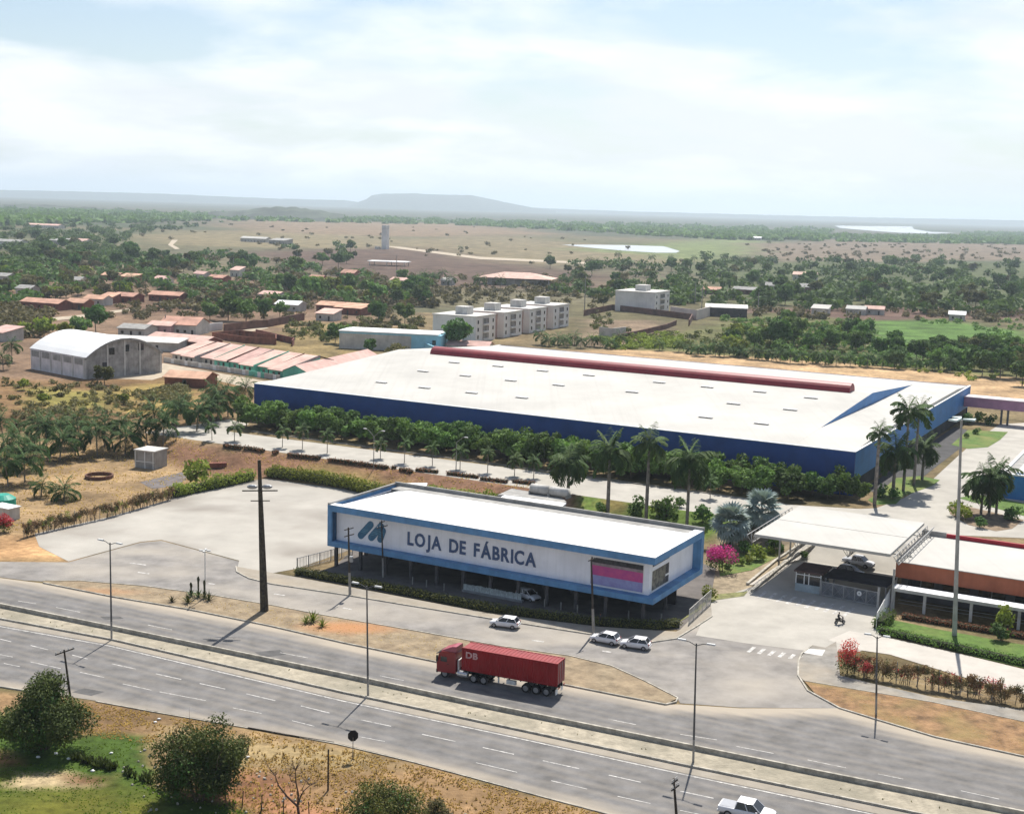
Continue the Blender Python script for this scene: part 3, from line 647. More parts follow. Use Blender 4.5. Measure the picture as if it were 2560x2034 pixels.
# striped logo of leaning rounded strokes
lg = bpy.data.objects.new('logo', MB().box(0,.01,0,.01,0,.01).mesh('logo', M['logo'])); COL.objects.link(lg); lg.parent = st
def capsule(p, q, r, y0, y1):
    (ax, az), (bx, bz) = p, q; d = math.atan2(bz-az, bx-ax); pr = []
    for i in range(9): a = d-math.pi/2+math.pi*i/8; pr.append((bx+r*math.cos(a), bz+r*math.sin(a)))
    for i in range(9): a = d+math.pi/2+math.pi*i/8; pr.append((ax+r*math.cos(a), az+r*math.sin(a)))
    return MB().xprism(pr, y0, y1)
for (b0, b1, r, gaps) in (((902.4,1337.6),(926.6,1311.0),.56,(.30,.44,.56)),((928.4,1342.6),(952.5,1315.5),.56,(.22,.36,.48,.62)),((950.6,1347.4),(957.5,1326),.52,(.3,.55,.8))):
    p = loc_on(*b0, 1.28); q = loc_on(*b1, 1.28)
    capsule(p, q, r, 1.2, 1.298).build('logo_stroke', M['logo'], lg)
    for g in gaps:
        cx_, cz_ = p[0]+(q[0]-p[0])*g, p[1]+(q[1]-p[1])*g
        MB().xprism([(cx_-r*1.05, cz_-.035), (cx_+r*1.05, cz_-.10), (cx_+r*1.05, cz_-.02), (cx_-r*1.05, cz_+.045)], 1.19, 1.199).build('logo_stripe', M['logo2'], lg)
lg.data = capsule((loc_on(902.4,1337.6,1.28)), (loc_on(926.6,1311,1.28)), .3, 1.25, 1.297).mesh('logo', M['logo'])
# rooms and plant behind the store
def annex(name, label, cat, px, z, z0, mt, group=None, parts=()):
    pts = [at(x, y, z) for x, y in px]; c = sum(pts, Vector())/len(pts); t_ = thing(name, label, cat, (c.x, c.y, z0), 0, group)
    q = [(p.x-c.x, p.y-c.y) for p in pts]
    MB().prism(q, 0, z-z0-.15).build('wall', M['cement'], t_); MB().prism([(x*1.02, y*1.02) for x, y in q], z-z0-.148, z-z0).build('roof', mt, t_); return t_
annex('plant_room', 'flat white roofed block behind the left rear corner of the store', 'outbuilding', [(990,1226),(1012,1207),(1068,1207),(1062,1222),(1040,1228)], 8.6, 0, M['roofw'])
annex('loading_annex', 'long white roofed annex joined to the middle of the store rear', 'outbuilding', [(1234,1253),(1262,1237),(1414,1257),(1388,1276)], 8.9, 0, M['roofw'])
annex('service_deck', 'low grey deck roof between the store annex and the embankment', 'outbuilding', [(1245,1237),(1280,1221),(1400,1240),(1415,1254),(1405,1256),(1265,1236)], 5.5, 0, M['cement'])
c0 = at(1329, 1222, 6.2); tk = thing('twin_water_tank', 'pair of pale lying cylinder tanks on the deck behind the store', 'tank', (c0.x, c0.y, 5.5), ROT)
MB().tube((0,0,.9),(3.6,0,.9),.85,n=14).build('tank', M['dirtyw'], tk, True); MB().tube((3.9,0,.9),(7.4,0,.9),.85,n=14).build('tank', M['dirtyw'], tk, True)
for a_, b_ in ((-.2,.1),(3.5,4.0),(7.2,7.5)): MB().box(a_,b_,-.8,.8,0,.6).build('cradle', M['cement'], tk)
# things parked or standing under the store
c0 = G(1160, 1478); sk = thing('trolley_row', 'long row of white bottles or trolleys under the store behind the hedge', 'display', (c0.x, c0.y, 0), ROT)
cr_ = MB()
for i in range(46): cr_.tube((i*.21, random.uniform(-.04,.04), .35), (i*.21, 0, random.uniform(1.15,1.3)), .085, .06, 6)
o = cr_.build('bottle_row', mat('white plastic', (.62,.68,.66), .5, .15, 3), sk); o['kind'] = 'stuff'; MB().box(-.2, 9.8, -.3, .3, .05, .34).build('rack', M['steel'], sk)
bm_ = MB().box(-.09,.09,-.09,.09,0,1.1).mesh('bollard', M['polec'])
BOL = [(1031,1460),(1066,1467),(1110,1476),(1361,1516),(1402,1524),(1443,1531),(1571,1545),(1610,1550),(1653,1553)]
for i, q in enumerate(BOL):
    p = G(*q); o = add('bollard', bm_, None, (p.x, p.y, .02)); tag(o, f'short pale post under the store behind the hedge, {nth(i)} from the left', 'bollard', 'bollards behind the store hedge')
# ------------------------------------------------------------------ factory
FW0 = W(-207.6, 249.3, TER); fac = thing('factory_building', 'huge factory hall with cream roof, navy blue front wall and red ridge', 'factory', FW0, ROT)
FL, FD, FH = 146.6, 122.0, 8.5
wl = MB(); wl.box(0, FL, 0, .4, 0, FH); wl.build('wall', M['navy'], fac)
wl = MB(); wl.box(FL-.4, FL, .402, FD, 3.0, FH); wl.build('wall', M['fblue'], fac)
MB().box(FL-1.2, FL-.6, .402, FD, 0, 2.998).build('wall', M['darkfloor'], fac)
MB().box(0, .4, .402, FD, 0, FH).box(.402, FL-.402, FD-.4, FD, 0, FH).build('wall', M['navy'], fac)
XG = 134.4
prof = [(.42, 8.42), (17, 9.3), (62.5, 11.9), (107, 9.3), (FD-.42, 8.42)]
r = MB()
for (s0, z0), (s1, z1) in zip(prof[:-1], prof[1:]):
    r.face((.41, s0, z0), (XG, s0, z0), (XG, s1, z1), (.41, s1, z1))
r.build('roof', M['roofc'], fac)
fl = MB(); fl.face((XG+.01,.42,8.42),(FL-.41,.42,8.42),(FL-.41,19.5,9.42),(XG+.01,19.5,9.42)); fl.face((XG+.01,19.5,9.42),(FL-.41,19.5,9.42),(FL-.41,106,9.34),(XG+.01,106,9.34)); fl.face((XG+.01,106,9.34),(FL-.41,106,9.34),(FL-.41,FD-.42,8.42),(XG+.01,FD-.42,8.42)); fl.face((FL-.41,.42,8.42),(FL-.41,FD-.42,8.42),(FL-.41,106,9.34),(FL-.41,19.5,9.42)); fl.build('roof', M['roofc'], fac)
gp_ = [(p[0], p[1]+.1) for p in prof]
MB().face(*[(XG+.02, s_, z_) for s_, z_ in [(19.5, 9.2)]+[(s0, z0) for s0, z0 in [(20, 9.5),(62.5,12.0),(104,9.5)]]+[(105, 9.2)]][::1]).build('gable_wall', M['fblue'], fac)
MB().box(0, FL, -.06, .5, FH, FH+.14).box(FL-.5, FL+.06, .502, FD, FH, FH+.14).box(-.06, .5, .502, FD, FH, FH+.14).build('coping', M['white'], fac)
M['redm'] = mat('red sheet metal', (.235,.022,.032), .5, .08, .4)
pr = [(2.5*math.cos(math.pi*i/10), 2.2*math.sin(math.pi*i/10)) for i in range(11)]
mon = MB(); X0, X1 = 12.5, 129.5
V_ = [(X0, 62.5+a, 11.3+b+.3) for a, b in pr]+[(X1, 62.5+a, 11.3+b+.3) for a, b in pr]
V_ = [(X0, 60.0, 10.9)]+V_[:11][::-1]+[(X0, 65.0, 10.9)]+[(X1, 60.0, 10.9)]+V_[11:][::-1]+[(X1, 65.0, 10.9)]
mon.raw(V_, [(i, i+1, 13+i+1, 13+i) for i in range(12)]+[tuple(range(13)), tuple(range(13, 26))[::-1]])
rm = mon.build('ridge_monitor', M['redm'], fac, False)
vm = MB().box(-1.5,1.5,-.3,.3,0,.22).raw([(-1.6,-.6,.23),(1.6,-.6,.23),(1.6,.6,.33),(-1.6,.6,.33)],[(0,1,2,3)]).mesh('roof_vent', mat('roof vent', (.56,.545,.52), .7, .15, 2))
def roofz(s):
    for (s0, z0), (s1, z1) in zip(prof[:-1], prof[1:]):
        if s0 <= s <= s1: return z0+(z1-z0)*(s-s0)/(s1-s0)
for z2 in [(260,1345),(520,1275),(715,1220),(530,1378),(785,1303),(990,1243),(825,1410),(1070,1333),(1270,1272),(1140,1440),(1370,1362),(1560,1300),(1830,1405),(2000,1345)]:
    px, py = 850+z2[0]/2.507, 420+z2[1]/2.507
    z = TER+10
    for _ in range(12): u_, s_ = us(at(px, py, z)); z = TER+(roofz(min(max(s_-249.3, 1), 120)) or 9)
    add('roof_vent', vm, fac, (u_+207.6, s_-249.3, z-TER))
for z6 in [(170,45),(500,75),(820,113),(335,150),(690,187),(160,235),(510,275)]:
    px, py = 1700+z6[0]/2.507, 950+z6[1]/2.507; z = TER+10
    for _ in range(12): u_, s_ = us(at(px, py, z)); z = TER+(roofz(min(max(s_-249.3, 1), 120)) or 9)
    add('roof_vent', vm, fac, (u_+207.6, s_-249.3, z-TER))
# pink footbridge from the factory end wall
br = thing('footbridge', 'pink enclosed footbridge on thin legs joined to the factory end wall', 'footbridge', W(-60.9, 362, TER), ROT)
MB().box(0, 34, 0, 4.5, 4.0, 6.5).build('side_wall', mat('pink render', (.42,.22,.33), .7, .08, .4), br)
MB().box(0, 34, -.3, 4.8, 6.502, 6.75).build('roof', mat('pale pink sheet', (.66,.55,.57), .7, .05, .3), br)
for x in (9.6, 11.2, 26, 27.6): MB().box(x-.25, x+.25, .4, .9, 0, 4.0).build('leg', M['galv'], br)
# blue building at the right edge
bb = thing('blue_office', 'light blue walled building with white roof cut by the right edge', 'building', W(-36.6, 265.4, TER), ROT)
MB().box(0, 30, 0, 30, 0, 4.6).build('wall', M['fblue'], bb); MB().box(-.2, 30.2, -.2, .4, 4.602, 4.9).box(-.2, .4, .402, 30, 4.602, 4.9).build('coping', M['white'], bb)
MB().box(2.4, 29, 1.6, 29, 4.602, 5.0).build('roof', M['roofw'], bb); MB().box(.42, 2.3, .42, 29, 4.604, 4.62).build('gutter', M['cement'], bb)
# ------------------------------------------------------------------ administration building, canopy and gate on the right
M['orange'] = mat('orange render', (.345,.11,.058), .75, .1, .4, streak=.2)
ad = thing('gatehouse_offices', 'low orange walled office building with cream roof right of the gate', 'office building', W(-40.2, 193.2), ROT)
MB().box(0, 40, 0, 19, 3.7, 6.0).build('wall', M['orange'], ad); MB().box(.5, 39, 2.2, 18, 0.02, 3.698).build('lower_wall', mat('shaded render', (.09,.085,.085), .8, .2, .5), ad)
MB().box(-.1, 40, -.1, 19, 6.002, 6.12).build('roof', M['roofc'], ad); MB().box(3.5, 40, 19.002, 19.4, 4.0, 6.75).build('parapet', mat('red parapet', (.35,.012,.025), .6, .05, .5), ad)
MB().box(-.3, 3.4, 19.002, 19.5, 4.0, 6.9).build('parapet', M['cement'], ad)
for i in range(7):
    o = MB().box(1.5+i*5, 5.2+i*5, 2.12, 2.19, .9, 3.3).build('window', M['darkglass'], ad); MB().box(3.3+i*5, 3.4+i*5, 2.08, 2.118, .9, 3.3).build('frame', M['steel'], o)
wkc = thing('covered_walkway', 'white flat walkway roof on white posts before the orange offices', 'walkway canopy', W(-39.6, 188.9), ROT)
MB().box(0, 40, 0, 2.4, 3.0, 3.22).build('roof', M['roofw'], wkc); MB().box(0, 40, -.08, -.003, 2.75, 3.2).build('fascia', M['dirtyw'], wkc)
for x in (-.4+.6, 4.6, 11.0, 17.4, 23.8, 30): MB().box(x-.2, x+.2, .2, .6, 0, 3.0).build('post', M['dirtyw'], wkc)
MB().box(.5, 40, 2.3, 2.36, .9, .96).box(.5, 40, 2.3, 2.36, .4, .45).build('rail', M['steel'], wkc)
# gate canopy: flat sheet on space-frame trusses
CT = 8.0; cv = thing('gate_canopy', 'large flat cream canopy on steel trusses over the entrance gate', 'canopy', W(-60.7, 189.2), ROT)
MB().box(0, 20.4, 0, 11.5, CT-.42, CT).box(0, 20.4, 11.7, 23.4, CT-.42, CT).build('roof', M['roofc'], cv)
MB().box(.1, 20.3, 11.51, 11.69, CT-.42, CT-.1).build('gutter', M['cement'], cv)
M['truss'] = mat('truss steel', (.42,.41,.39), .6, .1, 1)
def truss(x, y0, y1):
    b_ = MB(); n = 12; zt, zb_ = CT-.45, CT-1.75
    b_.tube((x-.55, y0, zt), (x-.55, y1, zt), .07, n=6).tube((x+.55, y0, zt), (x+.55, y1, zt), .07, n=6).tube((x, y0+1, zb_), (x, y1-1, zb_), .08, n=6)
    for i in range(n):
        a = y0+(y1-y0)*i/n; c = y0+(y1-y0)*(i+.5)/n; e = y0+(y1-y0)*(i+1)/n
        for dx in (-.55, .55): b_.tube((x+dx, a, zt), (x, c, zb_), .045, n=5).tube((x, c, zb_), (x+dx, e, zt), .045, n=5)
    return b_.build('truss', M['truss'], cv)
for x in (-.7, 6.5, 14.0, 21.4): truss(x, .4, 23.4)
for y in (7.5, 21.5):
    b_ = MB(); b_.tube((-1.2, y, CT-1.8), (22, y, CT-1.8), .08, n=6)
    for i in range(14): b_.tube((-1.2+i*1.65, y, CT-1.8), (-.4+i*1.65, y, CT-.45), .05, n=5).tube((-.4+i*1.65, y, CT-.45), (.45+i*1.65, y, CT-1.8), .05, n=5)
    b_.build('truss', M['truss'], cv)
for x, y in ((-.7, 16), (-.7, 22), (21.4, -1.2), (21.4, 20)): MB().tube((x, y, 0.02), (x, y, CT-1.75), .16, n=8).build('column', M['truss'], cv)
bo = thing('guard_booth', 'white framed guard booth with dark windows under the gate canopy', 'guard booth', W(-54.2, 190.2), ROT)
MB().box(0, 3.9, 0, 4.5, 0, 1.2).build('wall', mat('booth panel', (.36,.43,.46), .7, .1, 1), bo); MB().box(-.25, 4.15, -.25, 4.8, 3.0, 3.25).build('roof', mat('booth roof', (.10,.06,.055), .8, .2, .8), bo)
MB().box(.06, 3.84, .06, 4.4, 1.202, 2.998).build('window', M['darkglass'], bo)
for x in (0, 1.25, 1.95, 3.75): MB().box(x, x+.14, -.02, .12, 1.202, 2.998).build('window_post', M['white'], bo)
MB().box(.01, 3.9, -.03, .08, 2.55, 2.68).build('window_rail', M['white'], bo)
gt = thing('sliding_gate', 'grey steel sliding gate of crossed panels with a round white sign', 'gate', W(-50.1, 189.6), ROT-.12)
for i in range(5):
    x = i*1.72; p_ = MB(); p_.box(x, x+.14, 0, .1, .1, 2.3).box(x+.142, x+1.72, .01, .09, 2.14, 2.28).box(x+.142, x+1.72, .01, .09, .1, .3)
    o = p_.build('gate_panel', M['steel'], gt)
    MB().tube((x+.16, .05, .32), (x+1.68, .05, 2.1), .035, n=5).tube((x+.16, .05, 2.1), (x+1.68, .05, .32), .03, n=5).build('brace', M['steel'], o)
    MB().box(x+.15, x+1.7, .092, .11, .32, 2.12).build('sheet', mat('gate mesh', (.15,.16,.18), .7, .2, 2), o)
MB().box(8.6, 8.9, -.05, .25, 0, 3.0).build('post', M['dirtyw'], gt); MB().box(-.2, .0, -.05, .25, 0, 2.6).build('post', M['steel'], gt)
MB().tube((5.9, -.06, 1.55), (5.9, -.01, 1.55), .36, n=20).build('round_sign', M['white'], gt)
MB().tube((5.9, -.075, 1.55), (5.9, -.062, 1.55), .13, n=12).build('sign_mark', M['steel'], gt)
rr = thing('gate_flat_roof', 'dark flat roof slab behind the sliding gate', 'flat roof', W(-50.0, 190.6), ROT)
MB().box(0, 9.4, 0, 5.5, 2.6, 2.8).build('roof', mat('dark felt', (.035,.035,.045), .9, .2, .8), rr)
for x, y in ((.2,.3),(9.1,.3),(.2,5.2),(9.1,5.2)): MB().box(x-.1, x+.1, y-.1, y+.1, 0, 2.6).build('post', M['steel'], rr)
def panel_fence(name, label, a, b_, n, h, mt=None):
    a, b_ = Vector((a.x, a.y, 0)), Vector((b_.x, b_.y, 0)); L = (b_-a).length; rz = math.atan2(b_.y-a.y, b_.x-a.x)
    t_ = thing(name, label, 'fence', (a.x, a.y, hz(a.x, a.y)), rz); w_ = L/n; mt = mt or M['steel']
    pm = MB().box(0, .09, -.05, .05, 0, h).mesh('post', mt); bmsh = MB()
    for k_ in range(int(w_/.3)): bmsh.box(.15+k_*.3, .2+k_*.3, -.02, .02, .1, h-.1)
    bmsh.box(.09, w_, -.03, .03, h-.12, h-.04).box(.09, w_, -.03, .03, .1, .18)
    ms = bmsh.mesh('panel', mt)
    for i in range(n): add('post', pm, t_, (i*w_, 0, 0)); add('panel', ms, t_, (i*w_, 0, 0))
    add('post', pm, t_, (L, 0, 0)); return t_
panel_fence('steel_fence', 'grey steel bar fence beside the store, left of the driveway', G(1722, 1560), G(1776, 1510), 5, 2.2, M['dirtyw'])
panel_fence('steel_fence', 'white steel bar fence at the right end of the gate', G(2190, 1572), G(2222, 1512), 4, 2.4, M['white'])
panel_fence('steel_fence', 'thin wire fence at the left end of the store hedge', G(742, 1424), G(880, 1388), 5, 1.9, M['steel'])
# ------------------------------------------------------------------ village
M['tile'] = mat('clay roof tiles', (.54,.31,.22), .9, .16, .25, objrand=.35)
M['tile2'] = mat('pale pink roof tiles', (.62,.41,.345), .9, .12, .3, objrand=.3)
M['brick'] = mat('raw brick wall', (.23,.085,.055), .9, .2, .5, objrand=.4)
M['stucco'] = mat('pale stucco', (.52,.49,.44), .85, .12, .3, objrand=.4, streak=.2)
M['green'] = mat('aqua green stucco', (.17,.55,.41), .8, .12, .3, streak=.2)
M['greyroof'] = mat('fibre cement roof', (.33,.32,.30), .9, .15, .4)
M['aqua'] = mat('aqua blue stucco', (.30,.60,.72), .8, .08, .3)
M['brown'] = mat('brown wall', (.15,.075,.055), .9, .2, .3)
door_m = MB().box(-.45,.45,-.06,.0,0,2.1).mesh('door', mat('dark door', (.06,.045,.04), .8))
wind_m = MB().box(-.55,.55,-.06,.0,-.55,.55).mesh('window', M['darkglass'])
def house(px, py, wd, dp, rz, h, rh, wall, roof, label, cat='house', group=None, shed=False, openings=3, name='house', base=None):
    g = base or G(px, py); t_ = thing(name, label, cat, (g.x, g.y, g.z), rz, group)
    a, b_ = wd/2, dp/2; e = .5
    if shed:
        MB().raw([(-a,-b_,0),(a,-b_,0),(a,b_,0),(-a,b_,0),(-a,-b_,h),(a,-b_,h),(a,b_,h+rh),(-a,b_,h+rh)], [(0,1,5,4),(1,2,6,5),(2,3,7,6),(3,0,4,7)]).build('wall', wall, t_)
        k = rh/dp*e
        MB().raw([(-a-e,-b_-e,h-k),(a+e,-b_-e,h-k),(a+e,b_+e,h+rh+k),(-a-e,b_+e,h+rh+k)]+[(-a-e,-b_-e,h-k+.2),(a+e,-b_-e,h-k+.2),(a+e,b_+e,h+rh+k+.2),(-a-e,b_+e,h+rh+k+.2)], [(3,2,1,0),(4,5,6,7),(0,1,5,4),(1,2,6,5),(2,3,7,6),(3,0,4,7)]).build('roof', roof, t_)
    else:
        MB().raw([(-a,-b_,0),(a,-b_,0),(a,b_,0),(-a,b_,0),(-a,-b_,h),(a,-b_,h),(a,b_,h),(-a,b_,h),(-a,0,h+rh),(a,0,h+rh)], [(0,1,5,4),(1,2,6,9,5),(2,3,7,6),(3,0,4,8,7)]).build('wall', wall, t_)
        k = rh/b_*e; q = []
        for s in (-1, 1):
            q.append([(-a-e, s*(b_+e), h-k), (a+e, s*(b_+e), h-k), (a+e, 0, h+rh), (-a-e, 0, h+rh)])
        m_ = MB()
        for p in q: m_.raw(p+[(x, y, z+.18) for x, y, z in p], [(0,1,2,3),(4,5,6,7),(0,1,5,4),(1,2,6,5),(3,0,4,7)])
        m_.build('roof', roof, t_)
    for i in range(openings):
        x = -a+wd*(i+.5)/openings
        if i % 3 == 1: add('door', door_m, t_, (x, -b_-.003, 0))
        else: add('window', wind_m, t_, (x, -b_-.003, 1.5))
    return t_
def wm(px, py, w_): return w_*(G(px, py).length)/FPX
HS = [(116,772,112,9,'brick','tile','long brick house with a pale tiled roof, leftmost of the village row'),(200,772,50,8,'brick','tile','small brick house just right of the long leftmost house'),(246,762,54,8,'stucco','tile','third house from the left in the leftmost tiled row'),
 (276,757,36,7,'brick','tile','smallest tiled house at the right end of the leftmost row'),(322,755,58,9,'brick','tile','square brick house with flat looking pale roof right of the leftmost row'),(422,752,84,9,'brick','tile','long brick house with tiled roof before the brown scrub'),
 (284,700,46,8,'brick','tile','brick house with bright tiled roof among the left trees'),(326,704,44,8,'brick','tile','tiled house touching the right side of the bright roofed one among the left trees'),(410,709,36,8,'stucco','tile2','lone small house with pale roof beyond the brown scrub'),
 (506,696,34,7,'stucco','tile2','leftmost of three low houses behind the brown scrub'),(549,706,46,8,'brick','tile','middle one of three low houses behind the brown scrub'),(594,691,26,7,'stucco','tile2','rightmost of three low houses behind the brown scrub'),
 (684,750,56,10,'stucco','tile2','white walled house with a cream roof left of the green tree clump'),(727,776,62,9,'stucco','roofw','house with a bright white roof below the green tree clump'),(832,778,64,10,'brick','tile','two part tiled house left of the dark round trees'),
 (822,800,48,8,'stucco','tile2','house with low pale pink roof next to the long brown wall'),(795,706,36,8,'brick','tile','brick house peeping over the green trees'),(822,716,34,8,'stucco','tile2','pale house beside the brick house over the green trees'),
 (10,702,52,9,'stucco','greyroof','pale house at the left picture edge among trees'),(12,850,60,9,'stucco','tile2','pink roofed house at the left edge above the arched warehouse'),(70,735,40,8,'stucco','greyroof','grey roofed hut left of the tiled row among trees'),(196,712,34,8,'stucco','greyroof','grey roof half hidden in the left trees'),
 (112,570,100,14,'stucco','tile2','row of pale far roofs on the left horizon woods'),(150,612,50,10,'stucco','greyroof','grey roofed far house in the dark left wood'),(30,615,66,12,'stucco','greyroof','large grey roof at the far left edge'),(200,612,60,10,'stucco','tile2','low far house at the right side of the dark left wood'),
 (640,605,70,14,'stucco','roofc','long pale farm hall in the tan fields'),(702,610,48,16,'cement','greyroof','square grey farm block at the right end of the pale hall'),(877,698,40,8,'brick','tile','small orange roofed house left of the white slab'),(1003,712,44,10,'stucco','tile2','cream house among coconut palms in the middle'),
 (1120,712,26,8,'stucco','roofc','small cream house right of the middle coconut palms'),(884,785,78,10,'brick','tile','wide tiled house behind the dark round trees'),(2013,700,56,12,'stucco','tile2','pale cream house in the right hand woods'),(1942,730,54,9,'stucco','greyroof','lean-to with a bright roof edge in the right hand woods'),(2012,733,50,9,'brown','greyroof','dark house with two bright roof edges in the right hand woods'),
 (2052,785,40,7,'stucco','roofc','leftmost white hut above the green meadow'),(2141,786,44,7,'stucco','roofc','white walled hut above the green meadow'),(2186,786,44,7,'stucco','tile2','rightmost hut above the green meadow'),(2392,800,36,7,'stucco','roofw','white hut right of the bright green meadow'),(1893,600,20,10,'stucco','roofw','tiny far white house in the right hand fields'),
 (1780,735,44,9,'brown','tile','brown house behind the white compound wall'),(1866,735,60,10,'brown','greyroof','long dark brown house in the woods beyond the walls')]
WM = {'roofw': M['roofw'], 'roofc': M['roofc']}
for i, (px, py, wpx, dp, wl_, rf_, lab) in enumerate(HS):
    wd = max(5, wm(px, py, wpx)); big = G(px, py).length > 900
    house(px, py, wd, dp, ROT*.8+random.uniform(-.12, .12), 3.2 if not big else 4.5, 1.5 if not big else 2, M[wl_], M[rf_], lab, 'house', 'village houses', openings=max(2, int(wd/4)), shed=(i % 4 == 3))
# nearer houses behind the warehouse
house(345, 838, wm(345,838,70), 10, ROT*.5, 3.0, 1.3, M['stucco'], M['greyroof'], 'grey roofed shed behind the arched warehouse', 'shed')
house(412, 834, wm(412,834,62), 9, ROT*.5, 3.6, 1.2, mat('pink stucco', (.58,.36,.35), .8, .1, .4), M['tile2'], 'pink walled house between the grey shed and the big tiled house', openings=2)
house(462, 833, wm(462,833,92), 14, ROT*.5+.1, 4.0, 2.4, M['stucco'], M['tile'], 'big house with orange tiled roof on the dirt street corner', openings=5)
# slender-columned house with broad hip roof
g = G(1293, 712); hp = thing('veranda_house', 'wide cream hip roofed house on pillars beyond the apartments', 'house', g, ROT*.4)
a, b_, h = 26, 13, 5.0
MB().raw([(-a,-b_,h),(a,-b_,h),(a,b_,h),(-a,b_,h),(-a*.35,0,h+3.6),(a*.35,0,h+3.6)], [(0,1,5,4),(1,2,5),(2,3,4,5),(3,0,4)]).build('roof', M['tile2'], hp)
MB().box(-a*.75, a*.75, -b_*.5, b_*.8, 0, h).build('wall', M['stucco'], hp)
for i in range(7): MB().box(-a*.92+i*a*.306-.3, -a*.92+i*a*.306+.3, -b_*.9, -b_*.9+.6, 0, h).build('pillar', M['stucco'], hp)
g = G(973, 664); o = thing('white_canopy', 'flat white slab roof alone in the brown field', 'canopy', g, ROT*.3); MB().box(-17, 17, -9, 9, 3.4, 3.9).build('roof', M['roofw'], o)
for x in (-15, 0, 15):
    for y in (-8, 8): MB().box(x-.3, x+.3, y-.3, y+.3, 0, 3.4).build('post', M['stucco'], o)
# water tower
g = G(963, 623); wt = thing('water_tower', 'tall slim white concrete water tower standing alone in tan fields', 'water tower', g, ROT)
H_ = hgt(g, 563); MB().box(-3.1, 3.1, -3.1, 3.1, 0, H_).build('shaft', mat('tower concrete', (.80,.78,.74), .9, .1, .1, streak=.3), wt); MB().box(-3.3, 3.3, -3.3, 3.3, H_*.86, H_*.868).build('ring', M['cement'], wt); MB().box(-9, -4, -8, -3, 0, 3).build('pump_house', M['stucco'], wt)
# ------------------------------------------------------------------ apartment blocks
M['cream'] = mat('cream apartment render', (.60,.52,.46), .85, .07, .2, streak=.15)
M['rose'] = mat('rose apartment render', (.50,.33,.28), .85, .07, .2)
M['whiter'] = mat('white apartment render', (.78,.735,.68), .85, .06, .2, streak=.15)
apw = MB().box(-.5,.5,-.1,.0,-.7,.7).mesh('window', M['darkglass'])
def apartment(label, p0, ang, units, depth, ulen, rec, H, tanks):
    t_ = thing('apartment_building', label, 'apartment building', p0, ang)    # local x along the facade, local -y towards the viewer
    x = 0
    for i in range(units):
        w_ = ulen
        MB().box(x, x+w_, 0, depth, 0, H).build('wall', M['whiter'], t_)
        MB().box(x-.3, x+w_+.3, -.3, depth+.3, H+.002, H+.3).build('roof', M['dirtyw'], t_)
        if i < units-1: MB().box(x+w_, x+w_+rec, 3.0, depth-1, 0, H-.3).build('wall', M['rose'], t_)
        bx = MB().box(x+w_*.34, x+w_*.66, -.05, .0, .5, H-.6).build('balcony_strip', M['cream'], t_)
        for k in range(3):
            z = 1.4+k*(H-1.2)/3
            o = MB().box(x+w_*.36, x+w_*.64, -.12, -.052, z-.2, z+1.7).build('balcony', M['darkglass'], t_)
            for q in range(4): MB().box(x+w_*(.36+.28*(q+.1)/4)-.1, x+w_*(.36+.28*(q+.1)/4)+.15, -.2, -.122, z-.3, z+1.7).build('mullion', M['whiter'], o)
            MB().box(x+w_*.35, x+w_*.65, -.8, -.055, z-.9, z-.3).build('parapet', M['whiter'], o)
            for f in (.12, .88): add('window', apw, t_, (x+w_*f, -.005, z+.6))
        MB().box(x+w_*.30, x+w_*.62, depth*.35, depth*.62, H+.302, H+3.3).build('water_tank', M['dirtyw'], t_)
        x += w_+rec
    return t_
e_ = Vector((.42, .907, 0)).normalized()
apartment('long cream apartment block of four units with roof tanks', (-15.0, 512.3, TER), math.atan2(e_.y, e_.x), 4, 19, 17.5, 8.0, 10.0, 4)
e2 = Vector((.42, .907, 0)).normalized()
ap2 = apartment('single cream apartment block with one roof tank behind the brown wall', (72.8, 688.7, TER), math.atan2(e2.y, e2.x), 1, 22, 24, 0, 10.5, 1)
# blue building and wall
b1, b2 = G(873, 872), G(1058, 873)
bl = thing('aqua_building', 'aqua blue two storey building with white roof behind the dark trees', 'building', G(985, 872), ROT*.35)
MB().box(-19, 19, -6, 8, 0, 6.2).build('wall', M['aqua'], bl); MB().box(-19.3, 18, -6.3, 8.3, 6.202, 6.6).build('roof', M['roofw'], bl); add('window', apw, bl, (16.5, -6.05, 3.6), None, (1.3, 1, 1.2))
MB().box(-18.9, 8, -6.08, -6.003, 0, 5.6).build('front_render', M['stucco'], bl)
def wall(name, label, px, h, th, mt):
    L = [G(*q) for q in px]; o = ribbon(name, L, th, -.2, h, mt); return tag(o, label, 'wall')
wall('aqua_wall', 'long aqua blue garden wall right of the aqua building', [(1062,880),(1090,892),(1135,900)], 3.4, .5, M['aqua'])
wall('brick_wall', 'long brown brick compound wall right of the apartments', [(1460,790),(1530,775),(1640,788),(1730,800),(1722,815)], 3.0, .5, M['brown'])
wall('brick_wall', 'low brown wall stepping down before the apartment yard', [(1540,850),(1600,838),(1665,822),(1690,812)], 2.2, .5, M['brown'])
wall('beige_wall', 'short beige wall panel in the yard before the apartments', [(1498,838),(1530,842),(1563,838)], 3.6, .5, M['stucco'])
wall('white_wall', 'long pinkish white compound wall right of the single apartment block', [(1676,790),(1740,800),(1775,790)], 5.0, .6, M['cream'])
wall('brown_wall', 'long dark brown wall behind the dirt street', [(560,830),(640,820),(668,818),(760,800)], 3.2, .5, M['brown'])
wall('white_wall', 'white wall right of the big tiled corner house', [(516,828),(556,824)], 3.0, .5, M['whiter'])
house(1815, 790, wm(1815,790,100), 12, ROT*.3, 4.6, 1.0, mat('slate wall', (.07,.06,.06), .9, .2, .4), M['dirtyw'], 'dark walled shed with a pale roof right of the white compound wall', 'shed', shed=True)
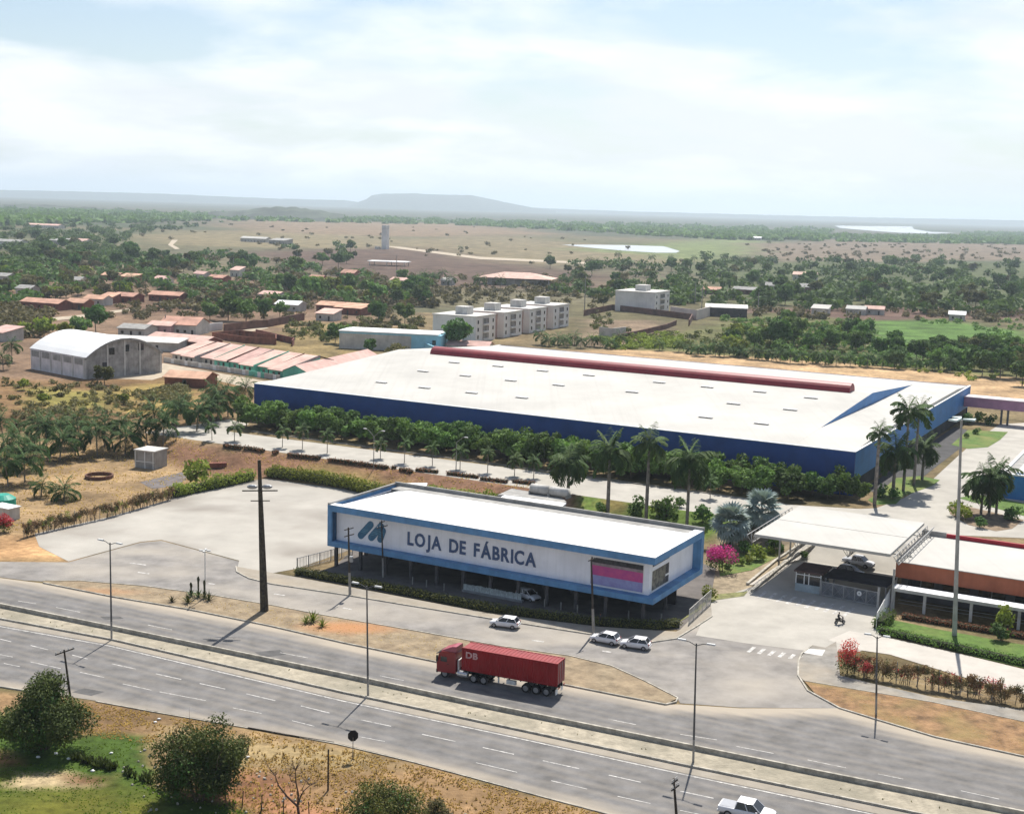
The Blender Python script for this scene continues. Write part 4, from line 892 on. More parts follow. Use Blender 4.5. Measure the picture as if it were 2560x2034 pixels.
house(1175, 880, wm(1175,880,105), 9, ROT*.4, 2.8, 1.3, M['stucco'], M['tile2'], 'house with low pink roof left of the red factory ridge', openings=3)
# ruined brick walls behind the terrace
wall('brick_ruin', 'roofless red brick walls behind the pink terraced roofs, left part', [(531,846),(600,840),(690,851),(690,862),(620,858),(531,846)], 2.4, .35, M['brick'])
wall('brick_ruin', 'roofless red brick walls behind the pink terraced roofs, right part', [(640,838),(700,852),(735,860),(730,866)], 2.4, .35, M['brick'])
# ------------------------------------------------------------------ terraced houses: each unit a house of its own
p0, p1 = G(408.6, 904.7), G(699.5, 951); ex = (p1-p0).normalized(); rz_ = math.atan2(ex.y, ex.x); L = (p1-p0).length; uw = L/8
TL = ['leftmost', 'second', 'third', 'fourth', 'fifth', 'sixth', 'seventh', 'rightmost']
for i in range(8):
    c = p0.lerp(p1, (i+.5)/8); wl_ = M['stucco'] if i < 3 else M['green']
    c = Vector((c.x, c.y, TER)); t_ = thing('terraced_house', f'{TL[i]} of the eight terraced houses with pink sloping roofs', 'terraced house', c, rz_, 'terraced houses with pink roofs')
    dpt = 16.0; st_ = [0,-1.3,.9,.2,.9,-1.0,.5,-1.6][i]; f0 = 3.5+st_; h0, h1 = 3.0, 6.0; a = uw/2-.03
    MB().raw([(-a,f0,0),(a,f0,0),(a,dpt,0),(-a,dpt,0),(-a,f0,h0),(a,f0,h0),(a,dpt,h1),(-a,dpt,h1)], [(0,1,5,4),(1,2,6,5),(2,3,7,6),(3,0,4,7)]).build('wall', wl_, t_)
    k = -.9; zf = h0-.45
    MB().raw([(-a+.05,f0+k,zf),(a-.05,f0+k,zf),(a-.05,dpt,h1),(-a+.05,dpt,h1),(-a+.05,f0+k,zf+.2),(a-.05,f0+k,zf+.2),(a-.05,dpt,h1+.2),(-a+.05,dpt,h1+.2)], [(3,2,1,0),(4,5,6,7),(0,1,5,4),(1,2,6,5),(2,3,7,6),(3,0,4,7)]).build('roof', M['tile2'], t_)
    MB().raw([(-a+.05,dpt,h1+.2),(a-.05,dpt,h1+.2),(a-.05,dpt+6,h1-1.4),(-a+.05,dpt+6,h1-1.4)], [(0,1,2,3)]).build('roof', M['tile2'], t_)
    MB().raw([(a-.12,f0-.6,zf-.3),(a+.02,f0-.6,zf-.3),(a+.02,dpt,h1-.3),(a-.12,dpt,h1-.3),(a-.12,f0-.6,zf+.55),(a+.02,f0-.6,zf+.55),(a+.02,dpt,h1+.5),(a-.12,dpt,h1+.5)], [(0,1,5,4),(1,2,6,5),(2,3,7,6),(3,0,4,7),(4,5,6,7)]).build('party_wall', [M['brown'], M['cement'], M['green']][i % 3], t_)
    MB().box(-a, a*.1, .0, .2, 0, 1.6).box(a*.55, a, .0, .2, 0, 1.6).build('yard_wall', [M['stucco'], M['stucco'], M['dirtyw'], M['dirtyw'], M['stucco'], M['stucco'], M['green'], M['stucco']][i], t_)
    MB().box(a*.102, a*.548, .05, .12, 0, 1.55).build('gate', M['white'], t_)
    add('door', door_m, t_, (a*.3, f0-.004, 0)); add('window', wind_m, t_, (-a*.4, f0-.004, 1.5))
ga_, gb_ = G(738, 957), G(918, 912); c = (ga_+gb_)/2; GL = (gb_-ga_).length/2; gh = thing('green_house', 'green gabled house at the right end of the terrace against the factory', 'house', c, math.atan2(gb_.y-ga_.y, gb_.x-ga_.x))
MB().raw([(-GL,-4,0),(GL,-4,0),(GL,4,0),(-GL,4,0),(-GL,-4,3.4),(GL,-4,3.4),(GL,4,3.4),(-GL,4,3.4),(-GL,0,5.1),(GL,0,5.1)], [(0,1,5,4),(1,2,6,9,5),(2,3,7,6),(3,0,4,8,7)]).build('wall', M['green'], gh)
MB().raw([(-GL-.3,-4.4,3.2),(GL+.3,-4.4,3.2),(GL+.3,0,5.25),(-GL-.3,0,5.25)], [(0,1,2,3)]).raw([(-GL-.3,4.4,3.2),(GL+.3,4.4,3.2),(GL+.3,0,5.252),(-GL-.3,0,5.252)], [(0,1,2,3)]).build('roof', M['tile2'], gh)
for x in (-6, 0, 6): add('window', wind_m, gh, (x, -4.02, 1.5))
house(462, 868, 26, 10, rz_+.2, 3, 1.6, M['brick'], M['tile2'], 'brick house with pink roof behind the left terraced units', openings=2)
house(355, 872, 30, 9, ROT*.3, 3, .8, M['stucco'], M['dirtyw'], 'shed with a bright pale sheet roof right behind the warehouse arch', 'shed', shed=True, openings=2)
house(478, 962, 12, 9, rz_+.5, 2.6, 1.3, M['brick'], M['tile'], 'half hidden brown hut with tiled roof before the terrace', 'hut', openings=1)
# ------------------------------------------------------------------ arched warehouse
a0 = G(213, 948); a1 = G(405, 931); ex = (a1-a0); WW = ex.length; az = math.atan2(ex.y, ex.x)
aw = thing('arched_warehouse', 'grey warehouse with a broad white barrel roof at left', 'warehouse', (a0.x, a0.y, TER), az)
LD = 30.0; He = 6.2; RI = 5.0
arc = [(WW/2-WW/2*math.cos(math.pi*i/16), He+RI*math.sin(math.pi*i/16)) for i in range(17)]
arc = [(WW*i/16, He+RI*(1-((i/8)-1)**2)) for i in range(17)]
ew = mat('bare cement wall', (.37,.35,.325), .92, .2, .4, streak=.4)
MB().face(*([(0, 0, 0), (WW, 0, 0)]+[(x, 0, z) for x, z in arc[::-1]])).face(*([(0, LD, 0), (WW, LD, 0)]+[(x, LD, z) for x, z in arc[::-1]])).build('gable_wall', ew, aw)
MB().box(0, .3, .01, LD, 0, He).build('side_wall', mat('lilac white wash', (.70,.66,.66), .9, .1, .3, streak=.25), aw); MB().box(WW-.3, WW, .01, LD, 0, He).build('side_wall', ew, aw)
rfv = [(x-.0, -.6, z+.1) for x, z in arc]+[(x, LD+.6, z+.1) for x, z in arc]
MB().raw(rfv, [(i, i+1, 18+i, 17+i) for i in range(16)]).build('roof', M['roofw'], aw)
MB().raw([(x, -.62, z-.5) for x, z in arc]+[(x, -.62, z+.12) for x, z in arc], [(i, i+1, 18+i, 17+i) for i in range(16)]).build('arch_beam', M['cement'], aw)
for f in (.0, .28, .5, .7, .98): MB().box(WW*f-.15*(f > 0), WW*f+.35, -.14, -.003, 0, He+RI*(1-(f*2-1)**2)-.6).build('pilaster', M['dirtyw'], aw)
for f, z in ((.34, 7.6), (.53, 8.2), (.72, 8.3)): MB().box(WW*f-.9, WW*f+.9, -.08, -.003, z-1.0, z+1.0).build('window', M['darkglass'], aw)
MB().box(WW*.22, WW*.29, -.09, -.003, 0, 4.5).build('door', M['darkfloor'], aw)
for y in range(0, 30, 6):
    MB().box(-.16, -.003, y+.2, y+.7, 0, He).build('pilaster', M['dirtyw'], aw); MB().box(-.06, -.003, y+1.2, y+5.4, He-2.2, He-.4).build('louvre', M['cement'], aw)
# kiosk, brick rings and odds and ends in the grove
g = G(378, 1166); kb = thing('transformer_kiosk', 'small square grey concrete kiosk with white door frames in the grove', 'kiosk', g, ROT+.15)
MB().box(-2.4, 2.4, -2.2, 2.2, 0, 3.6).build('wall', M['cement'], kb); MB().box(-2.6, 2.6, -2.4, 2.4, 3.602, 3.85).build('roof', M['dirtyw'], kb)
for x in (-1.6, .35): MB().box(x, x+1.5, -2.26, -2.203, .9, 3.0).build('door', M['greyroof'], kb)
for x in (-2.39, -.02, 1.98): MB().box(x, x+.16, -2.3, -2.203, 0, 3.5).build('frame', M['white'], kb)
MB().box(-2.39, 2.39, -2.3, -2.261, 1.35, 1.5).build('frame', M['white'], kb)
g = G(248, 1194); kr = thing('brick_ring', 'low round brick ring on the sand left of the kiosk', 'brick ring', g)
r1_ = MB()
for i in range(18):
    a_ = 2*math.pi*i/18; r1_.cbox((2.6*math.cos(a_), 2.6*math.sin(a_), .35), (.3, .92, .7), a_)
o = r1_.build('wall', M['brown'], kr)
g = G(545, 1168); o = thing('brick_stack', 'small red brick stack on the slope right of the kiosk', 'brick pile', g, .3)
for i in range(4):
    for j in range(2): MB().box(i*.9-1.8, i*.9-.95, -.6, .6, j*.52, j*.52+.5).build('brick', M['brick'], o)
g = G(8, 1275); o = thing('green_tank', 'teal green round topped tank at the left picture edge', 'tank', g); MB().tube((0,0,0),(0,0,2.2),2.2,n=20).tube((0,0,2.2),(0,0,2.9),2.2,1.2,n=20).build('shell', mat('teal tank', (.01,.30,.22), .5, .1, .5), o)
g = G(14, 1295); o = thing('pump_shed', 'small white flat roofed shed before the teal tank', 'shed', g, ROT); MB().box(-2.2, 2.2, -1.2, 1.2, 0, 2.1).build('wall', M['dirtyw'], o); MB().box(-2.4, 2.4, -1.4, 1.4, 2.102, 2.25).build('roof', M['white'], o)
# ------------------------------------------------------------------ poles and lamps
def lean_to(g, top_px, h):
    """lean of a post so that its head stands over the seen spot"""
    r = ray(*top_px); k_ = g.y/r.y; hd = EYE+r*k_; return math.atan2(-(0), h), math.atan2(hd.x-g.x, h)
def street_lamp(px, top, label, arm=1.5, group=None, rz=ROT, light_base=True):
    g = G(*px); g.z = hz(g.x, g.y)+.1; h = hgt(g, top[1]); ly = lean_to(g, top, h)[1]
    t_ = thing('street_lamp', label, 'street lamp', g, rz, group); t_.rotation_euler = (Matrix.Rotation(ly, 3, 'Y') @ Matrix.Rotation(rz, 3, 'Z')).to_euler()
    MB().tube((0,0,-.1),(0,0,2.4),.13,.12,8).build('base', M['polec'], t_); MB().tube((0,0,2.4),(0,0,h-.1),.12,.075,8).build('pole', M['galv'], t_)
    for s in (-1, 1):
        a = MB().tube((0,0,h-.35),(s*arm*.5,0,h-.05),.045,n=6).tube((s*arm*.5,0,h-.05),(s*arm,0,h),.045,n=6).build('arm', M['galv'], t_)
        MB().raw([(s*arm*.75,-.14,h-.05),(s*(arm+.55),-.16,h-.02),(s*(arm+.55),.16,h-.02),(s*arm*.75,.14,h-.05),(s*arm*.75,-.10,h+.12),(s*(arm+.5),-.12,h+.13),(s*(arm+.5),.12,h+.13),(s*arm*.75,.10,h+.12)], [(3,2,1,0),(4,5,6,7),(0,1,5,4),(1,2,6,5),(2,3,7,6),(3,0,4,7)]).build('lamp_head', M['lampw'], a)
    return t_
street_lamp((279,1600), (275,1354), 'double headed street lamp on the median, left of the tall black pole', group='median street lamps')
street_lamp((920,1740), (917,1462), 'double headed street lamp on the median, left of the red truck', group='median street lamps')
street_lamp((1733,1905), (1741,1605), 'double headed street lamp on the median, at the driveway junction', group='median street lamps')
street_lamp((2190,1789), (2193,1588), 'white headed street lamp on the dry orange verge', arm=.9, group='kerbside street lamps')
def utility_pole(px, top, label, arms=((.3, 2.0),), r=.16, mt=None, low=True, group='utility poles', rz=.9, tr=None):
    g = G(*px); g.z = hz(g.x, g.y); h = hgt(g, top[1]); ly = lean_to(g, top, h)[1]
    t_ = thing('utility_pole', label, 'utility pole', g, rz, group); t_.rotation_euler = (Matrix.Rotation(ly, 3, 'Y') @ Matrix.Rotation(rz, 3, 'Z')).to_euler()
    if low: MB().tube((0,0,-.1),(0,0,h*.34),r*1.3,r*1.1,8).build('base', M['polec'], t_); MB().tube((0,0,h*.34),(0,0,h),r*1.0,r*.7,8).build('pole', mt or M['wood'], t_)
    else: MB().tube((0,0,-.1),(0,0,h),r*1.2,r*.7,8).build('pole', mt or M['wood'], t_)
    for d, w_ in arms:
        a = MB().box(-w_/2, w_/2, -.05-r*.7, .05-r*.7, h-d-.06, h-d+.06).build('crossarm', M['wood'], t_)
        for x in (-w_/2+.1, -w_/5, w_/5, w_/2-.1): MB().tube((x,-r*.7,h-d+.06),(x,-r*.7,h-d+.3),.05,.04,6).build('insulator', M['lampw'], a)
    if tr: MB().tube((.0,-r-.28,h*tr-.45),(0,-r-.28,h*tr+.35),.27,n=10).build('transformer', M['steel'], t_)
    return t_
utility_pole((875,1488), (871,1318), 'utility pole with two crossarms before the left end of the store', ((.2,1.8),(1.15,1.9)), tr=.55)
utility_pole((958,1442), (954,1300), 'thin dark utility pole standing before the striped logo', ((.25,1.2),(1.0,2.3)), r=.12)
utility_pole((1484,1585), (1478,1395), 'utility pole beside the two parked white cars', ((.15,1.6),))
utility_pole((182,1790), (160,1623), 'bare utility pole rising out of the large left tree', ((.2,2.3),), r=.13, low=False)
utility_pole((1694,2075), (1684,1944), 'utility pole cut by the bottom edge below the right lamp', ((.3,1.0),(.9,1.3)), r=.13, low=False)
# tall black pole
g = G(661, 1528); h = hgt(g, 1150); ly = lean_to(g, (648,1150), h)[1]
tp = thing('tall_pole', 'very tall blackened tapering pole standing on the traffic island', 'tall pole', g, 0); tp.rotation_euler = (0, ly, 0)
m_ = MB(); n = 16
for i in range(n): a = .58-.36*i/n; b_ = .58-.36*(i+1)/n; m_.tube((0,0,h*i/n),(0,0,h*(i+1)/n), a, b_, 10, i == n-1)
m_.build('shaft', mat('blackened pole', (.022,.018,.015), .9, .5, 2.5, col2=(.09,.075,.05)), tp)
MB().box(-2.4, 2.4, -.32, -.2, h*.80, h*.80+.16).build('crossarm', M['wood'], tp)
for s in (-1, 1): MB().ball((s*1.0, -.3, h*.83), (.75,.35,.32), 8, 5).build('lamp_head', M['steel'], tp)
MB().box(-1.3, 1.3, -.3, -.2, h*.735, h*.735+.12).build('crossarm', M['wood'], tp)
# tall floodlight mast on the right
g = G(2386, 1588); h = hgt(g, 1050); ly = lean_to(g, (2404,1045), h)[1]
fm = thing('floodlight_mast', 'very tall grey mast with a pale flat lamp head right of the gate', 'light mast', g, ROT); fm.rotation_euler = (Matrix.Rotation(ly, 3, 'Y') @ Matrix.Rotation(ROT, 3, 'Z')).to_euler()
MB().tube((0,0,-.2),(0,0,h*.35),.34,.26,10).build('lower_shaft', mat('mast grey', (.40,.39,.37), .7, .15, .6), fm); MB().tube((0,0,h*.35),(0,0,h),.26,.15,10).build('upper_shaft', MATS['mast grey'], fm)
for a_ in (0, 2.1, 4.2): MB().raw([(math.cos(a_+d)*q, math.sin(a_+d)*q, h+z) for z in (0, .22) for d, q in ((-.5,.2),(-.35,1.9),(.35,1.9),(.5,.2))], [(3,2,1,0),(4,5,6,7),(0,1,5,4),(1,2,6,5),(2,3,7,6),(3,0,4,7)]).build('lamp_head', mat('pale lamp', (.50,.60,.58), .5, .05, 1), fm)
# double-arm lamps on the factory road
def road_lamp(px, top, label, one=False):
    g = G(*px); h = hgt(g, top); t_ = thing('curved_lamp', label, 'street lamp', g, ROT, 'curved arm lamps on the factory road')
    MB().tube((0,0,0),(0,0,h*.82),.10,.07,8).build('pole', M['polec'], t_)
    for s in ((1,) if one else (-1, 1)):
        m_ = MB(); pts = [(s*1.9*(i/5)**.9, 0, h*.82+h*.18*math.sin(i/5*1.5)) for i in range(6)]
        for p, q in zip(pts[:-1], pts[1:]): m_.tube(p, q, .055, n=6)
        a = m_.build('arm', M['polec'], t_); MB().ball((pts[-1][0]+s*.3, 0, pts[-1][2]), (.5,.18,.13), 8, 5).build('lamp_head', M['lampw'], a)
road_lamp((934,1172), 1074, 'curved double lamp on the factory road above the lot hedge'); road_lamp((1140,1176), 1090, 'curved lamp with one visible head among the small road palms', True)
def thin_pole(px, top, label, r=.14, mt=None, name='pole', cat='pole', gr=None):
    g = G(*px); h = hgt(g, top); t_ = thing(name, label, cat, g, 0, gr); MB().tube((0,0,0),(0,0,h),r*1.2,r,6).build('shaft', mt or M['polec'], t_); return t_, h
t_, h = thin_pole((513,1496), 1372, 'slim pale lamp post beside the agaves on the traffic island', .07, M['lampw'], 'lamp_post', 'lamp post')
for a_ in (0, 1.6, 3.1, 4.7): MB().cbox((.55*math.cos(a_), .55*math.sin(a_), h-.2), (.5,.3,.18), a_).tube((0,0,h-.1),(.5*math.cos(a_),.5*math.sin(a_),h-.15),.03,n=5).build('lamp_head', M['lampw'], t_)
for q in [((991,694),637,'far pale pole by the cream house in the middle'),((1461,776),690,'tall pale pole at the right end of the apartments'),((1754,775),713,'yellowish pole before the white compound wall'),((2421,766),718,'pale pole standing in the dark right woods'),((414,832),786,'dark pole at the big tiled corner house'),((1895,775),730,'pale pole right of the dark walled shed'),((584,672),645,'pale pole over the middle green belt'),((1737,760),708,'thin pole behind the yellowish pole')]:
    thin_pole(*q, r=.22, gr='village poles')
t_, h = thin_pole((820,1975), 1872, 'dark thin wooden stake at the left side of the bottom bush', .08, M['wood'], 'wooden_post', 'post')
# stop sign seen from the back
g = G(882, 1896); sg = thing('stop_sign', 'octagonal road sign seen from its dark back at the road edge', 'road sign', g, .25)
MB().tube((0,0,0),(0,0,2.3),.04,n=6).build('post', M['steel'], sg); zc = hgt(g, 1838)
MB().raw([(.56*math.cos(math.pi*(2*i+1)/8), y, zc+.62*math.sin(math.pi*(2*i+1)/8)) for y in (-.03, .03) for i in range(8)], [tuple(range(8)), tuple(range(8,16))[::-1]]+[(8+i, 8+(i+1)%8, (i+1)%8, i) for i in range(8)]).build('plate', M['black'], sg)
# fence posts at the bottom left
pp = MB().tube((0,0,0),(0,0,1.5),.09,.08,6).tube((0,0,1.5),(.22,.0,1.85),.08,.07,6).mesh('post', M['polec']); pd = MB().tube((0,0,0),(.05,0,1.7),.06,.05,6).mesh('post', M['wood'])
for i, q in enumerate([(61,1862),(105,1872),(151,1863),(447,1975),(509,1990)]):
    p = G(*q); o = add('fence_post', pp, None, p); tag(o, f'pale bent topped concrete fence post under the left trees, {nth(i)} from the left', 'fence post', 'pale fence posts')
for i, q in enumerate([(563,1998),(605,2018),(654,2028),(708,2040),(773,2046),(650,2054)]):
    p = G(*q); o = add('fence_post', pd, None, p, (0, random.uniform(-.08,.08), 0)); tag(o, f'dark wooden fence stake in the dry grass near the bare tree, {nth([0,1,3,4,5,2][i])} from the left', 'fence post', 'dark fence stakes')
# ------------------------------------------------------------------ vehicles
M['carw'] = mat('white car paint', (.72,.72,.73), .25, .03, 1, spec=.5)
M['carg'] = mat('grey car paint', (.33,.34,.36), .3, .05, 1, spec=.5)
M['card'] = mat('black car paint', (.02,.02,.025), .25, .1, 1, spec=.5)
M['red'] = mat('truck red paint', (.22,.006,.012), .3, .08, .8, spec=.5)
M['cont'] = mat('container red', (.25,.006,.010), .55, .10, .6, streak=.15)
M['lampr'] = mat('tail lamp', (.3,.01,.01), .3, .1, 3)
M['lampc'] = mat('head lamp', (.6,.6,.62), .15, .1, 3)
M['chrome'] = mat('bright metal', (.62,.62,.63), .25, .05, 2, metal=.6)
M['rim'] = mat('wheel rim', (.30,.30,.31), .4, .1, 3, metal=.5)
def wheel_mesh(r, w_):
    ty = MB().tube((0,-w_/2,0),(0,w_/2,0), r, n=18).mesh('tyre', M['black']); ri = MB().tube((0,-w_/2-.01,0),(0,-w_/2+.02,0), r*.62, n=12).tube((0,w_/2-.02,0),(0,w_/2+.01,0), r*.62, n=12).mesh('rim', M['rim']); return ty, ri
def loft(stations, segs):
    """body shell: stations (x, half width, z bottom, z belt, z top) joined by rounded sections"""
    V_ = []; 
    for x, hw, zb_, zm, zt in stations:
        sec = [(-hw*.9, zb_), (-hw, zb_+(zm-zb_)*.35), (-hw, zm), (-hw*.93, zm+(zt-zm)*.75), (-hw*.72, zt), (hw*.72, zt), (hw*.93, zm+(zt-zm)*.75), (hw, zm), (hw, zb_+(zm-zb_)*.35), (hw*.9, zb_)]
        V_ += [(x, y, z) for y, z in sec]
    n = 10; F_ = []
    for i in range(len(stations)-1):
        for j in range(n): F_.append((i*n+j, i*n+(j+1) % n, (i+1)*n+(j+1) % n, (i+1)*n+j))
    F_ += [tuple(range(n)), tuple(range((len(stations)-1)*n, len(stations)*n))[::-1]]
    return [(v[0], v[1], v[2]) for v in V_], [f[::-1] for f in F_]
def frustum(b_, t_):
    """glass house: bottom ring b_, top ring t_ as (x0, x1, half width, z)"""
    (x0, x1, hw, z), (X0, X1, HW, Z) = b_, t_
    return [(x0,-hw,z),(x1,-hw,z),(x1,hw,z),(x0,hw,z),(X0,-HW,Z),(X1,-HW,Z),(X1,HW,Z),(X0,HW,Z)], [(0,1,5,4),(1,2,6,5),(2,3,7,6),(3,0,4,7),(4,5,6,7)]
TY, RI = wheel_mesh(.30, .2); TYP, RIP = wheel_mesh(.38, .26)
def car(label, px0, px1, paint, kind='hatch', L=3.9, group=None, cat='car', zc=.0):
    """car whose front and rear ends are seen at two pixels (ground points)"""
    f, r_ = G(*px0), G(*px1); c = (f+r_)/2; d = f-r_; rz = math.atan2(d.y, d.x)
    t_ = thing('pickup_truck' if kind == 'pickup' else 'parked_car', label, cat, (c.x, c.y, c.z+.04), rz, group); a = L/2
    if kind == 'hatch':
        hw = .83; st_ = [(-a,hw*.86,.42,.72,.80),(-a+.12,hw*.95,.28,.80,.93),(-a+.7,hw,.24,.82,.96),(.3,hw,.22,.80,.94),(a-1.0,hw,.22,.76,.90),(a-.35,hw*.95,.24,.66,.80),(a-.06,hw*.84,.30,.56,.66),(a,hw*.74,.36,.50,.56)]
        gb_, gt_ = (-a+.16, a-.95, hw*.93, .93), (-a+.55, a-1.85, hw*.74, 1.44)
    else:
        hw = .93; st_ = [(-a,hw*.92,.55,.95,1.02),(-a+.1,hw,.45,.98,1.06),(-a+1.5,hw,.42,.98,1.06),(-a+1.52,hw,.42,.98,1.06),(a-1.5,hw,.40,.98,1.10),(a-.4,hw*.97,.42,.90,1.04),(a-.06,hw*.9,.48,.80,.92),(a,hw*.82,.52,.72,.80)]
        gb_, gt_ = (-a+1.6, a-1.15, hw*.94, 1.06), (-a+1.8, a-1.95, hw*.76, 1.72)
    v, f_ = loft(st_, 0); b0 = MB().raw(v, f_).build('body', paint, t_, True)
    MB().raw(*frustum(gb_, gt_)).build('windows', M['darkglass'], t_)
    (x0, x1, w0, z0), (X0, X1, w1, z1) = gb_, gt_
    MB().raw([(X0-.05,-w1-.02,z1),(X1+.05,-w1-.02,z1),(X1+.05,w1+.02,z1),(X0-.05,w1+.02,z1),(X0+.05,-w1*.85,z1+.07),(X1-.08,-w1*.85,z1+.07),(X1-.08,w1*.85,z1+.07),(X0+.05,w1*.85,z1+.07)], [(0,1,5,4),(1,2,6,5),(2,3,7,6),(3,0,4,7),(4,5,6,7)]).build('roof', paint, t_, True)
    for s in (-1, 1):
        for fb, ft in ((0, 0), (.5, .47), (1, 1)):
            bx, tx = x0+(x1-x0)*fb, X0+(X1-X0)*ft; MB().tube((bx, s*w0, z0), (tx, s*w1, z1+.01), .045, n=5).build('pillar', paint, t_)
    for s in (-1, 1):
        MB().cbox((a-.16, s*hw*.66, .66 if kind == 'hatch' else .86), (.2,.3,.15)).build('headlight', M['lampc'], t_)
        MB().cbox((-a+.06, s*hw*.8, .80 if kind == 'hatch' else .86), (.12,.18,.26)).build('tail_light', M['lampr'], t_)
        MB().cbox((x1-.35, s*(hw+.08), z0+.06), (.18,.16,.13)).build('mirror', paint, t_)
    MB().cbox((a+.0, 0, .42), (.08, hw*1.2, .14)).build('grille', M['black'], t_); MB().cbox((-a-.03, 0, .5), (.1, hw*1.7, .2)).build('bumper', paint, t_)
    if kind == 'pickup': MB().box(-a+.14, -a+1.5, -hw*.82, hw*.82, 1.065, 1.075).build('bed_cover', M['carg'], t_)
    ty, ri = (TY, RI) if kind == 'hatch' else (TYP, RIP); r = .30 if kind == 'hatch' else .38
    for x in ((-a+.68, a-.72) if kind == 'hatch' else (-a+1.0, a-.95)):
        for s in (-1, 1):
            o = add('tyre', ty, t_, (x, s*(hw-.08), r)); add('rim', ri, o)
    return t_
car('white hatchback alone on the side road behind the red truck', (1227,1562), (1297,1571), M['carw'], group='white hatchbacks', L=4.0)
car('white hatchback parked closest to the utility pole', (1480,1600), (1545,1612), M['carw'], group='white hatchbacks', L=3.9)
car('white hatchback at the right of the parked pair', (1552,1614), (1624,1624), M['carw'], group='white hatchbacks', L=3.9)
car('white pickup truck driving at the bottom picture edge', (1922,2056), (1812,2032), M['carw'], 'pickup', 5.2, None, 'pickup truck')
car('white pickup under the front edge of the gate canopy', (2180,1424), (2112,1406), M['carw'], 'pickup', 5.0, None, 'pickup truck')
car('dark car with a pale bonnet waiting behind the gate roof', (2150,1442), (2104,1431), M['card'], 'hatch', 4.2)
car('white car in the dark under the store behind the hedge', (1342,1505), (1300,1490), M['carw'], 'hatch', 4.0)
# red container truck
tf, tr_ = G(1092, 1712), G(1398, 1768); d = (tf-tr_); rz = math.atan2(d.y, d.x)
tr0 = at(1394,1662.5,4.0); tf0 = at(1153.9,1620.8,4.0); dd = tf0-tr0; rz = math.atan2(dd.y, dd.x); nrm = Vector((dd.y, -dd.x, 0)).normalized()
org = Vector((tr0.x, tr0.y, .04))-nrm*1.22*(1 if nrm.y > 0 else -1)*-1
tk = thing('container_truck', 'red lorry carrying a red shipping container on the highway', 'truck', org, rz)
# local x forward from the container rear, y to the left of travel; near side is +y or -y depending on heading
CL = 12.19; ch = 1.38; CHt = 2.75
cb = MB(); cb.box(.06, CL-.06, -1.17, 1.17, ch+.1, ch+CHt-.06)
c_ = cb.build('container', M['cont'], tk)
rb = MB()
for s in (-1, 1):
    for i in range(40):
        x = .35+i*(CL-.7)/40; rb.raw([(x, s*1.172, ch+.18), (x+.05, s*1.205, ch+.18), (x+.15, s*1.205, ch+.18), (x+.2, s*1.172, ch+.18), (x, s*1.172, ch+CHt-.14), (x+.05, s*1.205, ch+CHt-.14), (x+.15, s*1.205, ch+CHt-.14), (x+.2, s*1.172, ch+CHt-.14)], [(0,1,5,4),(1,2,6,5),(2,3,7,6)] if s < 0 else [(4,5,1,0),(5,6,2,1),(6,7,3,2)])
o = rb.build('corrugation', M['cont'], c_); o['kind'] = 'stuff'
fr_ = MB()
for s in (-1, 1):
    fr_.box(0, CL, s*1.15-.07, s*1.15+.07, ch, ch+.16).box(0, CL, s*1.15-.07, s*1.15+.07, ch+CHt-.12, ch+CHt)
    for x in (0, CL-.16): fr_.box(x, x+.16, s*1.15-.075, s*1.15+.075, ch+.162, ch+CHt-.122)
fr_.box(0, .16, -1.07, 1.07, ch+CHt-.11, ch+CHt-.002).build('frame', M['cont'], c_)
for i in range(4): MB().tube((-.03, -.85+i*.57, ch+.15), (-.03, -.85+i*.57, ch+CHt-.15), .03, n=6).build('lock_bar', M['chrome'], c_)
for s in (-1, 1): MB().box(-.012, .05, s*.58-.56, s*.58+.56, ch+.15, ch+CHt-.13).build('door', M['cont'], c_)
rw = MB()
for i in range(24): x = .4+i*(CL-.8)/24; rw.box(x, x+.25, -1.05, 1.05, ch+CHt-.058, ch+CHt-.02)
o = rw.build('roof_corrugation', M['cont'], c_); o['kind'] = 'stuff'
near = 1 if (Matrix.Rotation(rz, 3, 'Z') @ Vector((0, 1, 0))).y < 0 else -1
lettering('DB', c_, 0, 1.55, 0, .78, 0, mat('container print', (.55,.33,.33), .7, .1, 2), rot=(R(90), 0, R(180) if near > 0 else 0), place=((CL-.55) if near > 0 else .55, near*1.215, ch+CHt-1.18), off=.03)
if near > 0: pass
ch_ = MB(); ch_.box(-.1, CL+1.2, -.42, -.28, 1.0, ch-.004).box(-.1, CL+1.2, .28, .42, 1.0, ch-.004)
for i in range(9): ch_.box(.2+i*1.45, .32+i*1.45, -1.1, 1.1, 1.18, ch-.006)
ch_.build('chassis', M['black'], tk)
TT, TR_ = wheel_mesh(.52, .30); TT2, TR2 = wheel_mesh(.52, .62)
for x in (1.3, 2.6, 3.9, 9.3, 10.6):
    for s in (-1, 1): o = add('tyre', TT2, tk, (x, s*.93, .52)); add('rim', TR2, o)
for s in (-1, 1): o = add('tyre', TT, tk, (14.4, s*1.05, .52)); add('rim', TR_, o)
cab = MB(); cp = [(13.0,.75),(15.3,.62),(15.48,1.0),(15.48,1.75),(15.22,2.9),(14.9,3.25),(13.15,3.3),(13.0,3.1)]
cab.xprism(cp, -1.22, 1.22); cbo = cab.build('cab', M['red'], tk)
MB().raw([(13.05,-1.0,3.302),(15.0,-1.05,3.262),(15.0,1.05,3.262),(13.05,1.0,3.302),(13.05,-.85,3.92),(13.6,-.85,3.86),(13.6,.85,3.86),(13.05,.85,3.92)], [(0,1,5,4),(1,2,6,5),(2,3,7,6),(3,0,4,7),(4,5,6,7)]).build('wind_deflector', mat('deflector red', (.40,.10,.12), .3, .1, 1), tk)
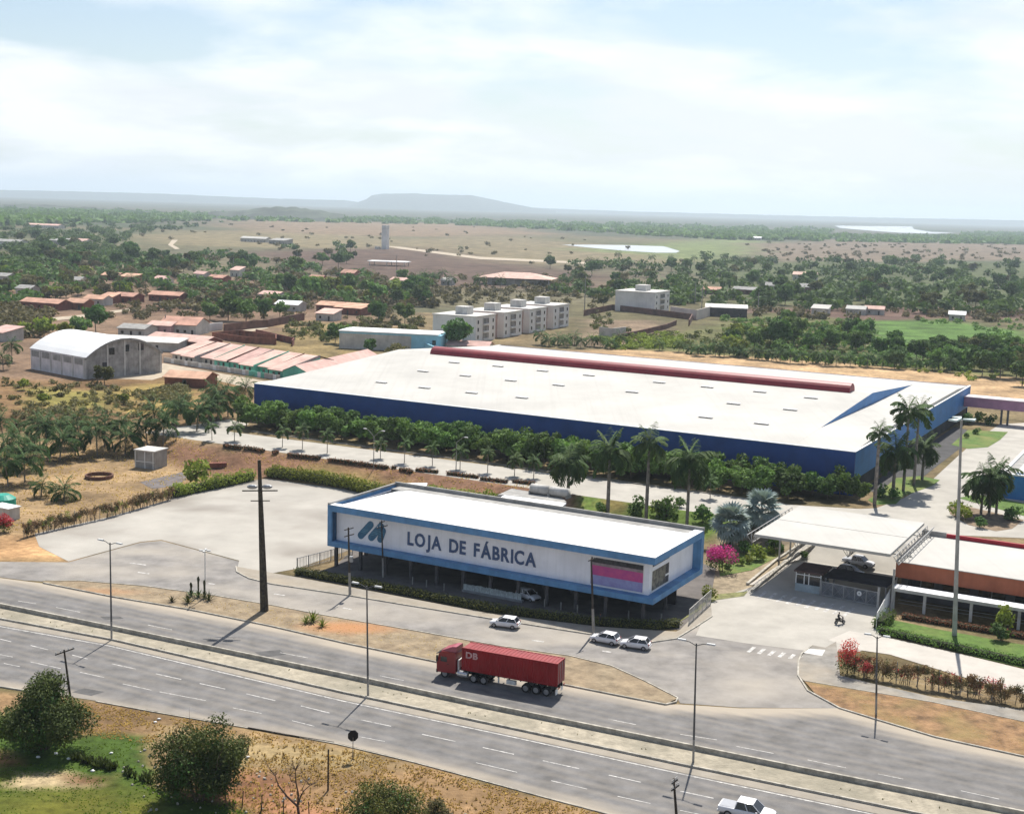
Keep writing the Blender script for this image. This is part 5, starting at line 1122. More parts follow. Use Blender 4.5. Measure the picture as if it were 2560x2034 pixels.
MB().raw([(15.492,-1.1,1.85),(15.492,1.1,1.85),(15.26,1.1,2.85),(15.26,-1.1,2.85)], [(0,1,2,3)]).build('windscreen', M['darkglass'], cbo)
MB().raw([(15.24,-1.2,2.92),(15.62,-1.18,2.80),(15.62,1.18,2.80),(15.24,1.2,2.92),(15.24,-1.2,3.0),(15.6,-1.18,2.86),(15.6,1.18,2.86),(15.24,1.2,3.0)], [(3,2,1,0),(4,5,6,7),(0,1,5,4),(1,2,6,5),(2,3,7,6),(3,0,4,7)]).build('sun_visor', M['black'], cbo)
for s in (-1, 1):
    MB().cbox((14.55, s*1.224, 2.3), (.85,.012,.62)).build('side_window', M['darkglass'], cbo); MB().cbox((15.35, s*1.42, 2.35), (.14,.22,.75)).build('mirror', M['black'], cbo)
    MB().cbox((15.48, s*.85, .92), (.1,.42,.2)).build('headlight', M['lampc'], cbo); MB().cbox((14.0, s*1.228, 1.75), (.25,.02,.06)).build('door_handle', M['black'], cbo)
    MB().tube((11.45, s*.92, .78), (12.75, s*.92, .78), .36, n=14).build('fuel_tank', M['chrome'], tk)
    MB().cbox((.15, s*.85, .62), (.05,.62,.62)).build('mudflap', M['white'], tk); MB().cbox((-.1, s*.8, 1.08), (.08,.4,.14)).build('tail_light', M['lampr'], tk)
    MB().box(7.4, 7.55, s*.9-.08, s*.9+.08, .45, 1.15).build('landing_leg', M['lampw'], tk)
MB().cbox((15.46, 0, .72), (.18,2.35,.42)).build('bumper', M['black'], cbo); MB().cbox((15.5, 0, 1.35), (.03,1.6,.5)).build('grille', M['black'], cbo)
MB().cbox((5.8, near*.95, .85), (1.2,.3,.5)).build('tool_box', M['lampw'], tk); MB().cbox((12.8, 0, 1.7), (.22,1.6,1.3)).build('air_box', M['lampw'], tk)
MB().box(9.0, 13.0, -.45, .45, .7, 1.0).build('tractor_frame', M['black'], tk)
# ------------------------------------------------------------------ people
def person(label, loc, rz, pose, top, legs, skin=(.16,.09,.06), hair=(.012,.01,.01)):
    t_ = thing('person', label, 'person', loc, rz)
    J = {'pel':(0,0,.95),'ch':(0,.0,1.25),'nk':(0,0,1.47),'hd':(0,.02,1.60),'ht':(0,.02,1.72),'ls':(-.2,0,1.42),'le':(-.27,.02,1.14),'lh':(-.27,.10,.88),'rs':(.2,0,1.42),'re':(.27,.02,1.14),'rh':(.27,.10,.88),'lk':(-.11,.02,.50),'lf':(-.11,0,.06),'lt':(-.12,.16,.03),'rk':(.11,.02,.50),'rf':(.11,0,.06),'rt':(.12,.16,.03)}
    J.update(pose); names = list(J); ed = [('pel','ch'),('ch','nk'),('nk','hd'),('hd','ht'),('ch','ls'),('ls','le'),('le','lh'),('ch','rs'),('rs','re'),('re','rh'),('pel','lk'),('lk','lf'),('lf','lt'),('pel','rk'),('rk','rf'),('rf','rt')]
    rad = dict(pel=.15,ch=.17,nk=.065,hd=.10,ht=.08,ls=.07,le=.048,lh=.04,rs=.07,re=.048,rh=.04,lk=.075,lf=.05,lt=.035,rk=.075,rf=.05,rt=.035)
    me = bpy.data.meshes.new('body'); me.from_pydata([J[n] for n in names], [(names.index(a), names.index(b)) for a, b in ed], [])
    o = bpy.data.objects.new('tmp', me); COL.objects.link(o); o.modifiers.new('s', 'SKIN'); o.modifiers.new('u', 'SUBSURF').levels = 1
    for i, n in enumerate(names): me.skin_vertices[0].data[i].radius = (rad[n], rad[n]*.85); me.skin_vertices[0].data[i].use_root = (i == 0)
    bpy.context.view_layer.update(); m2 = bpy.data.meshes.new_from_object(o.evaluated_get(bpy.context.evaluated_depsgraph_get())); bpy.data.objects.remove(o)
    m2.name = 'body'
    for nm, c in (('skin', skin), ('shirt '+label[:9], top), ('trousers '+label[:9], legs)): m2.materials.append(mat(nm, c, .8, .1, 5))
    pz = J['pel'][2]
    for p in m2.polygons:
        c = p.center; arm = abs(c.x) > .24
        p.material_index = 0 if c.z > J['nk'][2]-.02 or (arm and c.z < J['le'][2]+.05) else (1 if c.z > pz and True else 2)
    m2.shade_smooth(); add('body', m2, t_)
    hx, hy, hz_ = J['ht']; MB().ball((hx, hy-.02, hz_-.02), (.095,.105,.085), 10, 6).build('hair', mat('hair', hair, .9, .1, 5), t_); return t_
g = G(1500, 1565); person('person in dark clothes standing on the pavement by the utility pole', (g.x, g.y, .14), .4, {}, (.03,.03,.035), (.02,.02,.03))
g = G(2099, 1560); sc_ = thing('motor_scooter', 'dark motor scooter ridden over the pale driveway', 'scooter', (g.x, g.y, .05), -1.2)
SW, SR = wheel_mesh(.27, .1)
for y in (-.6, .62): o = add('tyre', SW, sc_, (0, y, .27), (0, 0, R(90))); add('rim', SR, o)
MB().raw([(-.14,-.65,.45),(.14,-.65,.45),(.12,.15,.38),(-.12,.15,.38),(-.13,-.7,.78),(.13,-.7,.78),(.12,.05,.74),(-.12,.05,.74)], [(3,2,1,0),(4,5,6,7),(0,1,5,4),(1,2,6,5),(2,3,7,6),(3,0,4,7)]).box(-.15,.15,.05,.5,.30,.36).build('body', M['card'], sc_)
MB().box(-.13,.13,-.68,.0,.782,.86).build('seat', M['black'], sc_); MB().tube((0,.62,.3),(0,.42,1.0),.045,n=6).build('fork', M['steel'], sc_); MB().tube((-.3,.4,1.02),(.3,.4,1.02),.025,n=6).build('handlebar', M['steel'], sc_); MB().raw([(-.18,.5,.4),(.18,.5,.4),(.16,.42,.95),(-.16,.42,.95)], [(0,1,2,3)]).build('leg_shield', M['card'], sc_)
MB().box(-.12,.12,.6,.62,.7,.82).build('headlight', M['lampc'], sc_)
person('person in pale shirt and dark trousers riding the scooter', (g.x, g.y, .05), -1.2, {'pel':(0,-.28,.92),'ch':(0,-.24,1.22),'nk':(0,-.2,1.44),'hd':(0,-.17,1.57),'ht':(0,-.16,1.69),'ls':(-.2,-.22,1.38),'le':(-.27,.05,1.2),'lh':(-.26,.36,1.06),'rs':(.2,-.22,1.38),'re':(.27,.05,1.2),'rh':(.26,.36,1.06),'lk':(-.17,.12,.82),'lf':(-.14,.22,.42),'lt':(-.14,.36,.38),'rk':(.17,.12,.82),'rf':(.14,.22,.42),'rt':(.14,.36,.38)}, (.35,.33,.3), (.02,.02,.03))
# ------------------------------------------------------------------ vegetation
def leafmat(name, lo, hi, objrand=.6, trans=.22):
    return mat(name, hi, .8, .1, .55, col2=lo, tint=tuple(min(1, c*1.9) for c in hi), spec=.2, objrand=objrand, trans=trans, detail=3)
LF = dict(deep=leafmat('deep green leaves', (.028,.052,.016), (.07,.125,.032)), mid=leafmat('mid green leaves', (.045,.08,.018), (.105,.17,.042)),
          lime=leafmat('yellow green leaves', (.075,.10,.016), (.18,.21,.036)), olive=leafmat('olive leaves', (.035,.042,.012), (.085,.088,.026)),
          dull=leafmat('dull scrub leaves', (.06,.055,.025), (.12,.105,.05)), darkol=leafmat('dark olive leaves', (.018,.026,.007), (.055,.07,.018), .3, .15), brown=leafmat('dry brown twigs', (.10,.06,.03), (.22,.145,.075), .3, .1),
          silver=leafmat('silver palm leaves', (.13,.17,.16), (.25,.30,.29), .2, .1), pink=leafmat('magenta blossom', (.28,.02,.14), (.48,.05,.25), .2), redb=leafmat('red blossom', (.22,.02,.025), (.42,.06,.065), .2),
          palm=leafmat('palm fronds', (.028,.055,.018), (.075,.12,.036), .4, .18), palm2=leafmat('coconut fronds', (.02,.045,.010), (.052,.10,.022), .4, .16), rust=leafmat('rusty hedge leaves', (.09,.04,.02), (.20,.085,.045), .3, .1))
BARK = mat('bark', (.12,.09,.065), .95, .3, 2); PBARK = mat('palm trunk grey', (.24,.21,.18), .9, .2, 2, streak=.3)
def leafcloud(blobs, n, size, seed, fill=.55, up=.35):
    g = np.random.default_rng(seed); B = np.array(blobs, float); wts = B[:, 3]*B[:, 4]; wts /= wts.sum()
    k = g.choice(len(B), n, p=wts); d = g.normal(size=(n, 3)); d /= np.linalg.norm(d, axis=1)[:, None]
    rad = (fill+(1.08-fill)*g.random(n)**.6)*(1+.13*np.sin(d[:, 0]*7+k)*np.cos(d[:, 1]*6+k*2))
    P = B[k, :3]+d*B[k, 3:6]*rad[:, None]
    nrm = d*.7+g.normal(size=(n, 3))*.6+np.array((0, 0, up)); nrm /= np.linalg.norm(nrm, axis=1)[:, None]
    a = np.cross(nrm, g.normal(size=(n, 3))); a /= np.linalg.norm(a, axis=1)[:, None]; b_ = np.cross(nrm, a)
    s = size*(.6+.8*g.random(n))[:, None]
    V = np.stack([P-a*s*.55, P+b_*s*.34-nrm*s*.08, P+a*s*.55, P-b_*s*.34-nrm*s*.08], 1).reshape(-1, 3)
    F_ = np.arange(4*n).reshape(n, 4); tint = np.repeat(np.clip(g.random(n)**2*.55+(g.random(len(B))*.45)[k], 0, 1), 4)
    return V, F_, tint
def blobs_crown(seed, w_, h, z0, n=8, flat=.75):
    g = np.random.default_rng(seed); r = []; kk = 1 if n < 12 else .62
    for i in range(n):
        a = g.random()*6.283; q = g.random()**.6*w_*(.30 if n < 12 else .40); z = z0+h*(.2+.62*g.random())
        s = kk*w_*(.20+.12*g.random())*(1.1-.35*q/(w_*.3)); r.append((q*math.cos(a), q*math.sin(a), z, s, s, s*flat))
    r.append((0, 0, z0+h*.45, w_*.30, w_*.30, h*.30)); return r
def trunk_mesh(h, r, seed, limbs=4, spread=1.5, lean=.2):
    g = random.Random(seed); m_ = MB(); p = Vector((0, 0, -.2)); q = Vector((g.uniform(-lean, lean), g.uniform(-lean, lean), h*.45)); m_.tube(p, q, r, r*.75, 7, False)
    for i in range(limbs):
        a = 6.283*i/limbs+g.random(); e = q+Vector((math.cos(a)*spread*g.uniform(.6, 1), math.sin(a)*spread*g.uniform(.6, 1), h*g.uniform(.35, .6))); m_.tube(q, e, r*.5, r*.15, 6, False)
    return m_.mesh('trunk', BARK)
TREES = {}
def hash(s): return sum(ord(c)*(i+3) for i, c in enumerate(s))
def tree_kind(key, n_var, w_, h, leaf, nleaf, size, z0=.3, nb=8, limbs=4, tr=.16):
    TREES[key] = [(npmesh('crown', *leafcloud(blobs_crown(hash(key) % 97+i*13, w_, h*(1-z0)*1.05, h*z0, nb), nleaf, size, i*7+3)[:2], LF[leaf], leafcloud(blobs_crown(hash(key) % 97+i*13, w_, h*(1-z0)*1.05, h*z0, nb), nleaf, size, i*7+3)[2]), trunk_mesh(h*.75, tr, i, limbs, w_*.25)) for i in range(n_var)]
for key, w_, h, leaf, nl, sz in (('deep', 9, 8, 'deep', 1100, .95), ('mid', 9, 7.5, 'mid', 1100, .95), ('olive', 8, 6.5, 'olive', 900, .9), ('lime', 8, 6, 'lime', 900, .9), ('dull', 8, 5.5, 'dull', 700, .8)):
    tree_kind(key, 5, w_, h, leaf, nl, sz, .26, 15)
tree_kind('shrubtree', 6, 6.4, 5.6, 'mid', 1700, .5, .10, 20, 3, .1)
tree_kind('shrubdeep', 4, 6.2, 5.4, 'deep', 1700, .5, .10, 20, 3, .1)
tree_kind('bush', 4, 2.6, 1.7, 'deep', 420, .3, .05, 6, 3, .05)
tree_kind('limebush', 3, 3.2, 2.2, 'lime', 420, .35, .05, 6, 3, .05)
def tree(key, g, s, label, group=None, name='tree', cat='tree', sz=None, v=None, trunk=True):
    i = random.randrange(len(TREES[key])) if v is None else v % len(TREES[key]); cm_, tm = TREES[key][i]
    t_ = thing(name, label, cat, (g.x, g.y, g.z), random.random()*6.28, group); t_.scale = (s, s, s*(sz or 1))
    add('crown', cm_, t_); 
    if trunk: add('trunk', tm, t_)
    return t_
# ---- palms
def frond(L, el, droop, nl, wd, seed, lw=.3, shag=.5):
    """one feather leaf: a drooping midrib with narrow leaflets on both sides"""
    g = np.random.default_rng(seed); V = []; F_ = []; x = z = 0; a = el; pts = [(0, 0, a)]
    for i in range(10): x += L/10*math.cos(a); z += L/10*math.sin(a); a -= droop/10*(1+i*.12); pts.append((x, z, a))
    for i in range(10):
        (x0, z0, _), (x1, z1, _) = pts[i], pts[i+1]; k = len(V); r = .045*(1-i/11)*L/3
        V += [(x0, -r, z0), (x0, r, z0), (x1, r*.9, z1), (x1, -r*.9, z1)]; F_.append((k, k+1, k+2, k+3))
    for i in range(nl):
        f = .16+.84*i/(nl-1); j = min(9, int(f*10)); u_ = f*10-j
        x0 = pts[j][0]+(pts[j+1][0]-pts[j][0])*u_; z0 = pts[j][1]+(pts[j+1][1]-pts[j][1])*u_; an = pts[j][2]
        ll = L*lw*math.sin(math.pi*min(1, f*.85+.12))**.7*(.85+.3*g.random())
        for s in (-1, 1):
            dx = math.cos(an)*.55*ll; dz = math.sin(an)*.4*ll-ll*(.25+shag*g.random()*.6); dy = s*ll*.8; k = len(V)
            V += [(x0-wd, s*.02, z0), (x0+wd, s*.02, z0), (x0+dx+wd*.5, dy, z0+dz), (x0+dx-wd*.5, dy, z0+dz)]; F_.append((k, k+1, k+2, k+3))
    return np.array(V), np.array(F_)
def frond_set(L, leaf, levels, nl, wd, lw=.3, shag=.5, seed=0):
    out_ = []
    for i, (el, dr) in enumerate(levels):
        V, F_ = frond(L*(1 if el > 0 else .92), R(el), R(dr), nl, wd, seed+i, lw, shag); out_.append(npmesh('frond', V, F_, LF[leaf], np.random.default_rng(i).random(len(V))*.4))
    return out_
LV = [(82, 35), (65, 70), (48, 85), (30, 90), (10, 80), (-12, 60)]
COCO = frond_set(3.4, 'palm2', LV, 15, .085, .30, .7); ROYAL = frond_set(3.2, 'palm', LV[:5]+[(-25, 50)], 17, .12, .34, .8, 9); ROYB = frond_set(3.7, 'palm', [(80,30),(60,70),(42,95),(22,105),(0,90),(-30,50)], 18, .13, .32, 1.1, 19)
def merge_palm(fr_, n, seed, leaf):
    g = random.Random(seed); VV = []; FF = []; TT_ = []; off = 0
    for i in range(n):
        me = fr_[(i*len(fr_))//n]; co = np.empty(len(me.vertices)*3, np.float32); me.vertices.foreach_get('co', co); co = co.reshape(-1, 3)
        a = i*2.4+g.uniform(-.3, .3); c, s = math.cos(a), math.sin(a); VV.append(np.stack([co[:, 0]*c-co[:, 1]*s, co[:, 0]*s+co[:, 1]*c, co[:, 2]], 1))
        fv = np.empty(len(me.polygons)*4, np.int32); me.polygons.foreach_get('vertices', fv); FF.append(fv.reshape(-1, 4)+off); TT_.append(np.full(len(co), g.random()*.6)); off += len(co)
    return npmesh('crown', np.concatenate(VV), np.concatenate(FF), LF[leaf], np.concatenate(TT_))
CROWN_C = [merge_palm(COCO, 17, i, 'palm2') for i in range(4)]; CROWN_S = [merge_palm(ROYAL, 12, i+9, 'palm') for i in range(3)]
def palm_trunk(h, r, bulge=0.0, bend=.0, royal=False):
    m_ = MB(); n = 7
    f = lambda t: (bend*t*t, 0, h*t)
    for i in range(n):
        a, b_ = i/n, (i+1)/n; ra = r*(1-.35*a)*(1+bulge*math.sin(a*3.1)); rb_ = r*(1-.35*b_)*(1+bulge*math.sin(b_*3.1)); m_.tube(f(a), f(b_), ra, rb_, 8, False)
    return m_
def palm(g, h, label, fr_, n, group, s=1.0, r=.16, bend=None, royal=False, cat='palm tree', name='palm_tree'):
    t_ = thing(name, label, cat, g, random.random()*6.28, group); bend = random.uniform(-.5, .5) if bend is None else bend
    palm_trunk(h, r, .15 if royal else 0, bend).build('trunk', PBARK, t_)
    if royal: MB().tube((bend*.97, 0, h-.05), (bend, 0, h+1.1), r*.62, r*.35, 8).build('crownshaft', LF['mid'], t_)
    z = h+(1.0 if royal else 0)
    for i in range(n):
        o = add('frond', fr_[(i*len(fr_))//n], t_, (bend, 0, z-.06*i/n)); o.rotation_euler = (random.uniform(-.08, .08), random.uniform(-.1, .1), i*2.4+random.uniform(-.35, .35)); k = s*random.uniform(.88, 1.1); o.scale = (k, k, k)
    return t_
def mpalm(g, h, label, crowns, group, s=1.0, r=.13, name='palm_tree', bend=None):
    t_ = thing(name, label, 'palm tree', g, random.random()*6.28, group); bend = random.uniform(-.3, .3) if bend is None else bend
    palm_trunk(h, r, 0, bend).build('trunk', PBARK, t_); o = add('crown', random.choice(crowns), t_, (bend, 0, h)); o.scale = (s, s, s); return t_
# royal palms
def royal(px, top, label, n=16, s=1.0, r=.28, fr_=None, grp='royal palms'):
    g = G(*px); s *= 1.12; h = hgt(g, top); return palm(g, max(2, h-1.0), label, fr_ or ROYAL, n, grp, s, r, 0, True)
royal((2186,1262), 1082, 'tallest royal palm at left of the driveway palm group, pale smooth trunk', 15, .8, .36)
royal((2258,1228), 1034, 'royal palm with a wide crown overlapping the factory roof, middle of the driveway group', 17, 1.25, .30)
royal((2284,1214), 1030, 'slim royal palm just right of the wide crowned one, overlapping the factory end wall', 16, 1.15, .30)
royal((2232,1236), 1130, 'short dense palm with dark full crown in the driveway group', 22, 1.25, .34, ROYB)
royal((2305,1200), 1125, 'bushy drooping palm at the right end of the driveway group', 22, 1.15, .3, ROYB)
royal((1420,1236), 1160, 'dense dark drooping palm at the left of the row behind the store', 22, 1.2, .32, ROYB)
royal((1519,1285), 1135, 'second palm from the left in the row behind the store, bushy crown', 22, 1.25, .34, ROYB)
royal((1615,1299), 1112, 'tallest palm of the row behind the store, pale straight trunk', 17, 1.2, .32)
royal((1717,1313), 1158, 'rightmost palm of the row behind the store, round dark crown', 24, 1.3, .3, ROYB)
royal((2452,1287), 1210, 'left one of the three leaning palms in the right planting bed', 18, 1.15, .26, ROYB)
royal((2472,1290), 1200, 'middle one of the three leaning palms in the right planting bed', 18, 1.1, .26, ROYB)
royal((2490,1284), 1190, 'right one of the three leaning palms in the right planting bed', 18, 1.1, .26, ROYB)
# silver fan palms
def fanleaf(L, seed):
    V = []; F_ = []; 
    V += [(0, -.03, 0), (0, .03, 0), (L*.5, .03, .0), (L*.5, -.03, .0)]; F_.append((0, 1, 2, 3))
    for i in range(15):
        a = R(-115+230*i/14); k = len(V); c, s = math.cos(a), math.sin(a); l = L*.62; V += [(L*.5, 0, 0), (L*.5+c*l*.6+s*.11*L*.6, s*l*.6-c*.11*L*.6, .02), (L*.5+c*l, s*l, -.12*L), (L*.5+c*l*.6-s*.11*L*.6, s*l*.6+c*.11*L*.6, .05)]; F_.append((k, k+1, k+2, k+3))
    return npmesh('leaf', np.array(V), np.array(F_), LF['silver'], np.random.default_rng(seed).random(len(V))*.6)
FAN = [fanleaf(2.2, i) for i in range(2)]
for px, top, lab in (((1824,1366), 1300, 'silver blue fan palm beside the store right end, nearer one'), ((1903,1318), 1265, 'silver blue fan palm before the factory corner, farther one')):
    g = G(*px); h = max(2.2, hgt(g, top)-.4); t_ = thing('silver_palm', lab, 'palm tree', g, 0, 'silver fan palms'); palm_trunk(h, .3).build('trunk', BARK, t_)
    for i in range(40):
        o = add('leaf', FAN[i % 2], t_, (0, 0, h)); o.rotation_euler = (random.uniform(-.4, .4), -R(80-i*4.0)+random.uniform(-.15, .15), i*2.4); o.scale = (1.6,)*3
# coconut palms of the grove
GROVE = [(15,1178),(48,1150),(85,1172),(70,1135),(118,1138),(150,1150),(150,1118),(188,1140),(228,1128),(243,1140),(262,1118),(300,1122),(313,1138),(330,1112),(368,1120),(392,1098),(408,1112),(440,1080),(468,1085),(492,1078),(520,1062),(545,1048),(570,1042),(590,1030),(612,1020),(20,1215),(62,1205),(10,1120),(500,1050),(470,1058),(200,1112),(100,1115),(540,1022)]
GROVE = [q for i, q in enumerate(GROVE) if i % 5 != 3]; GROVE.sort(); 
for i, q in enumerate(GROVE): g = G(*q); palm(g, random.uniform(3.4, 5.8), f'coconut palm in the sandy grove at left, {nth(i)} from the left', COCO, 19, 'coconut palms of the grove', random.uniform(1.25, 1.65), .16, random.uniform(-.9, .9), name='coconut_palm')
for q, h, s, lab in (((103,1242), 2.0, .85, 'young bushy coconut palm at the front of the grove'), ((160,1250), 1.6, 1.15, 'young spreading coconut palm at the front right of the grove'), ((30,905), 5.0, 1.2, 'coconut palm before the left end of the arched warehouse'), ((8,925), 3.5, 1.1, 'low coconut palm at the left edge below the warehouse')):
    palm(G(*q), h, lab, COCO, 20, 'coconut palms of the grove', s, .15, .2, name='coconut_palm')
# small palms along the factory road
SP = [(530,1101),(586,1103),(706,1119),(756,1123),(818,1133),(951,1146),(1011,1157),(1081,1164),(1150,1173),(1219,1181),(1286,1190),(1334,1195),(1775,1246)]
for i, q in enumerate(SP): g = G(*q); mpalm(g, random.uniform(3.0, 4.4), f'small palm along the factory road, {nth(i)} from the left', CROWN_S, 'small palms along the factory road', random.uniform(.62, .78), .09)
# palms beyond the factory and scattered ones farther off
BP = [(1352,862),(1372,866),(1395,862),(1412,868),(1436,862),(1452,870),(1478,866),(1500,868),(1525,872),(1548,868),(1648,876),(1697,880),(1728,884),(1745,890),(1765,884),(1788,890),(1810,892),(1835,890),(1852,894),(1880,898),(1905,900),(1928,902),(1950,905),(1975,908),(2005,910),(2040,908),(2062,914),(2090,915),(2125,916),(2168,918),(2205,920),(2248,922),(2290,924),(2330,926),(2375,930)]
for i, q in enumerate(BP):
    g = G(*q); mpalm(g, random.uniform(2.0, 3.8), f'coconut palm in the strip behind the factory roof, {nth(i)} from the left', CROWN_C, 'coconut palms behind the factory', random.uniform(.95, 1.25), name='coconut_palm')
FP = [(1060,712),(1085,715),(1105,712),(1048,722),(1128,722),(1198,730),(1250,735),(1152,633),(1472,675),(1492,672),(1630,660),(1545,658),(1676,662),(330,735),(365,740),(300,745),(250,728),(1735,660),(1812,658),(1850,662),(1838,660),(1868,664),(2320,640),(2350,636),(700,690),(1372,660),(378,585),(364,585),(1922,618),(2415,636)]
for i, q in enumerate(sorted(FP)):
    g = G(*q); d = g.length; mpalm(g, random.uniform(6, 9), f'tall far palm beyond the village, {nth(i)} from the left', CROWN_C, 'far palms', random.uniform(1.2, 1.7), .22, 'coconut_palm')
# ---- trees in front of the factory
for row, (s_, key, du) in enumerate(((239.0, 'shrubtree', 4.7), (244.2, 'shrubdeep', 4.9))):
    xs = np.arange(-202+row*2, -67, du)
    for i, u_ in enumerate(xs):
        p = W(u_+random.uniform(-.7, .7), s_+random.uniform(-.7, .7), TER); tree(key if random.random() < .8 else 'shrubdeep', p, random.uniform(1.0, 1.38), f'leafy green tree in the {"front" if row == 0 else "back"} row along the navy factory wall, {nth(i)} from the left', 'trees along the factory wall', 'wall_tree', sz=random.uniform(.85, 1.08))
for q, key, s, lab in (((2100,1246),'shrubdeep',1.15,'dark upright tree at the factory front corner'),((2150,1252),'shrubtree',.7,'small tree between the factory corner and the first royal palm'),((2068,1248),'shrubdeep',.9,'dark round tree left of the factory corner'),((2200,1242),'bush',1.3,'clipped round bush at the foot of the driveway palms'),((2232,1248),'bush',1.2,'low round bush under the short dense palm')):
    tree(key, G(*q), s, lab)
for q, key, s, lab in (((1590,1285),'bush',1.7,'dark shrub on the lawn between the second and tallest store palms'),((1640,1290),'limebush',1.3,'yellow green shrub beside the tallest store palm'),((1668,1296),'bush',2.2,'largest dark shrub on the lawn behind the store'),((1758,1306),'bush',1.7,'dark shrub left of the silver palms'),((1503,1284),'bush',1.1,'small shrub at the foot of the second store palm'),((1700,1268),'bush',1.0,'low brown shrub on the lawn edge by the factory road'),
    ((1880,1300),'bush',1.0,'low bush behind the silver palms'),((2420,1060),'bush',1.6,'bush between the factory end wall and the footbridge legs'),((2450,1058),'limebush',1.4,'brownish shrub under the pink footbridge'),((2475,1062),'bush',1.5,'dark shrub beside the footbridge legs'),((2390,1290),'limebush',1.3,'clipped yellow shrub at the left of the right planting bed'),((2412,1300),'limebush',1.2,'second clipped yellow shrub in the right planting bed'),((2450,1320),'bush',1.1,'low spreading shrub at the front of the right planting bed'),((2530,1300),'bush',1.5,'dark shrub at the right of the palms by the blue office'),
    ((1890,1400),'limebush',1.2,'yellow green round shrub in the bed before the canopy'),((1860,1385),'bush',1.2,'dark green shrub under the left end of the canopy'),((1935,1372),'bush',1.2,'dark shrub row by the canopy driveway'),((2500,1600),'bush',1.35,'clipped round bush on the lawn strip before the offices'),((1770,1500),'limebush',.9,'small bright shrub by the fence right of the store'),((490,1212),'limebush',2.3,'large bright bush rising out of the left lot hedge'),((2010,1396),'bush',.7,'small shrub on the kerb under the canopy'),((2555,965),'deep',1.1,'dark tree at the right edge behind the factory'),((2440,1085),'bush',.9,'low bush on the small green island'),((2415,1095),'bush',.7,'tiny shrub on the small green island')):
    tree(key, G(*q), s, lab, None, 'shrub', 'shrub')
for i, (q, key, s) in enumerate([((1832,1402),'bush',.8),((1852,1412),'limebush',.6),((1905,1392),'bush',.8),((1925,1384),'limebush',.6),((1950,1376),'bush',.7),((1820,1422),'bush',.6),((1872,1408),'limebush',.6)]):
    tree(key, G(*q), s, f'low garden shrub between the magenta bougainvillea and the canopy, {nth(sorted([1832,1852,1905,1925,1950,1820,1872]).index(q[0]))} from the left', 'garden shrubs before the canopy', 'shrub', 'shrub')
tree('limebush', G(2506,1576), 1.0, 'small young tree before the white walkway', None, 'tree', 'tree', 1.5)
# flowering shrubs
def blossom(px, w_, h, key, label, seed, n=900, size=.28, base='deep'):
    g = G(*px); t_ = thing('flowering_shrub', label, 'flowering shrub', g)
    B = [(random.uniform(-w_*.3, w_*.3), random.uniform(-w_*.2, w_*.2), h*random.uniform(.45, .75), w_*.27, w_*.24, h*.26) for _ in range(7)]
    V, F_, ti = leafcloud(B, n, size, seed); add('blossom', npmesh('blossom', V, F_, LF[key], ti), t_)
    B2 = [(x, y, z*.55, a, b_, c) for x, y, z, a, b_, c in B]; V, F_, ti = leafcloud(B2, n//2, size, seed+1); add('leaves', npmesh('leaves', V, F_, LF[base], ti), t_); add('trunk', trunk_mesh(h*.6, .07, seed, 4, w_*.2), t_)
blossom((1806,1428), 5.0, 4.4, 'pink', 'magenta bougainvillea beside the right end of the store', 5, 1500, .26)
blossom((2118,1684), 2.9, 4.6, 'redb', 'red flowering column of bougainvillea at the left end of the right fence', 6, 1100, .2, 'olive')
blossom((12,1330), 3.4, 3.2, 'redb', 'red bougainvillea at the left picture edge by the white pump shed', 7, 900, .25)
blossom((2480,1742), 3.0, 2.6, 'redb', 'pink flowering vine on the right hand fence', 8, 380, .18, 'brown')
blossom((2160,1698), 2.2, 2.8, 'redb', 'thin reddish vine next to the red bougainvillea column', 9, 300, .16, 'brown')
# ---- hedges: trimmed boxes of leaves
def hedge(label, px, wd, h, leaf, n_per_m, size, lump=.12, name='hedge', dark=None, seed=1, box=True):
    L = dens(gp(*px), .8); g = np.random.default_rng(seed); tot = sum((b_-a).length for a, b_ in zip(L[:-1], L[1:])); B = []
    for a, b_ in zip(L[:-1], L[1:]):
        c = (a+b_)/2; hh = h*(1+g.uniform(-lump, lump)); B.append((c.x, c.y, c.z+hh*.52, wd*.62, wd*.62, hh*.50))
    V, F_, ti = leafcloud(B, int(tot*n_per_m), size, seed, .72, .2)
    o = add(name, npmesh(name, V, F_, LF[leaf], ti)); tag(o, label, 'hedge')
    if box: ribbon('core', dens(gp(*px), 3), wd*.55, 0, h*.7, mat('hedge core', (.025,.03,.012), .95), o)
    return o
hedge('long low clipped dark hedge along the front of the store', [(742,1435),(934,1470),(1220,1527),(1490,1562),(1640,1572),(1695,1566)], 1.5, 1.25, 'olive', 190, .2, .06, seed=2)
hedge('yellow green hedge along the back of the parking lot', [(672,1190),(760,1200),(860,1218),(960,1243),(1010,1258)], 2.2, 2.3, 'lime', 260, .36, .25, seed=3)
hedge('yellow green hedge piece behind the store roof, right of the white plant room', [(1075,1245),(1130,1252),(1200,1262),(1240,1258)], 2, 2.2, 'lime', 260, .34, .25, seed=4)
hedge('olive hedge along the upper left side of the parking lot', [(435,1243),(480,1232),(560,1216),(630,1200)], 2, 2.2, 'lime', 220, .34, .3, seed=5)
hedge('clipped green hedge before the orange offices', [(2200,1582),(2330,1612),(2470,1642),(2600,1672)], 1.6, 1.1, 'mid', 170, .2, .08, seed=6)
hedge('low rusty red hedge between the green hedge and the white walkway', [(2255,1545),(2380,1566),(2560,1596),(2640,1610)], 1.1, .9, 'rust', 150, .18, .08, seed=7)
hedge('bushy green clump at the left end of the office hedge', [(2192,1572),(2215,1560),(2225,1552)], 1.8, 1.7, 'mid', 150, .22, .2, seed=8)
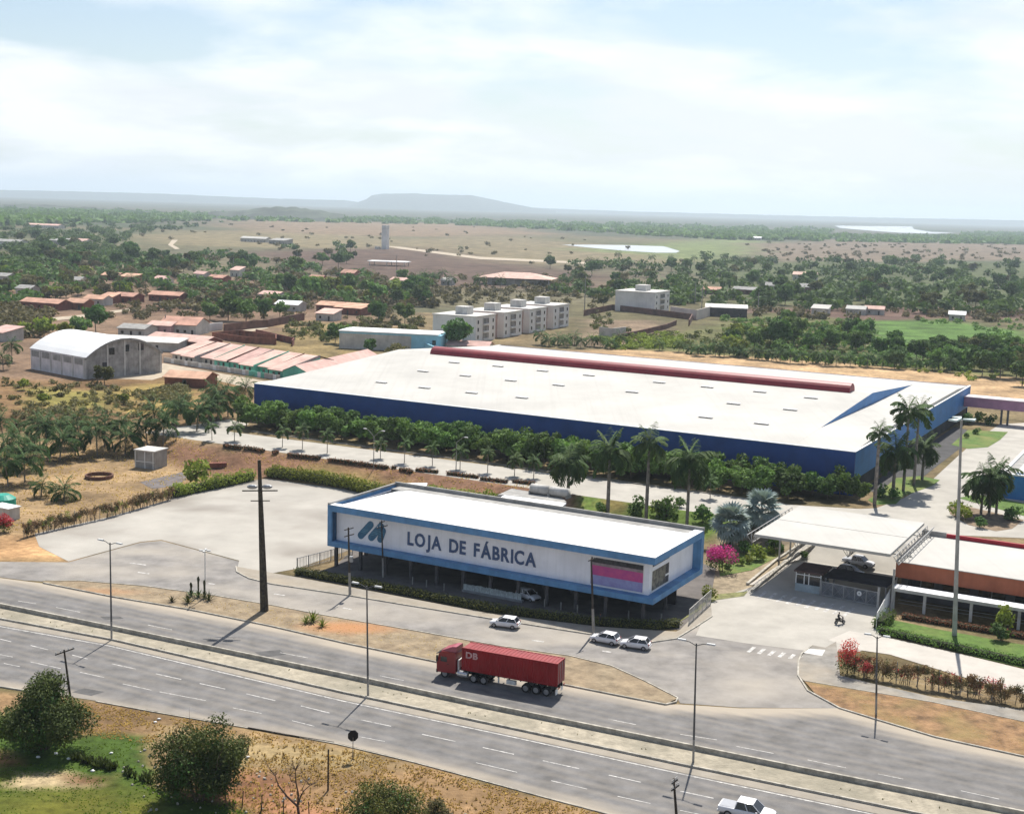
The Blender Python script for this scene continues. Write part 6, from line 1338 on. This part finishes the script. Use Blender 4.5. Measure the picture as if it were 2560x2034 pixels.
segs = [((560,1117),(605,1122)),((612,1122),(660,1130)),((682,1133),(695,1134)),((720,1140),(800,1148)),((822,1152),(970,1172)),((980,1172),(988,1173)),((1000,1176),(1030,1182)),((1040,1178),(1095,1183)),((1118,1187),(1195,1196)),((1202,1200),(1268,1208)),((1282,1206),(1335,1212))]
for i, (a, b_) in enumerate(segs): hedge(f'low brown clipped hedge piece along the factory road, {nth(i)} from the left', [a, b_], 1.2, .85, 'rust', 60, .25, .1, seed=30+i)
for o in [o for o in COL.objects if o.name.startswith('hedge') and o.get('label', '').startswith('low brown')]: o['group'] = 'hedge pieces along the factory road'
# ---- overgrown wire fences
def vine_fence(label, px, h, leafs, seed, dens_=26, posts=2.5):
    L = gp(*px); t_ = thing('overgrown_fence', label, 'fence', L[0]); o0 = L[0]; g = random.Random(seed); D = dens(L, posts)
    pm = MB().tube((0,0,0),(0,0,h*.95),.06,.05,6).mesh('post', M['polec'])
    for p in D: add('post', pm, t_, p-o0)
    wires = MB()
    for z in (.5, 1.1, 1.7):
        for a, b_ in zip(D[:-1], D[1:]): wires.tube(a-o0+Vector((0,0,z)), b_-o0+Vector((0,0,z)), .012, n=4, caps=False)
    wires.build('wire', M['steel'], t_)
    tw = MB()
    for a, b_ in zip(D[:-1], D[1:]):
        for i in range(7):
            p = a.lerp(b_, g.random())-o0; q = p+Vector((g.uniform(-.5,.5), g.uniform(-.3,.3), g.uniform(.8, h))); tw.tube(p, q, .045, .015, 4, False)
            for _ in range(2): tw.tube(p.lerp(q, g.random()), q+Vector((g.uniform(-.8,.8), g.uniform(-.4,.4), g.uniform(-.4,.3))), .025, .01, 4, False)
    o = tw.build('stem', BARK, t_); o['kind'] = 'stuff'
    for j, (lf, k) in enumerate(leafs):
        B = []
        for a, b_ in zip(dens(L, .5)[:-1], dens(L, .5)[1:]):
            if g.random() < k[1]: c = a.lerp(b_, g.random())-o0; B.append((c.x, c.y, h*g.uniform(.35, .85), g.uniform(.3, .75), .4, h*g.uniform(.14, .32)))
        V, F_, ti = leafcloud(B, int(len(B)*k[0]), .19, seed+j, .2, .1); add('vine', npmesh('vine', V, F_, LF[lf], ti), t_)
vine_fence('dry brown overgrown wire fence along the left side of the parking lot', [(60,1345),(88,1336),(280,1292),(431,1248)], 2.8, [('brown', (130, .8)), ('dull', (110, .6)), ('lime', (90, .3))], 3)
vine_fence('brown twiggy overgrown fence along the right hand footpath', [(2135,1686),(2240,1706),(2400,1736),(2560,1766),(2700,1796)], 2.8, [('brown', (190, .9)), ('dull', (130, .65)), ('rust', (80, .4)), ('redb', (22, .3))], 5)
# ---- mid-distance trees standing out one by one
SOLO = [((1145,878),'deep',1.55,'round dark tree before the left end of the long apartment block'),((945,812),'deep',1.25,'left one of the two round dark trees left of the apartments'),((1012,810),'mid',1.25,'right one of the two round dark trees left of the apartments'),((866,862),'mid',1.05,'green tree left of the aqua building'),((838,858),'deep',.95,'dark tree touching the left side of the aqua building trees'),((990,904),'dull',1.15,'grey brown leafless looking tree before the aqua building'),((925,886),'deep',.7,'small dark tree before the aqua building'),((240,834),'deep',1.35,'big dark tree behind the arched warehouse'),((200,842),'mid',1.05,'green tree left of the big dark one behind the warehouse'),((110,842),'lime',1.2,'wide light green bush tree behind the left end of the warehouse'),((160,846),'lime',1.0,'light green tree right behind the warehouse roof'),((60,842),'lime',.9,'light green tree at the far left behind the warehouse'),((262,962),'olive',.85,'dark stubby tree in the dry grass before the warehouse'),((570,802),'deep',1.5,'big dark spreading tree on the dirt street, left half of the clump'),((615,804),'mid',1.4,'big spreading tree on the dirt street, right half of the clump'),((660,800),'deep',1.2,'dark tree at the right end of the street clump'),((700,795),'mid',1.0,'rounded tree right of the street clump'),((525,800),'mid',1.1,'tree at the left end of the street clump'),
 ((775,745),'mid',1.6,'large bright green tree left of the middle houses'),((825,735),'lime',1.6,'large yellow green tree in the middle belt'),((1508,770),'olive',1.15,'tree standing before the pinkish lane between the apartment blocks'),((1375,672),'deep',1.5,'dark round tree right of the veranda house'),((1945,872),'deep',1.5,'tall dark tree rising over the palms behind the factory'),((1985,865),'mid',1.55,'tall green tree right of the tall dark one behind the factory'),((1965,845),'deep',1.5,'dark tree behind the tall pair behind the factory'),((2030,880),'mid',1.15,'green tree left of the green meadow'),((2085,872),'mid',1.2,'rounded tree at the left edge of the meadow'),((2140,885),'deep',1.1,'dark tree on the near left edge of the meadow'),((2235,882),'deep',1.1,'dark round tree in the middle of the meadow'),((1905,868),'mid',1.1,'green tree at the left of the tall pair behind the factory'),((2455,940),'deep',1.1,'dark tree near the right end of the strip behind the factory'),((2500,945),'deep',1.25,'big dark tree near the right edge behind the factory'),((2540,945),'olive',1.2,'olive tree at the right edge above the sandy strip'),((60,975),'lime',.5,'light bush in the scrub left below the warehouse'),((150,985),'dull',.5,'brown bush in the scrub below the warehouse'),((310,1010),'lime',.45,'yellowish bush in the dry grass'),((110,1010),'lime',.45,'small light bush in the left scrub')]
for q, key, s, lab in SOLO: tree(key, G(*q), s, lab)
# groves of trees, each tree an object
HP = [G(h_[0], h_[1]) for h_ in HS]
def grove(px, n, keys, s0, s1, label, group, seed):
    g = random.Random(seed); xs = [p[0] for p in px]; ys = [p[1] for p in px]; c = 0; tr_ = 0; ps_ = []
    while c < n and tr_ < n*40:
        tr_ += 1; x, y = g.uniform(min(xs), max(xs)), g.uniform(min(ys), max(ys))
        if not inpoly(np.array([x]), np.array([y]), px)[0]: continue
        p = G(x, y)
        if any(abs(p.x-h_.x) < 13 and -22 < p.y-h_.y < 9 for h_ in HP): continue
        ps_.append((x, p, g.choice(keys), g.uniform(s0, s1))); c += 1
    for i, (x, p, k_, s_) in enumerate(sorted(ps_, key=lambda q: q[0])): tree(k_, p, s_, f'{label}, {nth(i)} from the left', group)
grove([(40,585),(335,580),(335,668),(40,672)], 22, ['deep','deep','mid','olive'], 1.2, 1.9, 'dark tree in the dense wood at the far left', 'trees of the far left wood', 1)
grove([(0,672),(300,668),(330,745),(0,760)], 30, ['mid','lime','dull','olive','dull'], .8, 1.4, 'green tree among the leftmost village roofs', 'trees among the left village roofs', 2)
grove([(340,640),(900,628),(880,690),(560,682),(340,690)], 26, ['deep','dull','olive','mid'], 1.0, 1.7, 'tree in the green belt between the village and the tan fields', 'trees of the middle belt', 3)
grove([(700,715),(1060,705),(1075,770),(880,762),(700,778)], 24, ['mid','deep','lime'], 1.0, 1.5, 'green tree in the wood behind the aqua building', 'trees of the middle wood', 4)
grove([(1400,672),(1850,668),(1850,750),(1700,748),(1420,735)], 28, ['deep','olive','mid','dull'], 1.0, 1.5, 'tree in the mixed wood behind the single apartment block', 'trees behind the apartments', 5)
grove([(1850,668),(2560,655),(2560,785),(2200,780),(1850,770)], 50, ['deep','deep','mid','olive'], 1.1, 1.8, 'dark green tree in the large wood at right', 'trees of the right hand wood', 6)
grove([(1800,845),(2180,830),(2160,900),(1820,890)], 34, ['mid','deep','lime'], .8, 1.25, 'bushy tree between the palms and the green meadow', 'trees by the green meadow', 7)
grove([(2190,895),(2560,880),(2560,940),(2240,925)], 42, ['deep','olive','mid','deep'], .8, 1.25, 'dark tree in the thicket right behind the factory', 'trees of the thicket behind the factory', 8)
# dry brown scrub and the far woods, too many to count
def scatter_wood(name, px_polys, n, seed, leaf, smin, smax, ymax=1e9, avoid=()):
    g = np.random.default_rng(seed); VV = []; FF = []; TT_ = []; off = 0; 
    for k in range(n):
        for _ in range(30):
            P_ = px_polys[g.integers(len(px_polys))]; xs = [p[0] for p in P_]; ys = [p[1] for p in P_]; x = g.uniform(min(xs), max(xs)); y = g.uniform(min(ys), max(ys))
            if inpoly(np.array([x]), np.array([y]), P_)[0] and not any(inpoly(np.array([x]), np.array([y]), a)[0] for a in avoid): break
        else: continue
        p = G(x, y); s = g.uniform(smin, smax)*(1 if p.length < 2500 else 1+(p.length-2500)/5000); vz = 1 if p.length < 1800 else max(.16, 1-(p.length-1800)/2600); nq = 26 if p.length > 2200 else 60
        if any(abs(p.x-h_.x) < 13 and -25 < p.y-h_.y < 9 for h_ in HP): continue
        B = [(p.x+g.uniform(-s, s)*.6, p.y+g.uniform(-s, s)*.6, p.z+s*vz*g.uniform(.35, .6), s*.6, s*.6, s*.42*vz) for _ in range(3)]
        V, F_, ti = leafcloud(B, nq, s*(.75 if nq == 26 else .42), int(g.integers(1 << 30)), .4, .5); VV.append(V); FF.append(F_+off); TT_.append(np.clip(ti*.7+g.random()*.3, 0, 1)); off += len(V)
    o = add(name, npmesh(name, np.concatenate(VV), np.concatenate(FF), LF[leaf], np.concatenate(TT_))); o['kind'] = 'stuff'; return o
FIELDS = [[(330,588),(560,560),(1180,560),(1760,640),(1700,665),(1250,660),(950,630),(560,620)],[(1405,605),(1700,605),(1720,640),(1440,625)],[(2070,558),(2400,562),(2400,590),(2070,590)],[(1840,608),(2560,612),(2560,648),(1960,652)],[(560,630),(1060,620),(1500,690),(1150,715),(900,690)]]
scatter_wood('distant_wood', [[(0,520),(2560,585),(2560,612),(1800,600),(1200,565),(560,552),(0,565)]], 1500, 5, 'mid', 9, 18, avoid=FIELDS[1:3])
scatter_wood('distant_wood', [[(0,565),(560,552),(560,575),(330,590),(330,660),(0,680)],[(1700,640),(2560,650),(2560,790),(1850,775),(1400,740),(1400,665)]], 620, 6, 'deep', 5, 9, avoid=FIELDS)
scatter_wood('distant_wood', [[(0,655),(900,610),(1080,690),(1080,770),(500,760),(330,700),(0,780)]], 190, 7, 'dull', 3.5, 6.5, avoid=FIELDS[4:])
scatter_wood('distant_wood', [[(0,655),(900,610),(1080,690),(1080,770),(500,760),(330,700),(0,780)]], 260, 17, 'deep', 4, 7.5, avoid=FIELDS[4:])
scatter_wood('dry_scrub', [[(250,715),(900,690),(900,770),(420,800),(250,760)],[(880,690),(1500,700),(1450,760),(1080,765)],[(0,760),(120,760),(120,850),(0,850)],[(1850,770),(2560,785),(2560,812),(2350,800),(1900,800)]], 420, 8, 'dull', 2.5, 4.5)
scatter_wood('dry_scrub', [[(0,950),(100,955),(300,965),(420,1010),(420,1060),(60,1080),(0,1080)],[(330,985),(480,960),(470,1030)]], 300, 9, 'dull', .7, 1.7)
scatter_wood('dry_scrub', [[(1540,870),(1900,895),(2100,915),(2440,955),(2560,960),(2560,945),(2100,890),(1700,850)],[(1480,850),(1700,830),(1720,870),(1540,875)]], 260, 10, 'lime', .9, 2.0)
scatter_wood('field_shrubs', [FIELDS[0], FIELDS[3]], 200, 11, 'dull', 2, 5)
BUILT = [[(1050,750),(1470,730),(1480,850),(1060,900)],[(1530,700),(1800,720),(1800,830),(1530,830)],[(0,800),(480,800),(900,900),(860,990),(0,990)],[(850,840),(1150,850),(1150,910),(850,910)],[(380,790),(720,800),(720,880),(380,880)]]
scatter_wood('low_scrub', [[(250,690),(1500,690),(1500,800),(900,830),(250,800)]], 520, 12, 'dull', 1.4, 3.2, avoid=BUILT)
scatter_wood('low_scrub', [[(720,800),(1050,800),(1060,870),(900,860),(720,850)],[(1460,780),(1900,800),(2160,800),(2160,890),(1700,880),(1460,850)]], 360, 13, 'olive', 1.0, 2.6, avoid=BUILT[:2])
scatter_wood('low_scrub', [[(1800,800),(2560,800),(2560,935),(2200,920),(1850,895)]], 420, 14, 'mid', 1.2, 3.0, avoid=[[(2190,800),(2400,815),(2480,840),(2380,865),(2180,850)]])
# ---- foreground trees and bushes
def big_tree(label, px, w_, h, leaf, seed, n, size, stems=5, name='tree', cat='tree', extra=None, lift=.12, group=None):
    g = G(*px); t_ = thing(name, label, cat, g, 0, group); rg = random.Random(seed); B = []
    for i in range(30):
        a = rg.random()*6.28; q = rg.random()**.5*w_*.36; z = h*(lift+.16+.66*rg.random()**.8*math.sqrt(max(.05, 1-.85*(q/(w_*.36))**2))); s = w_*rg.uniform(.12, .17); B.append((q*math.cos(a), q*math.sin(a)*.9, z, s, s, s*.8))
    V, F_, ti = leafcloud(B, n, size, seed, .35, .3); add('crown', npmesh('crown', V, F_, LF[leaf], ti), t_)
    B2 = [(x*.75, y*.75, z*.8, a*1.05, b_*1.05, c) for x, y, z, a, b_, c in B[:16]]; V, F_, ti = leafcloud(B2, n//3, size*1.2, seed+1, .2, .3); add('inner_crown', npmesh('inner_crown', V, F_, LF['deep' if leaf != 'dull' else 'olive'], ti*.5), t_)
    m_ = MB()
    for i in range(stems):
        a = 6.28*i/stems+rg.random(); p = Vector((math.cos(a)*.25, math.sin(a)*.25, -.2)); prev = p; d_ = Vector((math.cos(a)*.35, math.sin(a)*.35, 1)).normalized(); r = .13
        for k in range(5):
            nx = prev+d_*(h*.15); m_.tube(prev, nx, r, r*.75, 6, False); r *= .75
            if k > 1: m_.tube(nx, nx+Vector((rg.uniform(-1,1), rg.uniform(-1,1), rg.uniform(.4,1.2)))*w_*.12, r*.7, r*.2, 5, False)
            d_ = (d_+Vector((rg.uniform(-.3,.3), rg.uniform(-.3,.3), rg.uniform(-.05,.2)))).normalized(); prev = nx
    m_.build('trunk', BARK, t_); return t_
big_tree('large dark olive tree in the bottom left corner before the highway', (112,1872), 10.6, 8.8, 'darkol', 3, 16000, .24, lift=.0)
big_tree('large dark olive tree right of the bottom left corner tree', (498,2000), 10.4, 9.6, 'darkol', 8, 16000, .22, lift=.0)
big_tree('wide low olive bush cut by the bottom edge in the dry grass', (960,2070), 9.2, 4.2, 'olive', 14, 7000, .2, name='bush', cat='bush', lift=.02)
big_tree('small dry bush on the right of the wide bottom bush', (1095,2050), 3.4, 2.4, 'dull', 15, 1600, .17, name='bush', cat='bush', lift=.02)
big_tree('thin half bare shrub right of the second olive tree', (610,1880), 2.6, 2.4, 'dull', 16, 500, .14, 4, name='bush', cat='bush', lift=.05)
# bare tree
g = G(752,2062); bt = thing('bare_tree', 'leafless forked tree in the dry grass at the bottom edge', 'tree', g)
def z_at(px, py, y=0): r = ray(px, py); k_ = (g.y+y)/r.y; return EYE+r*k_-g
m_ = MB(); N0, N1 = z_at(744,2014), z_at(738,2008)
def limb(pts, r0, r1):
    n = len(pts)-1
    for i in range(n): m_.tube(pts[i], pts[i+1], r0+(r1-r0)*i/n, r0+(r1-r0)*(i+1)/n, 6, False)
limb([Vector((0,0,-.2)), N0], .17, .13)
limb([N0, z_at(718,1990,.3), z_at(696,1962,.5), z_at(688,1938,.6)], .11, .04); limb([N0, z_at(746,1985,-.2), z_at(740,1955,-.3), z_at(738,1922,-.3)], .11, .04)
limb([N0, z_at(752,1988,.2), z_at(760,1975,.3), z_at(775,1962,.5)], .09, .03); limb([z_at(740,1955,-.3), z_at(728,1952,-.5), z_at(724,1938,-.6)], .05, .03); limb([z_at(757,1980,.3), z_at(757,1968,.2), z_at(763,1955,.2)], .05, .02)
m_.build('trunk', mat('dry bark', (.10,.065,.05), .95, .2, 3), bt)
rg = random.Random(4); m_ = MB()
for _ in range(70):
    e = rg.choice([z_at(688,1938,.6), z_at(738,1922,-.3), z_at(775,1962,.5), z_at(724,1938,-.6)]); m_.tube(e, e+Vector((rg.uniform(-1.3,1.3), rg.uniform(-1,1), rg.uniform(.0,1.5))), .018, .006, 4, False)
o = m_.build('twig', MATS['dry bark'], bt); o['kind'] = 'stuff'
# agaves and yuccas on the traffic island
def agave(px, label, n, L, leaf='olive', spike=False):
    g = G(*px); t_ = thing('agave', label, 'agave', (g.x, g.y, g.z+.12), 0, 'agaves on the traffic island'); me = MB().raw([(0,-.07,0),(0,.07,0),(L*.5,.09,.05),(L*.5,-.09,.05),(L,0,-.1)], [(0,1,2,3),(3,2,4)]).mesh('leaf', LF[leaf])
    for i in range(n): o = add('leaf', me, t_); o.rotation_euler = (0, -R(15+70*(i/n)), i*2.4); k = random.uniform(.8, 1.2); o.scale = (k, k, k)
    if spike: MB().tube((0,0,0),(0,0,spike),.09,.14,7).ball((0,0,spike),(.2,.2,.45),7,5,.2).build('flower_stem', LF['olive'], t_)
agave((430,1506), 'small grey agave at the left of the island plants', 18, .9, 'dull'); agave((470,1508), 'wide spiky agave in front on the island', 24, 1.5); agave((478,1492), 'dark upright yucca behind the wide agave', 22, 1.2, 'deep', 1.6); agave((496,1494), 'tall dark yucca left of the slim lamp post', 22, 1.2, 'deep', 2.6); agave((511,1497), 'yucca at the foot of the slim lamp post', 20, 1.3, 'olive', 2.2); agave((522,1502), 'low spreading agave right of the slim lamp post', 20, 1.4)
agave((782,1556), 'grassy spiky plant on the orange island patch', 30, 1.6, 'lime'); agave((805,1568), 'small spiky plant right of the grassy one on the orange patch', 22, 1.2, 'lime'); agave((765,1560), 'low spiky plant left of the grassy one on the orange patch', 20, 1.1, 'lime')
# grass and weeds on the near verge and in the grove
def tufts(name, px_polys, n, seed, leaf, h0, h1, blades=5, wd=.07):
    g = np.random.default_rng(seed); VV = []; k = 0
    for P_ in px_polys:
        pts = gp(*P_); xs = [p.x for p in pts]; ys = [p.y for p in pts]; m0 = n//len(px_polys)
        X = g.uniform(min(xs), max(xs), m0*3); Y = g.uniform(min(ys), max(ys), m0*3); ok = inpoly(X, Y, [(p.x, p.y) for p in pts]) & (fbm(X/2.5, Y/2.5, 3, seed) > .44); X = X[ok][:m0]; Y = Y[ok][:m0]
        Z = TER*np.clip((X*SX+Y*SY-S0)/(S1-S0), 0, 1)
        for b_ in range(blades):
            a = g.uniform(0, 6.28, len(X)); h = g.uniform(h0, h1, len(X)); l = h*g.uniform(.2, .9, len(X)); c, s = np.cos(a), np.sin(a); w_ = wd*(.6+g.random(len(X)))
            q = np.stack([np.stack([X-s*w_, Y+c*w_, Z], 1), np.stack([X+s*w_, Y-c*w_, Z], 1), np.stack([X+c*l+s*w_*.3, Y+s*l-c*w_*.3, Z+h], 1), np.stack([X+c*l-s*w_*.3, Y+s*l+c*w_*.3, Z+h], 1)], 1); VV.append(q.reshape(-1, 3))
    V = np.concatenate(VV); o = add(name, npmesh(name, V, np.arange(len(V)).reshape(-1, 4), LF[leaf], np.repeat(g.random(len(V)//4)*.7, 4))); o['kind'] = 'stuff'; return o
LF['straw'] = leafmat('straw', (.30,.20,.095), (.42,.30,.155), .2, .5); LF['vstraw'] = leafmat('verge straw', (.32,.18,.08), (.44,.26,.12), .2, .5); LF['turf'] = leafmat('turf blades', (.075,.125,.02), (.12,.18,.03), .2, .5); LF['weed'] = leafmat('dry weeds', (.20,.14,.065), (.34,.24,.12), .2, .4)
tufts('dry_grass', [[(150,1745),(383,1782),(860,1868),(1180,1948),(1500,2034),(1500,2150),(600,2150),(560,1990),(420,1860),(200,1840)]], 9000, 3, 'straw', .04, .15, 5)
tufts('dry_weeds', [[(383,1800),(860,1875),(1180,1955),(1450,2034),(1300,2120),(700,2120),(420,1880)]], 900, 4, 'weed', .08, .32, 6, .06)
tufts('green_grass', [[(-100,1800),(30,1800),(130,1850),(390,1850),(420,1960),(640,2034),(640,2150),(-100,2150)]], 2600, 5, 'turf', .03, .09, 5, .06)
tufts('green_weeds', [[(560,1990),(720,2034),(720,2100),(500,2080)],[(250,1890),(420,1930),(430,2000),(250,1950)]], 160, 6, 'turf', .1, .25, 6)
tufts('verge_grass', [[(2011,1706),(2330,1758),(2640,1824),(2640,1908),(2338,1841),(2190,1797),(2040,1737)]], 3500, 7, 'vstraw', .04, .16, 4, .05)
tufts('grove_grass', [[(0,1130),(420,1080),(640,1190),(430,1240),(90,1330),(0,1330)]], 2600, 8, 'straw', .06, .25, 4, .09)
tufts('slope_grass', [[(560,1125),(1340,1212),(1340,1240),(1040,1240),(660,1180)]], 1800, 9, 'straw', .06, .24, 4, .09)
tufts('island_grass', [[(300,1470),(700,1522),(1100,1600),(1400,1660),(1100,1645),(700,1562)]], 1800, 10, 'straw', .06, .22, 4, .06)
tufts('median_weeds', [[(0,1530),(700,1668),(1710,1885),(2500,2050),(2500,2062),(1710,1900),(700,1686),(0,1540)]], 900, 12, 'dull', .06, .25, 5, .06)
tufts('weed_row', [[(120,1876),(180,1888),(300,1920),(420,1962),(415,1972),(290,1932),(170,1898),(118,1884)]], 420, 21, 'darkol', .25, .75, 7, .12)
for i, q in enumerate([(140,1884),(172,1897),(231,1927),(278,1883),(95,1893),(388,1806),(398,1798),(620,1893)]):
    p = G(*q); o = add('litter', MB().ball((0,0,.08), (.22,.16,.12), 6, 4, .25).mesh('litter', M['white']), None, p); tag(o, 'pale scrap of litter lying on the near grass verge', 'litter', 'litter on the near verge')
rocks = MB()
for _ in range(260):
    x, y = random.uniform(300, 1400), random.uniform(1790, 2060); p = G(x, y)
    if us(p)[1] < us(G(x, 1717+(x*.216)+40))[1]-1: rocks.ball((p.x, p.y, .03), random.uniform(.06, .2), 5, 4, .3)
o = rocks.build('rubble', M['kerb']); o['kind'] = 'stuff'
# ---- overhead wires between the poles along the store
# ---- haze
hzm = bpy.data.materials.new('haze'); hzm.use_nodes = True; t = hzm.node_tree; t.nodes.clear(); out = N(t, 'ShaderNodeOutputMaterial'); pv = N(t, 'ShaderNodeVolumePrincipled')
pv.inputs['Color'].default_value = (.76, .89, 1.0, 1); pv.inputs['Density'].default_value = 0.9e-4; pv.inputs['Anisotropy'].default_value = 0.35; t.links.new(pv.outputs[0], out.inputs['Volume'])
o = MB().box(-32000, 32000, -32000, 32000, -12, 300).build('haze', hzm); o['kind'] = 'stuff'
